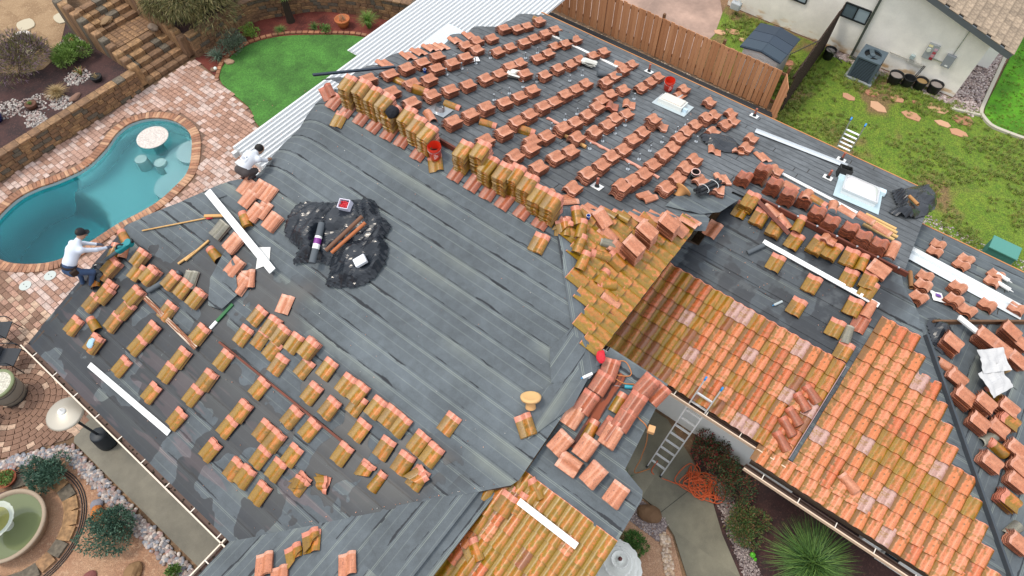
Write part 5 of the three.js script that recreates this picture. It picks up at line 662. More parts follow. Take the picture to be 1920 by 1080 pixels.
{ // weeds and grass tufts: too many to count
  const blade = blades(14, 0.05, 0.12, 0.13, 0.016, [[0.16, 0.26, 0.03], [0.11, 0.2, 0.03], [0.24, 0.28, 0.05], [0.2, 0.2, 0.06]], 0.6), n = 5200, im = new THREE.InstancedMesh(blade, foliageM, n), o = new THREE.Object3D(), c = new THREE.Color(); let i = 0;
  while (i < n) { const x = rr(-7, 9), z = rr(-24, -15.8); if (x < -3.1 ? z > -20.1 || x > -3.9 + 0.0 && false : z > -16.6 + (x > 2.2 ? 1.2 : 0)) continue; if (fbm(x * 0.55 * 1 + 3, z * 0.55, 3) > 0.5 + rr(-.07, .07)) continue; o.position.set(x, 0, z); o.rotation.y = rnd() * 6; o.scale.setScalar(rr(0.5, 1.4)); o.updateMatrix(); im.setMatrixAt(i, o.matrix); const g = rr(0.7, 1.25); im.setColorAt(i, c.setRGB(g * rr(.9, 1.2), g, g * 0.9)); i++; }
  im.name = 'yard_grass'; im.userData = { kind: 'stuff', label: 'rough green grass and weeds in the side yard', category: 'grass' }; shade(im); scene.add(im);
  const n2 = 2600, jm = new THREE.InstancedMesh(blade, foliageM, n2); for (let j = 0; j < n2; j++) { const x = rr(2.7, 9), z = rr(-33, -23.7); o.position.set(x, 0, z); o.rotation.y = rnd() * 6; o.scale.setScalar(rr(0.4, 0.9)); o.updateMatrix(); jm.setMatrixAt(j, o.matrix); jm.setColorAt(j, c.setRGB(0.9, 1.15, 0.5)); } jm.name = 'lawn_grass'; jm.userData = { kind: 'stuff', label: 'dense bright grass of the neighbouring lawn', category: 'grass' }; shade(jm); scene.add(jm);
}
pebbles('pale rubble and wood chips on bare soil below the rear eave', 'yard_rubble', 900, 0, 0.03, PALE, () => [2.3 + rnd() * 3.4, -16.6 - rnd() * 1.6]);
// fence
{
  const f = thing('board_fence', 'tall cedar board fence running behind the stripped roof', 'fence'), fm = range(5).map((k) => M(0xffffff, 0.8, { map: woodTex([[206, 152, 112], [196, 142, 102], [212, 160, 120], [188, 132, 92], [202, 150, 112]][k], [[178, 122, 84], [168, 114, 78]][k % 2], 20 + k) })), bg = box(0.145, 1.62, 0.02);
  { const u = bg.attributes.uv; for (let i = 0; i < u.count; i++) u.setXY(i, u.getY(i), u.getX(i)); }
  let x = -13.2; let i = 0; while (x < -3.5) { part(f, 'board', bg, fm[i++ % 5 === 0 ? 0 : Math.floor(rnd() * 5)], [x, 0.87 - (x + 9) * 0.009 + rr(-.012, .012), -19.58 + (i % 2) * 0.028]); x += 0.165; }
  for (const y of [0.35, 1.5]) part(f, 'rail', box(9.9, 0.09, 0.04, -8.35, y, -19.64), brownWood); for (let k = 0; k < 5; k++) part(f, 'post', box(0.09, 1.75, 0.09, -13 + k * 2.4, 0.87, -19.72), brownWood);
  const gt = thing('fence_gate', 'plain board gate panel angled off the fence end', 'gate', [-3.42, 0, -19.52], 0.55); for (let k = 0; k < 5; k++) part(gt, 'board', bg, fm[k], [0.03, 0.83, 0.08 + k * 0.15]).rotation.y = Math.PI / 2; for (const y of [0.4, 1.3]) part(gt, 'rail', box(0.04, 0.08, 0.74, 0.06, y, 0.38), fm[1]);
  gt.rotation.y = 0.5; 
  const s = thing('side_fence', 'weathered dark fence running to the neighbouring house', 'fence'), dk = M(0x3a2a20, 0.9); for (let k = 0; k < 27; k++) part(s, 'board', box(0.022, 1.85 + rr(-.03, .03), 0.16), dk, [-3.12 - 0.006 * k + (k % 2) * 0.02, 0.92, -19.75 - k * 0.162]); for (const y of [0.4, 1.45]) part(s, 'rail', box(0.05, 0.1, 4.4), dk, [-3.26, y, -21.9]).rotation.y = 0.037;
  for (const [a, b] of [[[-3.3, 1.2, -22.6], [-4.4, 0, -22.2]], [[-3.0, 1.0, -22.6], [-2.4, 0, -23.6]]]) part(s, 'brace', tube([a, b], 0.02, 3, 5), M(0x5a5a52, 0.8));
  for (const [y, z, r] of [[0.1, -19.17, 0.08], [0.07, -19.32, 0.06]]) solo('drain_pipe', z > -19.2 ? 'thick black corrugated drain pipe nearest the rear eave' : 'thinner black drain pipe alongside the gravel', 'pipe', tube([[-13.5, y, z + 0.05], [-9, y, z], [-6, y, z + 0.04], [-3.2, y, z - 0.02]], r, 60, 8), rubber);
}
// shed
{
  const s = thing('storage_shed', 'small white storage shed with dark blue-grey gabled roof', 'shed', [-4.55, 0.16, -20.75]), w = M(0xe4e6e4, 0.5), d = M(0x2c3a48, 0.6);
  part(s, 'wall', (() => { const sh = new THREE.Shape([[-.64, 0], [.64, 0], [.64, 1.38], [0, 1.5], [-.64, 1.38]].map((p) => new THREE.Vector2(...p))); return new THREE.ExtrudeGeometry(sh, { depth: 1.4, bevelEnabled: false }).translate(0, 0, -0.7); })(), w);
  for (let i = 0; i < 11; i++) part(s, 'siding_board', box(1.27, 0.1, 0.012, 0, 0.08 + i * 0.12, 0.708), w);
  for (const sx of [-1, 1]) { const r = part(s, 'roof_panel', box(0.78, 0.05, 1.62), d, [sx * 0.37, 1.475, 0]); r.rotation.z = -sx * 0.17; for (const [a, b] of [[-0.52, 0], [0, 0], [0.52, 0]]) part(r, 'shingle_panel', box(0.74, 0.012, 0.5, 0, 0.032, a), M([0x2a3745, 0x2f3d4c, 0x33424f][Math.round(a * 2 + 1)], 0.65)); }
}
// neighbouring house
{
  const n = thing('neighbour_house', 'cream stucco neighbouring house with beige tiled gable roof', 'house');
  part(n, 'wall', (() => { const sh = new THREE.Shape([[-7.5, 0], [1.52, 0], [1.52, 2.25], [-4.2, 3.95], [-7.5, 3.0]].map((p) => new THREE.Vector2(...p))); return new THREE.ExtrudeGeometry(sh, { depth: 14, bevelEnabled: false }).translate(0, 0, -38.2); })(), M(0xffffff, 0.92, { map: (() => { const t = tex(512, 256, (u, v) => { const x = u * 12, y = v * 4; let c = [244, 240, 230]; const st = sst(0.28, 0.0, y - 0.25 * fbm(x * 2.2, 4, 3)) * sst(0.4, 0.75, fbm(x * 3.2, y * 7, 4)); c = mixc(c, [190, 142, 84], st * 0.7); const g = 0.95 + 0.1 * fbm(x * 3, y * 3, 4) + speck(u * 512, v * 256) * 0.03; return [c[0] * g, c[1] * g, c[2] * g]; }); t.repeat.set(1 / 12, 1 / 4); return t; })() }));
  part(n, 'corner_wall', box(0.6, 2.1, 1.4, 1.75, 1.05, -27.2), stucco);
  const roof = new THREE.Group(); roof.name = 'roof'; n.add(roof);
  const slope = (1.6) / 5.8, base = part(roof, 'roof_deck', (() => { const g = box(6.4, 0.08, 15, 0, 0, -31.3); g.rotateZ(-Math.atan(slope)); g.translate(-0.95, 3.2, 0); return g; })(), M(0x3f4245, 0.7)); void base;
  part(roof, 'barge_board', (() => { const g = box(6.5, 0.2, 0.05); g.rotateZ(-Math.atan(slope)); g.translate(-0.95, 3.18, -23.78); return g; })(), M(0x565c60, 0.6)); part(roof, 'eave_board', box(0.05, 0.16, 15, 2.16, 2.33, -31.3), M(0x565c60, 0.6));
  const tg = merge([box(0.29, 0.03, 0.36, 0, 0, 0)]), rows = 14, colsN = 18, im = new THREE.InstancedMesh(tg, M(0xffffff, 0.85, { map: tex(32, 32, (u, v) => { const g = 0.8 + 0.4 * fbm(u * 6, v * 6, 3); return [150 * g, 134 * g, 116 * g]; }) }), rows * colsN), o = new THREE.Object3D(), c = new THREE.Color(); let q = 0;
  for (let r = 0; r < rows; r++) for (let k = 0; k < colsN; k++) { const x = 2.05 - r * 0.26, z = -23.9 - (k + (r % 2) * 0.5) * 0.3; o.position.set(x, 2.43 + (2.15 - x) * slope, z); o.rotation.set(0, Math.PI / 2, 0); o.rotateX(Math.atan(slope) - 0.07); o.rotation.order = 'XYZ'; o.updateMatrix(); im.setMatrixAt(q, o.matrix); const g = rr(0.75, 1.15); im.setColorAt(q++, c.setRGB(g, g * 0.98, g * 0.95)); } im.name = 'roof_tile_field'; im.userData.kind = 'stuff'; shade(im); roof.add(im);
  const win = (x0, x1, y0, y1) => { const w = part(n, 'window', (() => { const g = []; g.push(box(x1 - x0, 0.05, 0.06, 0, (y1 - y0) / 2, 0), box(x1 - x0, 0.05, 0.06, 0, -(y1 - y0) / 2, 0)); for (const t of [-1, 0, 1]) g.push(box(0.045, y1 - y0, 0.062, t * (x1 - x0) / 2, 0, 0)); return merge(g); })(), M(0x1c2226, 0.5), [(x0 + x1) / 2, (y0 + y1) / 2, -24.18]); for (const t of [-1, 1]) part(w, 'pane', box((x1 - x0) / 2 - 0.05, y1 - y0 - 0.05, 0.012, t * (x1 - x0) / 4, 0, -0.005), MP({ color: t < 0 ? 0x5d6c72 : 0x97a6ac, roughness: 0.08 })); };
  win(-3.28, -2.36, 1.32, 1.83); win(-5.3, -4.62, 1.22, 1.75);
  part(n, 'downspout', merge([box(0.08, 2.5, 0.07, -2.27, 1.3, -24.13), box(0.3, 0.07, 0.07, -2.15, 0.06, -24.0)]), M(0x4a5048, 0.5));
  const mt = part(n, 'meter_panel', box(0.36, 0.56, 0.1, 0.05, 1.3, -24.14), M(0x9aa0a2, 0.5)); part(mt, 'meter_dial', cyl(0.075, 0.075, 0.05, 0, 0, 0, 18).rotateX(Math.PI / 2), M(0xc9ccc4, 0.3), [-0.04, 1.37, -24.07]); for (const [y, cc] of [[1.45, 0xc9a8b6], [1.32, 0xa8444f], [1.2, 0xc98a94], [1.09, 0x8f2733]]) part(mt, 'warning_label', box(0.11, 0.09, 0.006, 0.16, y, -24.085), M(cc, 0.6)); part(mt, 'warning_label', box(0.14, 0.08, 0.006, -0.05, 1.52, -24.085), M(0xe8dfae, 0.6));
  const eb = part(n, 'breaker_box', rbox(0.3, 0.46, 0.11, 0.01, 0.7, 1.22, -24.13), M(0x8b9197, 0.5)); part(eb, 'label_sticker', box(0.1, 0.05, 0.004, 0.72, 1.06, -24.072), whitePaint); part(n, 'conduit', merge([cyl(0.014, 0.014, 0.95, 0.72, 1.92, -24.16, 8), box(0.5, 0.03, 0.03, 0.42, 1.08, -24.16)]), steel);
  part(n, 'junction_box', rbox(0.16, 0.16, 0.1, 0.02, -0.38, 0.88, -24.13), M(0x9fb0b0, 0.5)); part(n, 'line_conduit', merge([box(1.25, 0.03, 0.03, -0.5, 0.72, -24.16), box(0.55, 0.09, 0.05, -0.2, 0.66, -24.15)]), M(0xb4b2aa, 0.6));
  const gm = thing('gas_meter', 'grey gas meter with white risers at the neighbour wall corner', 'meter', [-7.0, 0, -23.75]); part(gm, 'meter_body', rbox(0.4, 0.3, 0.24, 0.05, 0, 0.4, 0), M(0xa9b0b4, 0.5)); part(gm, 'riser', merge([cyl(0.025, 0.025, 1.4, -0.12, 0.9, 0, 8), cyl(0.025, 0.025, 1.4, 0.02, 0.9, -0.1, 8), cyl(0.025, 0.025, 0.4, 0.1, 0.7, 0, 8)]), whitePaint);
  const ac = thing('air_conditioner', 'grey air conditioning condenser with top fan beside the cream wall', 'air conditioner', [-1.55, 0, -23.36]), am = M(0x51606a, 0.5), dm = M(0x14191c, 0.8);
  part(ac, 'plinth', box(1.0, 0.06, 1.0, 0, 0.03, 0), M(0x8c9296, 0.8)); part(ac, 'core', box(0.74, 0.76, 0.76, 0, 0.45, 0), dm); for (const sx of [-1, 1]) for (const sz of [-1, 1]) part(ac, 'corner_post', rbox(0.08, 0.8, 0.08, 0.012, sx * 0.38, 0.46, sz * 0.38), am); for (let i = 0; i < 14; i++) part(ac, 'louvre', merge([box(0.7, 0.014, 0.03, 0, 0, 0.39), box(0.7, 0.014, 0.03, 0, 0, -0.39), box(0.03, 0.014, 0.7, 0.39, 0, 0), box(0.03, 0.014, 0.7, -0.39, 0, 0)]), am, [0, 0.12 + i * 0.052, 0]);
  part(ac, 'top_cover', (() => { const s = new THREE.Shape([[-.42, -.42], [.42, -.42], [.42, .42], [-.42, .42]].map((p) => new THREE.Vector2(...p))); s.holes.push(new THREE.Path().absarc(0, 0, 0.3, 0, Math.PI * 2, true)); return new THREE.ExtrudeGeometry(s, { depth: 0.06, bevelEnabled: false }).rotateX(-Math.PI / 2); })(), am, [0, 0.86, 0]); part(ac, 'fan_hub', cyl(0.09, 0.09, 0.06, 0, 0.88, 0, 16), am); for (let k = 0; k < 3; k++) { const b = part(ac, 'fan_blade', box(0.22, 0.01, 0.16, 0.18, 0, 0), M(0x46545c, 0.5), [0, 0.87, 0]); b.rotation.set(0.2, k * 2.094, 0); }
  [[-0.5, -23.62, 0.24, 'gravel-filled, nearest the air conditioner', 1], [-0.06, -23.72, 0.2, 'empty second one in the row', 0], [0.34, -23.86, 0.21, 'third one holding dry leaves', 2], [0.82, -23.98, 0.23, 'last one in the row, gravel-filled', 1], [-2.95, -23.5, 0.2, 'standing alone beside the dark fence', 1]].forEach(([x, z, r, w, fill]) => { const p = thing('nursery_pot', `black plastic nursery pot, ${w}`, 'plant pot', [x, 0, z], 0, 'black nursery pots'); part(p, 'pot', lathe([[0, 0], [r * 0.8, 0], [r, 0.36], [r * 1.06, 0.36], [r * 1.06, 0.4], [r * 0.96, 0.4], [r * 0.92, 0.36], [r * 0.76, 0.06], [0, 0.06]], 24), M(0x17191b, 0.55)); if (fill) part(p, 'fill', cyl(r * 0.9, r * 0.85, 0.05, 0, 0.3, 0, 20), fill === 1 ? M(0x8d8580, 0.9) : M(0x93794f, 0.9)); });
  const lp = thing('pruner', 'long grey loppers propped against the cream wall', 'tool', [0.02, 0, -23.98]); for (const s of [-1, 1]) part(lp, 'handle', tube([[s * 0.03, 0.1, 0.05], [0.12 + s * 0.02, 0.75, -0.12]], 0.014, 3, 6), darkMetal);
  const bx = thing('utility_box', 'green lidded utility bin standing below the garage rear eave', 'bin', [4.75, 0, -17.75]); part(bx, 'bin_body', box(0.75, 0.5, 0.5, 0, 0.25, 0), M(0x3f7a72, 0.6)); part(bx, 'bin_lid', rbox(0.8, 0.06, 0.55, 0.02, 0, 0.53, 0), M(0x4b8a80, 0.55));
}

// ---------- things lying on the roof ----------
const strip = (k, a, b, w, h, name, label, mat, lift = 0.03, cat = 'trim strip') => { const g = solo(name, label, cat, rbox(w, h, spanOn(k, a, b), Math.min(h, w) * 0.2), mat); layAlong(g, k, a, b, lift + h / 2); return g; };
strip('F', [-11.75, -3.72], [-8.97, -3.12], 0.17, 0.03, 'trim_strip', 'white trim board lying across the loose tiles beside the plastic heap', whitePaint, 0.16);
strip('F', [-11.37, 0.73], [-8.6, 0.62], 0.13, 0.03, 'trim_strip', 'white trim board lying parallel to the front gutter', whitePaint);
strip('R', [-9.72, -14.8], [-7.27, -14.76], 0.12, 0.03, 'trim_strip', 'white trim strip under stacks near the fence side of the rear slope', whitePaint, 0.012);
strip('R', [-1.39, -13.21], [0.62, -13.07], 0.12, 0.03, 'trim_strip', 'white trim strip between garage ridge stacks and skylight', whitePaint);
strip('G', [-0.8, -10.66], [1.96, -10.6], 0.11, 0.04, 'trim_strip', 'long white trim strip on the wet garage felt', whitePaint, 0.06);
strip('D', [-1.77, -2.56], [-0.47, -2.56], 0.13, 0.03, 'trim_strip', 'short white trim strip laid over the porch tiles', whitePaint, 0.12);
strip('E', [3.36, -11.34], [4.4, -11.38], 0.13, 0.06, 'trim_strip', 'white trim strip leaning on stacks beside the brown hip board', whitePaint, 0.2);
strip('R', [-5.1, -14.4], [-4.75, -14.3], 0.05, 0.02, 'trim_strip', 'short narrow white strip beside the flat skylight', whitePaint);
{
  const fl = thing('metal_flashing', 'long bent silver flashing on the rear slope above the grass', 'flashing'); part(fl, 'pan', box(0.14, 0.006, 2.6, 0, 0.02, 0), M(0xd7dde2, 0.3, { metalness: 0.3 })); part(fl, 'upstand', box(0.006, 0.07, 2.6, 0.07, 0.05, 0), M(0xd7dde2, 0.3, { metalness: 0.3 })); layAlong(fl, 'R', [-2.71, -14.74], [-0.19, -15.21], 0.03);
  const g = thing('wide_flashing', 'wide white metal flashing lengths nested on the garage rear slope', 'flashing'), wm = M(0xdfe6ea, 0.3, { metalness: 0.15 }); part(g, 'wide_pan', box(0.34, 0.01, 2.75, -0.14, 0.02, 0), wm); part(g, 'edge_fold', box(0.012, 0.07, 2.75, 0.04, 0.05, 0), wm); part(g, 'lower_channel', box(0.2, 0.012, 2.75, 0.2, 0.018, 0.05), whitePaint); part(g, 'lower_fold', box(0.012, 0.06, 2.75, 0.3, 0.03, 0.05), whitePaint); layAlong(g, 'S', [2.1, -13.25], [4.72, -13.02], 0.03);
  strip('R', [-11.25, -6.95], [-10.6, -8.9], 0.08, 0.05, 'dark_angle', 'dark metal angle bar overhanging the gable edge', M(0x2e3a48, 0.4, { metalness: 0.4 }), 0.16, 'metal bar');
  const w = thing('foam_closure', 'long pink wavy closure strip lying under rear slope stacks', 'closure strip'), pk = M(0xd99a86, 0.7); part(w, 'strip', (() => { const s = new THREE.Shape(); s.moveTo(-1.63, 0); for (let i = 0; i <= 60; i++) { const t = -1.63 + 3.26 * i / 60; s.lineTo(t, 0.06 + 0.022 * Math.cos(t * 23)); } s.lineTo(1.63, -0.02); s.lineTo(-1.63, -0.02); return new THREE.ExtrudeGeometry(s, { depth: 0.03, bevelEnabled: false }).rotateX(-Math.PI / 2).rotateY(Math.PI / 2); })(), pk); layAlong(w, 'R', [-6.77, -10.35], [-3.54, -10.3], 0.035);
}
const plank = (k, a, b, w, h, label, mat, lift = 0.03, name = 'timber_batten') => strip(k, a, b, w, h, name, label, mat, lift, 'plank');
plank('F', [-11.29, -1.08], [-9.35, -0.96], 0.11, 0.03, 'weathered paint-flecked plank resting across front slope tiles', M(0xffffff, 0.8, { map: tex(128, 32, (u, v) => { const n = fbm(u * 14, v * 5, 4); return n > 0.58 ? [206, 190, 172] : mixc([150, 92, 58], [104, 64, 44], fbm(u * 30, v * 8, 3)); }) }), 0.09);
plank('F', [-9.02, -1.34], [-5.25, -1.39], 0.05, 0.035, 'long thin rusty-brown batten lying along the front slope', rustWood);
{ const p = plank('G', [-1.55, -11.45], [-0.42, -11.0], 0.1, 0.035, 'broken brown plank propped over the garage ridge stacks', rustWood, 0.22); void p; }
plank('D', [-1.5, -5.45], [-1.47, -3.85], 0.19, 0.02, 'rusty metal valley strip between two rows of porch stacks', M(0xffffff, 0.75, { map: tex(64, 128, (u, v) => mixc([130, 62, 34], [66, 34, 26], sst(0.4, 0.6, fbm(u * 5, v * 9, 4)))) }), 0.03, 'valley_flashing');
for (const [a, b, w] of [[[-11.05, -2.5], [-11.2, -2.05], 'shorter'], [[-10.95, -2.85], [-11.1, -2.2], 'longer']]) plank('F', a, b, 0.05, 0.04, `${w} pale offcut of new timber beside the ridge tiles`, paleWood);
plank('F', [-11.45, -3.2], [-11.0, -3.5], 0.07, 0.06, 'tan wooden roller stick under the white trim board', cardboard, 0.05);
{ const b = thing('push_broom', 'wooden handled scraper with a red head lying on felt', 'broom'); part(b, 'handle', cyl(0.018, 0.018, 1.7, 0, 0, 0, 8).rotateX(Math.PI / 2), paleWood); part(b, 'head', rbox(0.09, 0.05, 0.16, 0.015, 0, 0.01, 0.92), M(0xb3202a, 0.5)); layAlong(b, 'F', [-12.6, -2.12], [-11.45, -3.22], 0.045);
  const k = thing('pry_hook', 'small yellow-handled pry hook on felt above the scraper', 'tool'); part(k, 'grip', cyl(0.016, 0.016, 0.14, 0, 0, 0.1, 8).rotateX(0) , M(0xe0b62a, 0.5)); part(k, 'shaft', tube([[0, 0, 0.05], [0, 0, -0.2], [0.04, 0.02, -0.26]], 0.007, 8, 5), darkMetal); layAlong(k, 'F', [-11.5, -3.7], [-11.3, -3.95], 0.04); k.children[0].rotation.x = Math.PI / 2;
  const l = thing('spirit_level', 'dark green bar with a white end beside the felt offcut', 'level'); part(l, 'bar', box(0.07, 0.03, 0.5, 0, 0, 0.1), M(0x12602f, 0.5)); part(l, 'white_end', box(0.07, 0.03, 0.2, 0, 0, -0.26), whitePaint); layAlong(l, 'F', [-9.42, -1.4], [-9.35, -2.15], 0.045); }
// felt offcuts and rolls
const feltRoll = (k, a, b, r, label, band) => { const g = thing('felt_roll', label, 'felt roll'), L = spanOn(k, a, b); part(g, 'roll', merge([cyl(r, r, L, 0, 0, 0, 20), cyl(r * 0.4, r * 0.4, L + 0.01, 0, 0, 0, 12)]).rotateX(Math.PI / 2), M(0x565d63, 0.85)); if (band) { part(g, 'paper_band', cyl(r * 1.03, r * 1.03, L * 0.32, 0, 0, 0, 20, true).rotateX(Math.PI / 2), whitePaint); part(g, 'purple_print', cyl(r * 1.045, r * 1.045, L * 0.14, 0, 0, 0, 20, true).rotateX(Math.PI / 2), M(0x7b2f86, 0.5), [0, 0, -0.03]); } layAlong(g, k, a, b, r + 0.02); return g; };
feltRoll('F', [-8.62, -4.49], [-8.23, -3.69], 0.075, 'grey felt roll with white and purple label on the plastic heap', true).position.y += 0.2;
feltRoll('F', [-11.0, -1.95], [-11.35, -1.2], 0.06, 'plain grey felt roll between front slope stacks'); feltRoll('R', [-7.3, -13.6], [-6.8, -14.1], 0.09, 'curled grey felt offcut beside the newspapers'); feltRoll('D', [-2.0, -5.4], [-2.03, -4.85], 0.06, 'small felt roll with a white label at the porch edge', true); feltRoll('G', [-0.75, -10.6], [-0.95, -10.25], 0.055, 'short grey felt roll between garage stacks');
const flap = (k, poly, label, mat = feltPlain, lift = 0.02, name = 'felt_offcut', amp = 0.05) => { const cx = poly.reduce((s, p) => s + p[0], 0) / poly.length, cz = poly.reduce((s, p) => s + p[1], 0) / poly.length, n = 14, P = [], U = [], I = [], xs = poly.map((p) => p[0]), zs = poly.map((p) => p[1]), a = Math.min(...xs), b = Math.max(...xs), c = Math.min(...zs), d = Math.max(...zs); const ring = poly.length; void n; void a; void b; void c; void d;
  for (let q = 0; q <= 5; q++) for (let j = 0; j < ring * 4; j++) { const e = Math.floor(j / 4), f = (j % 4) / 4, p0 = poly[e], p1 = poly[(e + 1) % ring], x = cx + (p0[0] + (p1[0] - p0[0]) * f - cx) * q / 5, z = cz + (p0[1] + (p1[1] - p0[1]) * f - cz) * q / 5; P.push(x, yAt(k, x, z) + lift + amp * fbm(x * 3, z * 3, 3), z); U.push(x / 3.68, z / 3.68); }
  const R4 = ring * 4; for (let q = 0; q < 5; q++) for (let j = 0; j < R4; j++) { const A = q * R4 + j, B = q * R4 + (j + 1) % R4, C2 = A + R4, D = B + R4; I.push(A, B, C2, B, D, C2); }
  const g = new THREE.BufferGeometry(); g.setAttribute('position', new THREE.Float32BufferAttribute(P, 3)); g.setAttribute('uv', new THREE.Float32BufferAttribute(U, 2)); g.setIndex(I); g.computeVertexNormals(); return solo(name, label, name === 'felt_offcut' ? 'felt' : 'sheet', g, mat); };
flap('F', [[-10.35, -2.9], [-9.9, -2.75], [-9.35, -2.3], [-9.45, -1.85], [-9.8, -1.75], [-10.2, -2.2]], 'curled grey felt offcut among the upper-left tile stacks', feltPlain, 0.06, 'felt_offcut', 0.12);
flap('F', [[-2.25, -4.9], [-1.98, -5.05], [-1.9, -4.4], [-2.25, -3.45], [-2.4, -3.5], [-2.7, -4.1]], 'pointed grey felt patch at the foot of the hip', feltPlainZ, 0.03, 'felt_offcut', 0.03);
flap('F', [[-2.75, -5.75], [-2.35, -5.45], [-2.1, -4.8], [-2.5, -4.5], [-2.9, -5.0]], 'narrow grey felt patch beside the left hip tiles', feltPlainZ, 0.035, 'felt_offcut', 0.03);
flap('R', [[-2.9, -10.5], [-2.3, -11.2], [-1.75, -11.2], [-1.9, -10.2], [-2.2, -9.75], [-2.9, -9.4]], 'lifted grey felt sheet below the black tubes', feltPlain, 0.03, 'felt_offcut', 0.05);
flap('R', [[-9.55, -14.9], [-9.2, -15.2], [-8.95, -14.8], [-9.2, -14.45]], 'grey felt piece draped on stacks near the far corner', feltPlain, 0.2, 'felt_offcut', 0.06);
flap('R', [[-9.62, -11.35], [-9.4, -11.75], [-9.2, -11.6], [-9.35, -11.1]], 'white plastic sheet leaning on rear slope stacks', paperM, 0.17, 'plastic_sheet', 0.04).position.set(-0.55, -0.02, 0.3);
const papers = (k, x, z, label, n, s) => { const g = thing('newspaper_pile', label, 'newspaper'); for (let i = 0; i < n; i++) { const m = part(g, 'newspaper_sheet', (() => { const q = new THREE.PlaneGeometry(s * rr(0.8, 1.1), s * rr(0.6, 0.85), 6, 6).rotateX(-Math.PI / 2), p = q.attributes.position; for (let j = 0; j < p.count; j++) p.setY(j, 0.05 * fbm(p.getX(j) * 7 + i * 9, p.getZ(j) * 7, 2)); q.computeVertexNormals(); return q; })(), M([0xcfcfc8, 0xbdbdb6, 0xdadad4][i % 3], 0.85, { side: THREE.DoubleSide }), [rr(-.08, .08), 0.02 + i * 0.018, rr(-.08, .08)]); m.rotation.y = rr(-.4, .4); } seat(g, k, x, z, 20, 0.02); return g; };
papers('R', -7.85, -14.0, 'loose pile of newspapers beside the white rear strip', 8, 0.42); papers('R', -8.66, -11.4, 'grey newspaper bundle among rear slope stacks', 7, 0.36);
{ const d = papers('E', 4.35, -10.75, 'large crumpled white drawing sheets spread over hip end stacks', 1, 0.1); d.name = 'drawing_sheets'; d.userData.category = 'paper'; d.remove(d.children[0]); for (const [w, h, x, z, t] of [[0.8, 0.5, 0, -0.18, 0.5], [0.7, 0.55, 0.08, 0.25, 0.75]]) { const m = part(d, 'drawing_sheet', (() => { const q = new THREE.PlaneGeometry(w, h, 16, 12).rotateX(-Math.PI / 2), p = q.attributes.position; for (let j = 0; j < p.count; j++) p.setY(j, 0.16 * fbm(p.getX(j) * 4.5 + t * 30, p.getZ(j) * 4.5, 3)); q.computeVertexNormals(); return q; })(), M(0xffffff, 0.85, { side: THREE.DoubleSide, map: tex(128, 128, (u, v) => { const l = (Math.abs((u * 9) % 1 - 0.5) < 0.03 && v > 0.3 && v < 0.8 && fbm(u * 9, v * 9, 2) > 0.45) || (Math.abs((v * 11) % 1 - 0.5) < 0.05 && u > 0.25 && u < 0.8 && fbm(u * 7 + 4, v * 12, 2) > 0.5); const g = 0.95 + 0.05 * fbm(u * 6, v * 6, 2); return l ? [176, 176, 180] : [200 * g, 200 * g, 200 * g]; }) }), [x, 0.24, z]); m.rotation.y = t; } }
flap('F', [[-9.75, -3.35], [-9.5, -3.5], [-9.25, -3.2], [-9.45, -2.95]], 'white plastic sheet under broken tile by the trim board', paperM, 0.03, 'plastic_sheet', 0.03);
// crumpled black plastic
const b0 = (poly) => { const xs = poly.map((p) => p[0]); return (Math.max(...xs) - Math.min(...xs)) / 0.05; };
function heap(k, poly, label, hgt, seedK, name = 'plastic_tarp') {
  const n = Math.round(Math.max(b0(poly), 12)), xs = poly.map((p) => p[0]), zs = poly.map((p) => p[1]), a = Math.min(...xs), b = Math.max(...xs), c = Math.min(...zs), d = Math.max(...zs), P = [], I = [], at = {}; const fine = smooth(poly, 60);
  const edge = (x, z) => { let m = 9; for (let i = 0; i < fine.length; i++) { const [px, pz] = fine[i], q = Math.hypot(px - x, pz - z); if (q < m) m = q; } return m; };
  const folds = range(7).map((o) => { const t = hash(o, seedK) * 6.283, f = 0.8 + o * 0.5; return [Math.cos(t) * f, Math.sin(t) * f, hash(o + 50, seedK) * 9, 1 / (1 + o * 0.42)]; }), foldSum = folds.reduce((q, f) => q + f[3], 0);
  const ridged = (x, z) => { const wx = x + 0.45 * fbm(x * 1.6 + seedK, z * 1.6, 2), wz = z + 0.45 * fbm(x * 1.6, z * 1.6 + seedK, 2); let s = 0; for (const [fx, fz, ph, am] of folds) { const q = wx * fx + wz * fz + ph, t = Math.abs(q - Math.floor(q) - 0.5) * 2; s += am * t * (0.4 + 1.2 * noise(x * 1.7 + ph * 7, z * 1.7 + ph)); } return clamp(s / foldSum * 1.35); };
  for (let j = 0; j <= n; j++) for (let i = 0; i <= n; i++) { const x = a + (b - a) * i / n, z = c + (d - c) * j / n; if (!inPoly(fine, x, z)) continue; const e = edge(x, z), h = hgt * (0.1 + 0.9 * Math.pow(ridged(x, z), 1.5)) * sst(-0.04, 0.22, e); at[j * 1000 + i] = P.length / 3; P.push(x + 0.006 * rr(-1, 1), yAt(k, x, z) + 0.03 + h, z + 0.006 * rr(-1, 1)); }
  for (let j = 0; j < n; j++) for (let i = 0; i < n; i++) { const A = at[j * 1000 + i], B = at[j * 1000 + i + 1], C2 = at[(j + 1) * 1000 + i], D = at[(j + 1) * 1000 + i + 1]; if (A !== undefined && B !== undefined && C2 !== undefined) I.push(A, C2, B); if (B !== undefined && C2 !== undefined && D !== undefined) I.push(B, C2, D); }
  const g = new THREE.BufferGeometry(); g.setAttribute('position', new THREE.Float32BufferAttribute(P, 3)); g.setIndex(I); const flat = g.toNonIndexed(); flat.computeVertexNormals(); const m = blackPlastic.clone(); m.side = THREE.DoubleSide;  return solo(name, label, 'plastic sheet', flat, m);
}
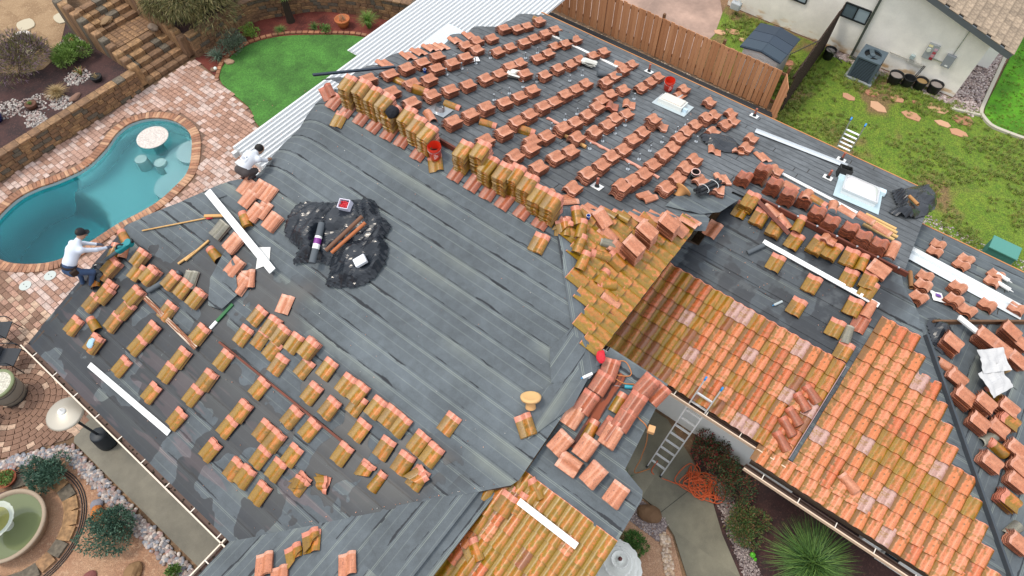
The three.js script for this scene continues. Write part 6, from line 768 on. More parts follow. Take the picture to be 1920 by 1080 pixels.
heap('F', [[-9.49, -3.94], [-9.68, -4.42], [-9.5, -4.73], [-8.98, -5.0], [-8.56, -5.29], [-8.07, -5.57], [-7.74, -5.38], [-7.29, -5.29], [-7.3, -5.01], [-7.03, -4.88], [-6.86, -4.38], [-7.03, -3.94], [-7.42, -3.66], [-7.76, -3.5], [-7.96, -3.86], [-8.34, -3.77], [-8.76, -3.45], [-8.88, -3.8], [-9.26, -3.83]], 'large crumpled black plastic sheet heaped on the front slope', 0.36, 3);
heap('R', [[1.05, -15.0], [1.35, -15.5], [1.75, -16.2], [2.15, -15.9], [2.2, -15.0], [1.95, -14.3], [1.6, -13.9], [1.2, -13.85], [1.35, -14.3]], 'crumpled black plastic draped at the garage rear corner', 0.32, 17);
heap('E', [[2.9, -10.95], [3.3, -11.2], [3.6, -11.05], [3.65, -10.6], [3.4, -10.35], [3.05, -10.6]], 'small black plastic bundle at the hip board junction', 0.25, 29);
heap('R', [[-3.75, -13.2], [-3.3, -13.75], [-2.7, -13.6], [-2.65, -13.1], [-3.1, -12.8], [-3.5, -12.85]], 'charred dark plastic heap among rear slope tiles', 0.22, 41);
heap('F', [[-13.15, -0.95], [-12.85, -1.1], [-12.6, -0.85], [-12.7, -0.55], [-13.0, -0.5]], 'black rubbish bag beside the crouching worker', 0.28, 53, 'rubbish_bag');
{ const g = new THREE.IcosahedronGeometry(0.15, 3), p = g.attributes.position; for (let i = 0; i < p.count; i++) { const f = 0.75 + 0.5 * fbm(p.getX(i) * 14, p.getY(i) * 14 + p.getZ(i) * 11, 3); p.setXYZ(i, p.getX(i) * f, p.getY(i) * f * 0.8, p.getZ(i) * f); } g.computeVertexNormals(); const m = solo('folded_jacket', 'dark navy jacket bundled on a main ridge stack', 'jacket', g, M(0x14161f, 0.9)); seat(m, 'F', -8.81, -7.3, 0, 0.52); }
// tubs, buckets, cups
function bucket(k, x, z, label, mat, r, h, logo, lift = 0.03) {
  const b = thing('bucket', label, 'bucket'); part(b, 'shell', lathe([[0, 0], [r * 0.84, 0], [r * 0.98, h * 0.8], [r * 1.06, h * 0.81], [r * 1.06, h * 0.86], [r, h * 0.87], [r * 1.02, h], [r * 0.97, h], [r * 0.82, 0.02], [0, 0.02]], 28), mat); part(b, 'handle', new THREE.TorusGeometry(r * 1.05, 0.004, 5, 24, Math.PI).rotateX(Math.PI * 0.62).translate(0, h * 0.84, 0), steel); if (logo) { const lg = part(b, 'logo_panel', (() => { const q = new THREE.CylinderGeometry(r * 0.965, r * 0.9, h * 0.5, 12, 1, true, -0.45, 0.9).translate(0, h * 0.42, 0); return q; })(), M(0xffffff, 0.5, { map: (() => { const c = document.createElement('canvas'); c.width = c.height = 128; const t = c.getContext('2d'); t.fillStyle = '#d6341c'; t.fillRect(0, 0, 128, 128); t.save(); t.translate(64, 64); t.rotate(-0.5); t.fillStyle = '#f4efe9'; t.font = 'bold 34px sans-serif'; t.textAlign = 'center'; t.fillText('THE', 0, -22); t.fillText('HOME', 0, 12); t.fillText('DEPOT', 0, 44); t.restore(); const x2 = new THREE.CanvasTexture(c); x2.colorSpace = THREE.SRGBColorSpace; return x2; })() })); lg.rotation.y = 0.6; }
  part(b, 'contents', cyl(r * 0.84, r * 0.84, 0.02, 0, h * 0.35, 0, 20), M(0x2a2320, 0.9)); b.position.set(x, yAt(k, x, z) + lift, z); b.rotation.y = rnd() * 0.4; return b;
}
bucket('F', -7.5, -7.02, 'red-orange plastic bucket standing between main ridge stacks', redPlastic, 0.15, 0.36, true, 0.08); bucket('R', -5.54, -14.8, 'red-orange plastic bucket beside the flat skylight', redPlastic, 0.15, 0.36, true, 0.05);
{ const b = bucket('R', -2.94, -11.04, 'dark round tub with a pale lid near the black tubes', M(0x2d2a2c, 0.5), 0.1, 0.22); part(b, 'paint_rim', new THREE.TorusGeometry(0.1, 0.012, 6, 24).rotateX(Math.PI / 2).translate(0, 0.22, 0), M(0xd9b6ae, 0.6)); const q = thing('black_bin', 'square black tub holding white packaging beside the dome skylight', 'tub'); part(q, 'tub', (() => { const s = new THREE.Shape([[-.16, -.14], [.16, -.14], [.16, .14], [-.16, .14]].map((p) => new THREE.Vector2(...p))); s.holes.push(new THREE.Path([[-.14, -.12], [.14, -.12], [.14, .12], [-.14, .12]].map((p) => new THREE.Vector2(...p)))); return new THREE.ExtrudeGeometry(s, { depth: 0.26, bevelEnabled: false }).rotateX(-Math.PI / 2); })(), M(0x1b1c1c, 0.6)); part(q, 'packaging', box(0.14, 0.1, 0.12, 0.05, 0.12, 0.03), whitePaint); seat(q, 'R', -0.15, -14.6, 15, 0.03); }
for (const [k, x, z, w] of [['R', -10.15, -9.55, 'on the rear slope near the gable stacks'], ['H', -3.84, -7.62, 'on the tiled hip beside pale stacks']]) { const c = thing('paper_cup', 'small blue cup ' + w, 'cup'); part(c, 'cup', lathe([[0, 0], [0.034, 0], [0.045, 0.11], [0.04, 0.11], [0.03, 0.01], [0, 0.01]], 18), bluePlastic); part(c, 'rim', new THREE.TorusGeometry(0.043, 0.004, 5, 18).rotateX(Math.PI / 2).translate(0, 0.11, 0), whitePaint); c.position.set(x, yAt(k, x, z) + 0.03 + (k === 'H' ? 0.09 : 0), z); }
{ const t = thing('storage_tub', 'square white tub of red caps on the black plastic', 'tub'), wp = M(0xd8d9ea, 0.4); part(t, 'tub', (() => { const s = new THREE.Shape([[-.13, -.11], [.13, -.11], [.13, .11], [-.13, .11]].map((p) => new THREE.Vector2(...p))); s.holes.push(new THREE.Path([[-.118, -.098], [.118, -.098], [.118, .098], [-.118, .098]].map((p) => new THREE.Vector2(...p)))); return new THREE.ExtrudeGeometry(s, { depth: 0.17, bevelEnabled: false }).rotateX(-Math.PI / 2); })(), wp); part(t, 'floor', box(0.24, 0.01, 0.2, 0, 0.01, 0), wp); part(t, 'red_caps', merge(range(110).map(() => cyl(0.018, 0.018, 0.03, 0, 0, 0, 7).rotateX(rr(0, 3)).rotateZ(rr(0, 3)).translate(rr(-.09, .09), rr(.06, .13), rr(-.07, .07)))), M(0xc02430, 0.5)).userData.kind = 'stuff'; seat(t, 'F', -8.45, -5.12, 20, 0.2);
  const bx = solo('white_carton', 'white carton resting on the black plastic', 'carton', rbox(0.2, 0.1, 0.27, 0.015), M(0xd4d8de, 0.5)); seat(bx, 'F', -7.3, -4.35, -25, 0.28);
  const tub = (a, b, r, m, label, lift, k = 'F') => { const g = solo('cardboard_tube', label, 'tube', merge([cyl(r, r, spanOn(k, a, b), 0, 0, 0, 16, true), cyl(r * 0.86, r * 0.86, spanOn(k, a, b), 0, 0, 0, 16, true)]).rotateX(Math.PI / 2), m); m.side = THREE.DoubleSide; layAlong(g, k, a, b, r + lift); };
  tub([-7.9, -5.12], [-8.08, -4.12], 0.045, M(0x6e4c38, 0.7), 'dark brown pipe laid across the black plastic', 0.3); tub([-7.76, -5.05], [-7.95, -4.15], 0.04, M(0xa86238, 0.7), 'orange-brown pipe beside the dark one on black plastic', 0.28);
  tub([-6.25, -9.94], [-5.37, -9.93], 0.045, M(0xc79a62, 0.85), 'pale cardboard tube lying on the rear slope', 0.03, 'R'); [[1.15, -13.15, 'top of the bundle'], [1.2, -13.0, 'second of the bundle'], [1.25, -12.82, 'third of the bundle'], [1.2, -12.62, 'lowest of the bundle']].forEach(([x, z, w]) => tub([x - 0.35, z - 0.0], [x + 0.4, z + 0.02], 0.04, M(0xd2ad74, 0.85), `tan cardboard tube near the dome skylight, ${w}`, 0.04, 'R')); tub([1.5, -14.75], [1.75, -14.5], 0.045, M(0xb0804e, 0.85), 'short tan tube on the rear corner plastic', 0.2, 'R'); tub([2.3, -12.35], [2.42, -11.75], 0.05, M(0x9a6f48, 0.85), 'brown tube lying below the white flashing', 0.03, 'S'); }
// skylights and vents
{
  const s = thing('flat_skylight', 'flat framed skylight on a silver flashing base on the rear slope', 'skylight'), fm = M(0xc6d2d6, 0.35, { metalness: 0.4 }); part(s, 'flashing', box(1.0, 0.012, 0.86, 0, 0.035, 0), fm); part(s, 'curb', box(0.72, 0.12, 0.56, -0.04, 0.09, -0.03), M(0xd3d6d2, 0.5)); part(s, 'glazing', rbox(0.62, 0.05, 0.46, 0.02, -0.04, 0.165, -0.03), MP({ color: 0xd9d2c8, roughness: 0.15, clearcoat: 0.6 })); part(s, 'corner_block', box(0.12, 0.08, 0.12, 0.4, 0.08, 0.1), M(0xbfd6e4, 0.4)); part(s, 'flashing_arm', box(0.1, 0.02, 0.8, -0.05, 0.06, -0.75), fm); seat(s, 'R', -5.0, -14.05, 4, 0.0);
  const d = thing('dome_skylight', 'large white dome skylight on a pale flashing base', 'skylight'); part(d, 'flashing', box(1.15, 0.012, 1.3, 0, 0.035, 0.05), M(0xc6dbe2, 0.35, { metalness: 0.3 })); part(d, 'curb', box(0.86, 0.12, 0.9, 0, 0.1, -0.02), M(0xd7dbdc, 0.4)); part(d, 'dome', (() => { const g = new THREE.SphereGeometry(1, 28, 12, 0, 6.2832, 0, Math.PI / 2), p = g.attributes.position; for (let i = 0; i < p.count; i++) { const x = p.getX(i), y = p.getY(i), z = p.getZ(i), m = Math.max(Math.abs(x), Math.abs(z)) || 1, r = Math.hypot(x, z), k = r / m * 0.8 + 0.2; p.setXYZ(i, x * k * 0.42, y * 0.12, z * k * 0.42); } g.computeVertexNormals(); return g; })(), MP({ color: 0xe4e2e6, roughness: 0.15, clearcoat: 0.6 }), [0, 0.16, -0.02]); part(d, 'retainer', merge([box(0.88, 0.04, 0.04, 0, 0.17, 0.43), box(0.88, 0.04, 0.04, 0, 0.17, -0.46), box(0.04, 0.04, 0.9, 0.43, 0.17, -0.02), box(0.04, 0.04, 0.9, -0.43, 0.17, -0.02)]), alum); for (const x of [-0.5, 0.52]) part(d, 'corner_block', box(0.2, 0.1, 0.22, x, 0.09, -0.5), M(0xd5eaf2, 0.4)); seat(d, 'R', 0.42, -14.1, 6, 0.0);
  const v = thing('vent_flashing', 'round galvanised vent collar on a square flashing near the gable', 'vent'); part(v, 'flashing', box(0.5, 0.01, 0.5, 0, 0.03, 0), steel); part(v, 'collar', cyl(0.1, 0.14, 0.12, 0, 0.09, 0, 20, true), M(0xb9bec2, 0.35, { metalness: 0.85, side: THREE.DoubleSide })); part(v, 'opening', cyl(0.085, 0.085, 0.01, 0, 0.07, 0, 16), rubber); seat(v, 'R', -8.62, -8.4, 10, 0.01);
  for (const [x, z, w] of [[-4.34, -8.79, 'near the tiled hip'], [-6.5, -15.4, 'near the drip edge by the fence'], [-0.4, -15.5, 'at the end of the bent flashing'], [-0.42, -14.15, 'beside the square black tub'], [-3.1, -15.7, 'at the eave beside a black felt scrap']]) { const p = thing('vent_pipe', `short reddish vent pipe on a white flashing ${w}`, 'vent pipe', [x, yAt('R', x, z), z]); const fl = part(p, 'flashing', box(0.24, 0.01, 0.24, 0, 0.035, 0), whitePaint); fl.rotation.x = -Math.atan(S3) * 1; part(p, 'boot', lathe([[0.07, 0.0], [0.045, 0.1], [0.04, 0.14], [0, 0.14]], 14), rubber); part(p, 'pipe', cyl(0.03, 0.03, 0.22, 0, 0.2, 0, 12), M(0xa8604e, 0.7)); }
  const c = thing('clay_vent', 'mushroom-shaped clay vent cap beside a tile near the porch edge', 'vent'); part(c, 'stem', cyl(0.08, 0.1, 0.2, 0, 0.1, 0, 18), M(0xcfa06a, 0.8)); part(c, 'cap', lathe([[0.06, 0.18], [0.19, 0.2], [0.2, 0.25], [0.15, 0.27], [0.1, 0.24], [0, 0.245]], 28), M(0xd3aa74, 0.8)); c.position.set(-2.55, yAt('F', -2.55, -3.92) + 0.06, -3.92); c.rotation.set(-0.5, 0, 0.35);
  const h = thing('clay_vent', 'toppled clay vent cap with a dark opening beside the black tubes', 'vent'), hm = M(0xb98552, 0.8); part(h, 'flare', lathe([[0.09, 0], [0.2, 0.02], [0.21, 0.06], [0.12, 0.08], [0.08, 0.2], [0.1, 0.28], [0.07, 0.28], [0.06, 0.05]], 24), hm); part(h, 'throat', cyl(0.07, 0.07, 0.02, 0, 0.04, 0, 14), rubber); h.position.set(-2.85, yAt('R', -2.85, -10.25) + 0.18, -10.25); h.rotation.set(1.9, 0.4, 0.2);
  const b = thing('downpipe_bundle', 'strapped bundle of black tubes on the rear slope', 'tube bundle'); for (let i = 0; i < 5; i++) part(b, 'tube', cyl(0.04, 0.04, 0.85, 0, 0, 0, 10).rotateX(Math.PI / 2), rubber, [-0.13 + (i % 3) * 0.085 + (i > 2 ? 0.04 : 0), 0.05 + (i > 2 ? 0.07 : 0), rr(-.04, .04)]); for (const z of [-0.2, 0.2]) part(b, 'strap', new THREE.TorusGeometry(0.14, 0.008, 5, 20).scale(1, 0.6, 1).translate(-0.04, 0.09, z), whitePaint); seat(b, 'R', -2.42, -10.65, -12, 0.14);
}
// small debris and tools
{
  const bl = thing('leaf_blower', 'teal cordless blower lying on front slope tiles by the worker', 'power tool'); part(bl, 'body', rbox(0.16, 0.16, 0.3, 0.05, 0, 0.08, 0), tealPlastic); part(bl, 'motor', cyl(0.09, 0.08, 0.14, 0, 0.08, -0.2, 16).rotateX(0), tealPlastic); part(bl, 'nozzle', cyl(0.035, 0.05, 0.34, 0, 0, 0, 14).rotateX(Math.PI / 2), M(0x3a4a50, 0.5), [0, 0.07, 0.3]); part(bl, 'handle', tube([[0, 0.15, -0.1], [0, 0.24, -0.02], [0, 0.15, 0.1]], 0.02, 10, 7), M(0x222a2c, 0.6)); part(bl, 'battery', rbox(0.1, 0.08, 0.12, 0.015, 0, 0.1, -0.26), M(0x1d2224, 0.6)); seat(bl, 'F', -12.55, -1.6, -20, 0.2);
  const dr = thing('cordless_drill', 'teal and black cordless drill on the porch felt', 'power tool'); part(dr, 'body', cyl(0.04, 0.035, 0.2, 0, 0.05, 0, 12).rotateX(0), M(0x2a8fa0, 0.4)); part(dr, 'chuck', cyl(0.018, 0.03, 0.08, 0, 0.19, 0, 10), rubber); part(dr, 'bit', cyl(0.004, 0.004, 0.12, 0, 0.28, 0, 6), steel); part(dr, 'grip', rbox(0.05, 0.06, 0.17, 0.015, 0, 0, 0.1), rubber); part(dr, 'battery', rbox(0.08, 0.1, 0.06, 0.01, 0, 0, 0.2), M(0x2a8fa0, 0.4)); seat(dr, 'D', -1.2, -5.35, -60, 0.06); dr.rotateX(Math.PI / 2);
  const cp = [[-1.85, 0, -5.55], [-1.7, 0, -5.35], [-1.35, 0, -5.5], [-1.6, 0, -5.65], [-1.85, 0, -5.35], [-1.4, 0, -5.3], [-1.15, 0, -5.4], [-1.05, 0, -5.1], [-0.85, 0, -4.95], [-0.62, 0, -4.9]].map(([x, , z]) => [x, yAt('D', x, z) + 0.06, z]); cp.push([-0.5, 3.9, -4.95], [-0.45, 2.2, -5.2], [-0.4, 0.1, -5.6], [-0.2, 0.05, -5.9]); solo('power_cable', 'tan braided power cable running from the porch felt down to the path', 'cable', tube(cp, 0.011, 160, 6), M(0xb5713c, 0.7)); 
  const pb = solo('cord_socket', 'tan square cord socket hanging at the porch roof edge', 'socket', rbox(0.13, 0.12, 0.14, 0.015), M(0xc99a6a, 0.7), [-0.5, yAt('D', -0.55, -4.9) + 0.03, -4.9], 0.3); void pb;
  const jk = solo('red_cloth', 'small red and white cloth at the foot of the hip tiles', 'cloth', (() => { const g = new THREE.IcosahedronGeometry(0.1, 3), p = g.attributes.position; for (let i = 0; i < p.count; i++) { const f = 0.6 + 0.7 * fbm(p.getX(i) * 18, p.getY(i) * 18 + p.getZ(i) * 13, 2); p.setXYZ(i, p.getX(i) * f, p.getY(i) * f * 0.5, p.getZ(i) * f * 1.3); } g.computeVertexNormals(); return g; })(), M(0xc01c2c, 0.7)); seat(jk, 'F', -2.0, -5.42, 30, 0.05);
  const rg = solo('blue_rag', 'crumpled pale blue rag on a front slope stack', 'rag', (() => { const g = new THREE.IcosahedronGeometry(0.12, 3), p = g.attributes.position; for (let i = 0; i < p.count; i++) { const f = 0.5 + 0.9 * fbm(p.getX(i) * 16, p.getY(i) * 16 + p.getZ(i) * 13, 3); p.setXYZ(i, p.getX(i) * f * 0.8, p.getY(i) * f * 0.35, p.getZ(i) * f); } g.computeVertexNormals(); return g; })(), M(0x9fbfd0, 0.8)); { const t = TILES.filter((q) => q[0] === 'F' && q[3] === 4).sort((a, b) => Math.hypot(a[1] + 12.1, a[2] - 0.1) - Math.hypot(b[1] + 12.1, b[2] - 0.1))[0]; seat(rg, 'F', t[1], t[2], 20, 0.19); }
  const pk = thing('wrapper', 'white and purple plastic wrapper between garage rear stacks', 'wrapper'); part(pk, 'film', (() => { const q = new THREE.PlaneGeometry(0.26, 0.36, 6, 6).rotateX(-Math.PI / 2), p = q.attributes.position; for (let j = 0; j < p.count; j++) p.setY(j, 0.06 * fbm(p.getX(j) * 9, p.getZ(j) * 9, 2)); q.computeVertexNormals(); return q; })(), paperM); part(pk, 'purple_print', box(0.12, 0.004, 0.1, 0.01, 0.055, -0.03), M(0x6a3a96, 0.5)); seat(pk, 'S', 3.0, -11.95, 20, 0.03);
  [[4.25, -14.15, 'upper'], [4.3, -13.75, 'lower']].forEach(([x, z, w]) => { const b = thing('sealant_cartridge', `white sealant cartridge in clear film on the garage eave, ${w} one`, 'cartridge'); part(b, 'tube', cyl(0.05, 0.05, 0.3, 0, 0, 0, 16).rotateX(Math.PI / 2), whitePaint); part(b, 'nozzle', cyl(0.006, 0.02, 0.09, 0, 0, 0, 8).rotateX(Math.PI / 2), whitePaint, [0, 0, 0.19]); seat(b, 'S', x, z, 75, 0.09); });
  const wt = [[-2.0, -5.0, 'F', 'white pencil-like marker tube at the felt edge above porch stacks'], [0.2, -9.6, 'G', 'clear plastic bottle lying on the wet garage felt']].map(([x, z, k, l]) => { const b = thing(k === 'G' ? 'plastic_bottle' : 'marker_tube', l, k === 'G' ? 'bottle' : 'marker'); part(b, 'body', cyl(0.03, 0.03, 0.2, 0, 0, 0, 12).rotateX(Math.PI / 2), k === 'G' ? M(0xa9b3b5, 0.15) : whitePaint); part(b, 'cap', cyl(0.015, 0.015, 0.04, 0, 0, 0, 10).rotateX(Math.PI / 2), M(0x3a7fb0, 0.5), [0, 0, 0.12]); seat(b, k, x, z, -30, 0.05); return b; }); void wt;
  const chips = (k, n, label, spot) => { const im = new THREE.InstancedMesh(new THREE.TetrahedronGeometry(0.02).scale(1, 0.5, 0.8), M(0xffffff, 0.8), n), o = new THREE.Object3D(), c = new THREE.Color(), nn = nAt(k); for (let i = 0; i < n; i++) { const [x, z] = spot(); o.position.set(x, yAt(k, x, z), z).addScaledVector(nn, 0.03); o.rotation.set(rnd() * 6, rnd() * 6, rnd() * 6); o.scale.setScalar(rr(0.3, 1.1)); o.updateMatrix(); im.setMatrixAt(i, o.matrix); const q = pick([[0.55, 0.25, 0.16], [0.5, 0.5, 0.48], [0.62, 0.36, 0.27], [0.3, 0.14, 0.09]]); im.setColorAt(i, c.setRGB(...q)); } im.name = 'tile_chips'; im.userData = { kind: 'stuff', label, category: 'debris' }; shade(im); scene.add(im); };
  chips('F', 260, 'scattered tile chips and nail plugs on the front slope', () => [rr(-12.8, -2.3), Math.min(rr(-7, 1), 0.9)].map((v, i, a) => i ? Math.min(v, 1.29 - Math.max(0, a[0] + 5.97) - 0.1) : v)); chips('R', 120, 'tile crumbs on the rear slope', () => [rr(-10.4, -2.6), rr(-15.8, -10.2)]); chips('G', 90, 'tile crumbs on the garage felt', () => [rr(-1.8, 1.9), rr(-11.2, -9.4)]);
}

// ---------- people ----------
function figure(name, label, bones, cell, colour, extras) {   // bones: [ax,ay,az, ra, bx,by,bz, rb, tag]; one continuous skin over tapered limbs
  const lo = [9e9, 9e9, 9e9], hi = [-9e9, -9e9, -9e9]; for (const b of bones) for (const [o, r] of [[0, 3], [4, 7]]) for (let i = 0; i < 3; i++) { lo[i] = Math.min(lo[i], b[o + i] - b[r] - 0.04); hi[i] = Math.max(hi[i], b[o + i] + b[r] + 0.04); }
  const n = lo.map((v, i) => Math.ceil((hi[i] - v) / cell) + 1), id = (i, j, k) => (k * n[1] + j) * n[0] + i, f = new Float32Array(n[0] * n[1] * n[2]), tag = new Uint8Array(f.length);
  for (let k = 0; k < n[2]; k++) for (let j = 0; j < n[1]; j++) for (let i = 0; i < n[0]; i++) {
    const x = lo[0] + i * cell, y = lo[1] + j * cell, z = lo[2] + k * cell; let d = 9, best = 9, t = 0;
    for (const b of bones) { const ux = b[4] - b[0], uy = b[5] - b[1], uz = b[6] - b[2], l = ux * ux + uy * uy + uz * uz || 1e-9, h = clamp(((x - b[0]) * ux + (y - b[1]) * uy + (z - b[2]) * uz) / l), q = Math.hypot(x - b[0] - ux * h, y - b[1] - uy * h, z - b[2] - uz * h) - (b[3] + (b[7] - b[3]) * h); if (q < best) { best = q; t = b[8]; } const s = b[9] ?? 0.03, m = clamp(0.5 + 0.5 * (d - q) / s); d = d + (q - d) * m - s * m * (1 - m); }
    f[id(i, j, k)] = d; tag[id(i, j, k)] = t;
  }
  const P = [], C = [], I = [], vid = new Int32Array(f.length).fill(-1); const off = [[0, 0, 0], [1, 0, 0], [0, 1, 0], [1, 1, 0], [0, 0, 1], [1, 0, 1], [0, 1, 1], [1, 1, 1]];
  for (let k = 0; k < n[2] - 1; k++) for (let j = 0; j < n[1] - 1; j++) for (let i = 0; i < n[0] - 1; i++) {
    let sx = 0, sy = 0, sz = 0, c = 0; const v = off.map((o) => f[id(i + o[0], j + o[1], k + o[2])]);
    for (let a = 0; a < 8; a++) for (const bit of [1, 2, 4]) { const b = a | bit; if (b === a || (v[a] < 0) === (v[b] < 0)) continue; const t = v[a] / (v[a] - v[b]); sx += off[a][0] + (off[b][0] - off[a][0]) * t; sy += off[a][1] + (off[b][1] - off[a][1]) * t; sz += off[a][2] + (off[b][2] - off[a][2]) * t; c++; }
    if (!c) continue; vid[id(i, j, k)] = P.length / 3; P.push(lo[0] + (i + sx / c) * cell, lo[1] + (j + sy / c) * cell, lo[2] + (k + sz / c) * cell); const q = colour[tag[id(i, j, k)]]; C.push(...q);
  }
  const quad = (a, b, c, d, s) => { if (a < 0 || b < 0 || c < 0 || d < 0) return; s ? I.push(a, b, c, a, c, d) : I.push(a, c, b, a, d, c); };
  for (let k = 1; k < n[2] - 1; k++) for (let j = 1; j < n[1] - 1; j++) for (let i = 1; i < n[0] - 1; i++) { const a = f[id(i, j, k)] < 0; if (a !== f[id(i + 1, j, k)] < 0) quad(vid[id(i, j - 1, k - 1)], vid[id(i, j, k - 1)], vid[id(i, j, k)], vid[id(i, j - 1, k)], a); if (a !== f[id(i, j + 1, k)] < 0) quad(vid[id(i - 1, j, k - 1)], vid[id(i - 1, j, k)], vid[id(i, j, k)], vid[id(i, j, k - 1)], a); if (a !== f[id(i, j, k + 1)] < 0) quad(vid[id(i - 1, j - 1, k)], vid[id(i, j - 1, k)], vid[id(i, j, k)], vid[id(i - 1, j, k)], a); }
  const g = new THREE.BufferGeometry(); g.setAttribute('position', new THREE.Float32BufferAttribute(P, 3)); g.setAttribute('color', new THREE.Float32BufferAttribute(C, 3)); g.setIndex(I); g.computeVertexNormals();
  const t = thing(name, label, 'person'); part(t, 'body', g, M(0xffffff, 0.8, { vertexColors: true })); extras?.(t); return t;
}
const L3 = (a, b, t) => [a[0] + (b[0] - a[0]) * t, a[1] + (b[1] - a[1]) * t, a[2] + (b[2] - a[2]) * t];
function person(label, J, colour, extras) {
  const B = [], bone = (a, ra, b, rb, tag, s) => B.push([...a, ra, ...b, rb, tag, s]);
  bone(J.hipL, 0.095, J.hipR, 0.095, 1, 0.05); bone(J.hip, 0.135, J.waist, 0.125, 1, 0.05); bone(J.waist, 0.135, J.chest, 0.155, 0, 0.06); bone(J.shL, 0.075, J.shR, 0.075, 0, 0.06); bone(J.chest, 0.15, J.neck, 0.07, 0, 0.06); bone(J.neck, 0.055, J.head, 0.06, 2, 0.03); bone(J.head, 0.088, J.brow, 0.092, 2, 0.02); bone(J.brow, 0.09, J.crown, 0.088, 3, 0.02);
  for (const s of ['L', 'R']) {
    bone(J['sh' + s], 0.062, J['el' + s], 0.048, 0, 0.04); bone(J['el' + s], 0.046, J['wr' + s], 0.034, J.sleeve ? 0 : 2, 0.03); const d = L3(J['el' + s], J['wr' + s], 1.28), dir = [d[0] - J['wr' + s][0], d[1] - J['wr' + s][1], d[2] - J['wr' + s][2]]; bone(J['wr' + s], 0.034, d, 0.036, 4, 0.02);
    for (let k = 0; k < 4; k++) { const o = [(k - 1.5) * 0.019, 0.004 * k, (k - 1.5) * 0.006], a = d.map((v, i) => v + o[i]), l = [1.0, 1.15, 1.1, 0.85][k]; const m = a.map((v, i) => v + dir[i] * 0.55 * l), e = m.map((v, i) => v + dir[i] * 0.35 * l - (i === 1 ? 0.025 : 0)); bone(a, 0.0105, m, 0.01, 4, 0.006); bone(m, 0.01, e, 0.008, 4, 0.006); } { const a = L3(J['wr' + s], d, 0.5), sg = s === 'L' ? -1 : 1; bone([a[0] + sg * 0.02, a[1], a[2]], 0.012, [a[0] + sg * 0.055 + dir[0] * 0.4, a[1] - 0.01, a[2] + dir[2] * 0.4], 0.01, 4, 0.008); }
    bone(J['hip' + s], 0.095, J['kn' + s], 0.068, 1, 0.04); bone(J['kn' + s], 0.066, J['an' + s], 0.046, 1, 0.03); bone(J['an' + s], 0.048, J['to' + s], 0.038, 5, 0.02);
  }
  const fd = J.face, e = J.head; bone(e.map((v, i) => v + fd[i] * 0.075), 0.02, e.map((v, i) => v + fd[i] * 0.105 - (i === 1 ? 0.02 : 0)), 0.017, 2, 0.015);
  return figure('person', label, B, 0.014, colour, extras);
}
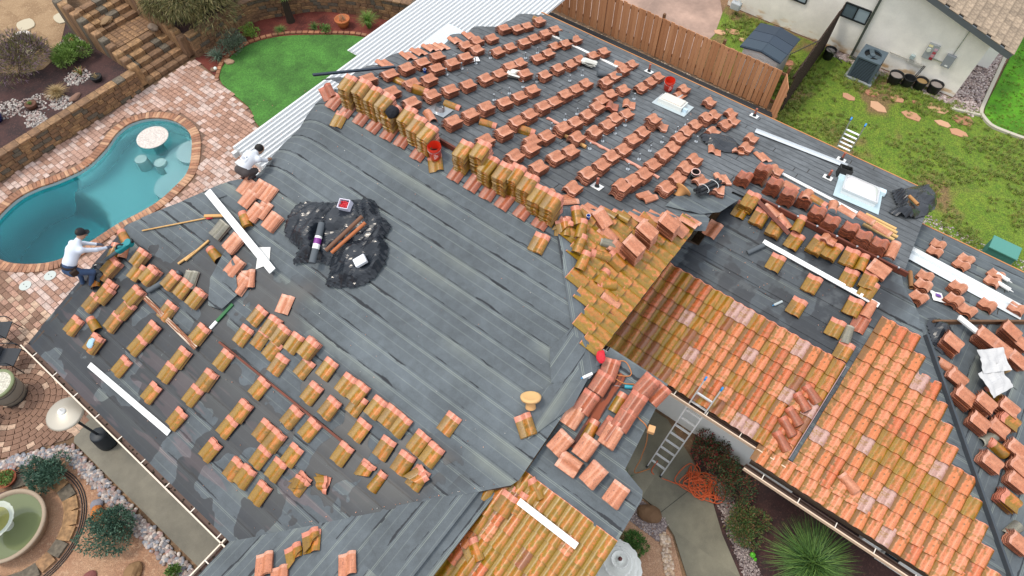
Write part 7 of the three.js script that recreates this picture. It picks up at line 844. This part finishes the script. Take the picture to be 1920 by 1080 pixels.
{
  const base = -13.02;
  person('worker in pale long-sleeved shirt, jeans and black cap bending over tiles by the pool', {
    sleeve: true, hip: [-12.9, 3.93, -0.42], hipL: [-13.02, 3.88, -0.42], hipR: [-12.8, 3.88, -0.42], waist: [-12.92, 4.05, -0.54], chest: [-12.98, 4.2, -0.78], neck: [-13.03, 4.3, -0.98], head: [-13.06, 4.33, -1.1], brow: [-13.07, 4.38, -1.14], crown: [-13.07, 4.43, -1.12], face: [0.25, -0.35, -0.9],
    shL: [-13.15, 4.22, -0.86], shR: [-12.83, 4.22, -0.86], elL: [-13.2, 3.98, -1.05], wrL: [-13.1, 3.84, -1.22], elR: [-12.8, 4.0, -1.1], wrR: [-12.83, 3.84, -1.3],
    knL: [base - 0.08, 3.52, -0.55], anL: [base - 0.06, 3.16, -0.42], toL: [base - 0.05, 3.13, -0.58], knR: [-12.72, 3.62, -0.72], anR: [-12.75, 3.3, -0.5], toR: [-12.75, 3.27, -0.66],
  }, [[0.62, 0.68, 0.78], [0.035, 0.07, 0.15], [0.38, 0.22, 0.15], [0.03, 0.025, 0.02], [0.09, 0.10, 0.14], [0.05, 0.045, 0.05]], (t) => {
    const c = part(t, 'cap', merge([new THREE.SphereGeometry(0.108, 20, 10, 0, 6.2832, 0, 1.65), cyl(0.085, 0.085, 0.012, 0.02, 0.0, -0.1, 20).scale(1, 1, 1)]), M(0x15171c, 0.9), [-13.07, 4.41, -1.13]); c.rotation.set(-0.35, -0.3, 0);
    const b = part(t, 'tool_belt', new THREE.TorusGeometry(0.145, 0.024, 8, 28).rotateX(Math.PI / 2), M(0x2a1d16, 0.8), [-12.91, 3.99, -0.47]); b.rotation.x = -0.5; for (const s of [-1, 1]) part(t, 'tool_pouch', rbox(0.1, 0.16, 0.16, 0.03), M(0x2f2018, 0.85), [-12.91 + s * 0.17, 3.9, -0.44]);
  });
  person('dark-haired worker in printed white T-shirt leaning at the gable edge', {
    hip: [-11.2, 4.86, -4.42], hipL: [-11.3, 4.83, -4.38], hipR: [-11.1, 4.83, -4.4], waist: [-11.21, 4.92, -4.5], chest: [-11.24, 4.97, -4.7], neck: [-11.28, 4.96, -4.9], head: [-11.3, 4.93, -5.01], brow: [-11.3, 4.96, -5.06], crown: [-11.3, 5.0, -5.04], face: [-0.2, -0.7, -0.6],
    shL: [-11.4, 4.95, -4.8], shR: [-11.08, 4.95, -4.8], elL: [-11.5, 4.74, -4.9], wrL: [-11.48, 4.55, -5.0], elR: [-11.1, 4.76, -4.98], wrR: [-11.2, 4.62, -5.12],
    knL: [-11.38, 4.66, -4.6], anL: [-11.36, 4.5, -4.4], toL: [-11.37, 4.47, -4.54], knR: [-11.12, 4.68, -4.64], anR: [-11.14, 4.55, -4.43], toR: [-11.15, 4.52, -4.58],
  }, [[0.66, 0.69, 0.74], [0.06, 0.05, 0.05], [0.36, 0.2, 0.13], [0.015, 0.013, 0.012], [0.36, 0.2, 0.13], [0.07, 0.025, 0.02]], (t) => {
    part(t, 'hair', new THREE.SphereGeometry(0.105, 18, 10, 0, 6.2832, 0, 1.7), M(0x0f0d0c, 0.8), [-11.3, 4.98, -5.04]);
    const pr = part(t, 'shirt_print', (() => { const q = new THREE.CylinderGeometry(0.168, 0.168, 0.2, 10, 1, true, -0.6, 1.2); return q; })(), M(0xffffff, 0.85, { transparent: true, alphaTest: 0.5, map: (() => { const c = document.createElement('canvas'); c.width = c.height = 96; const x = c.getContext('2d'); x.fillStyle = '#cfd3da'; x.fillRect(0, 0, 96, 96); x.fillStyle = '#4a5568'; x.beginPath(); x.arc(48, 46, 34, Math.PI, 0); x.arc(48, 50, 24, 0, Math.PI, true); x.fill(); for (const y of [56, 66, 76]) x.fillRect(22, y, 52, 4); const tt = new THREE.CanvasTexture(c); tt.colorSpace = THREE.SRGBColorSpace; return tt; })() }), [-11.23, 4.95, -4.64]); pr.rotation.set(-Math.PI / 2 + 0.22, 0, 0);
  });
}
renderer.render(scene, camera);
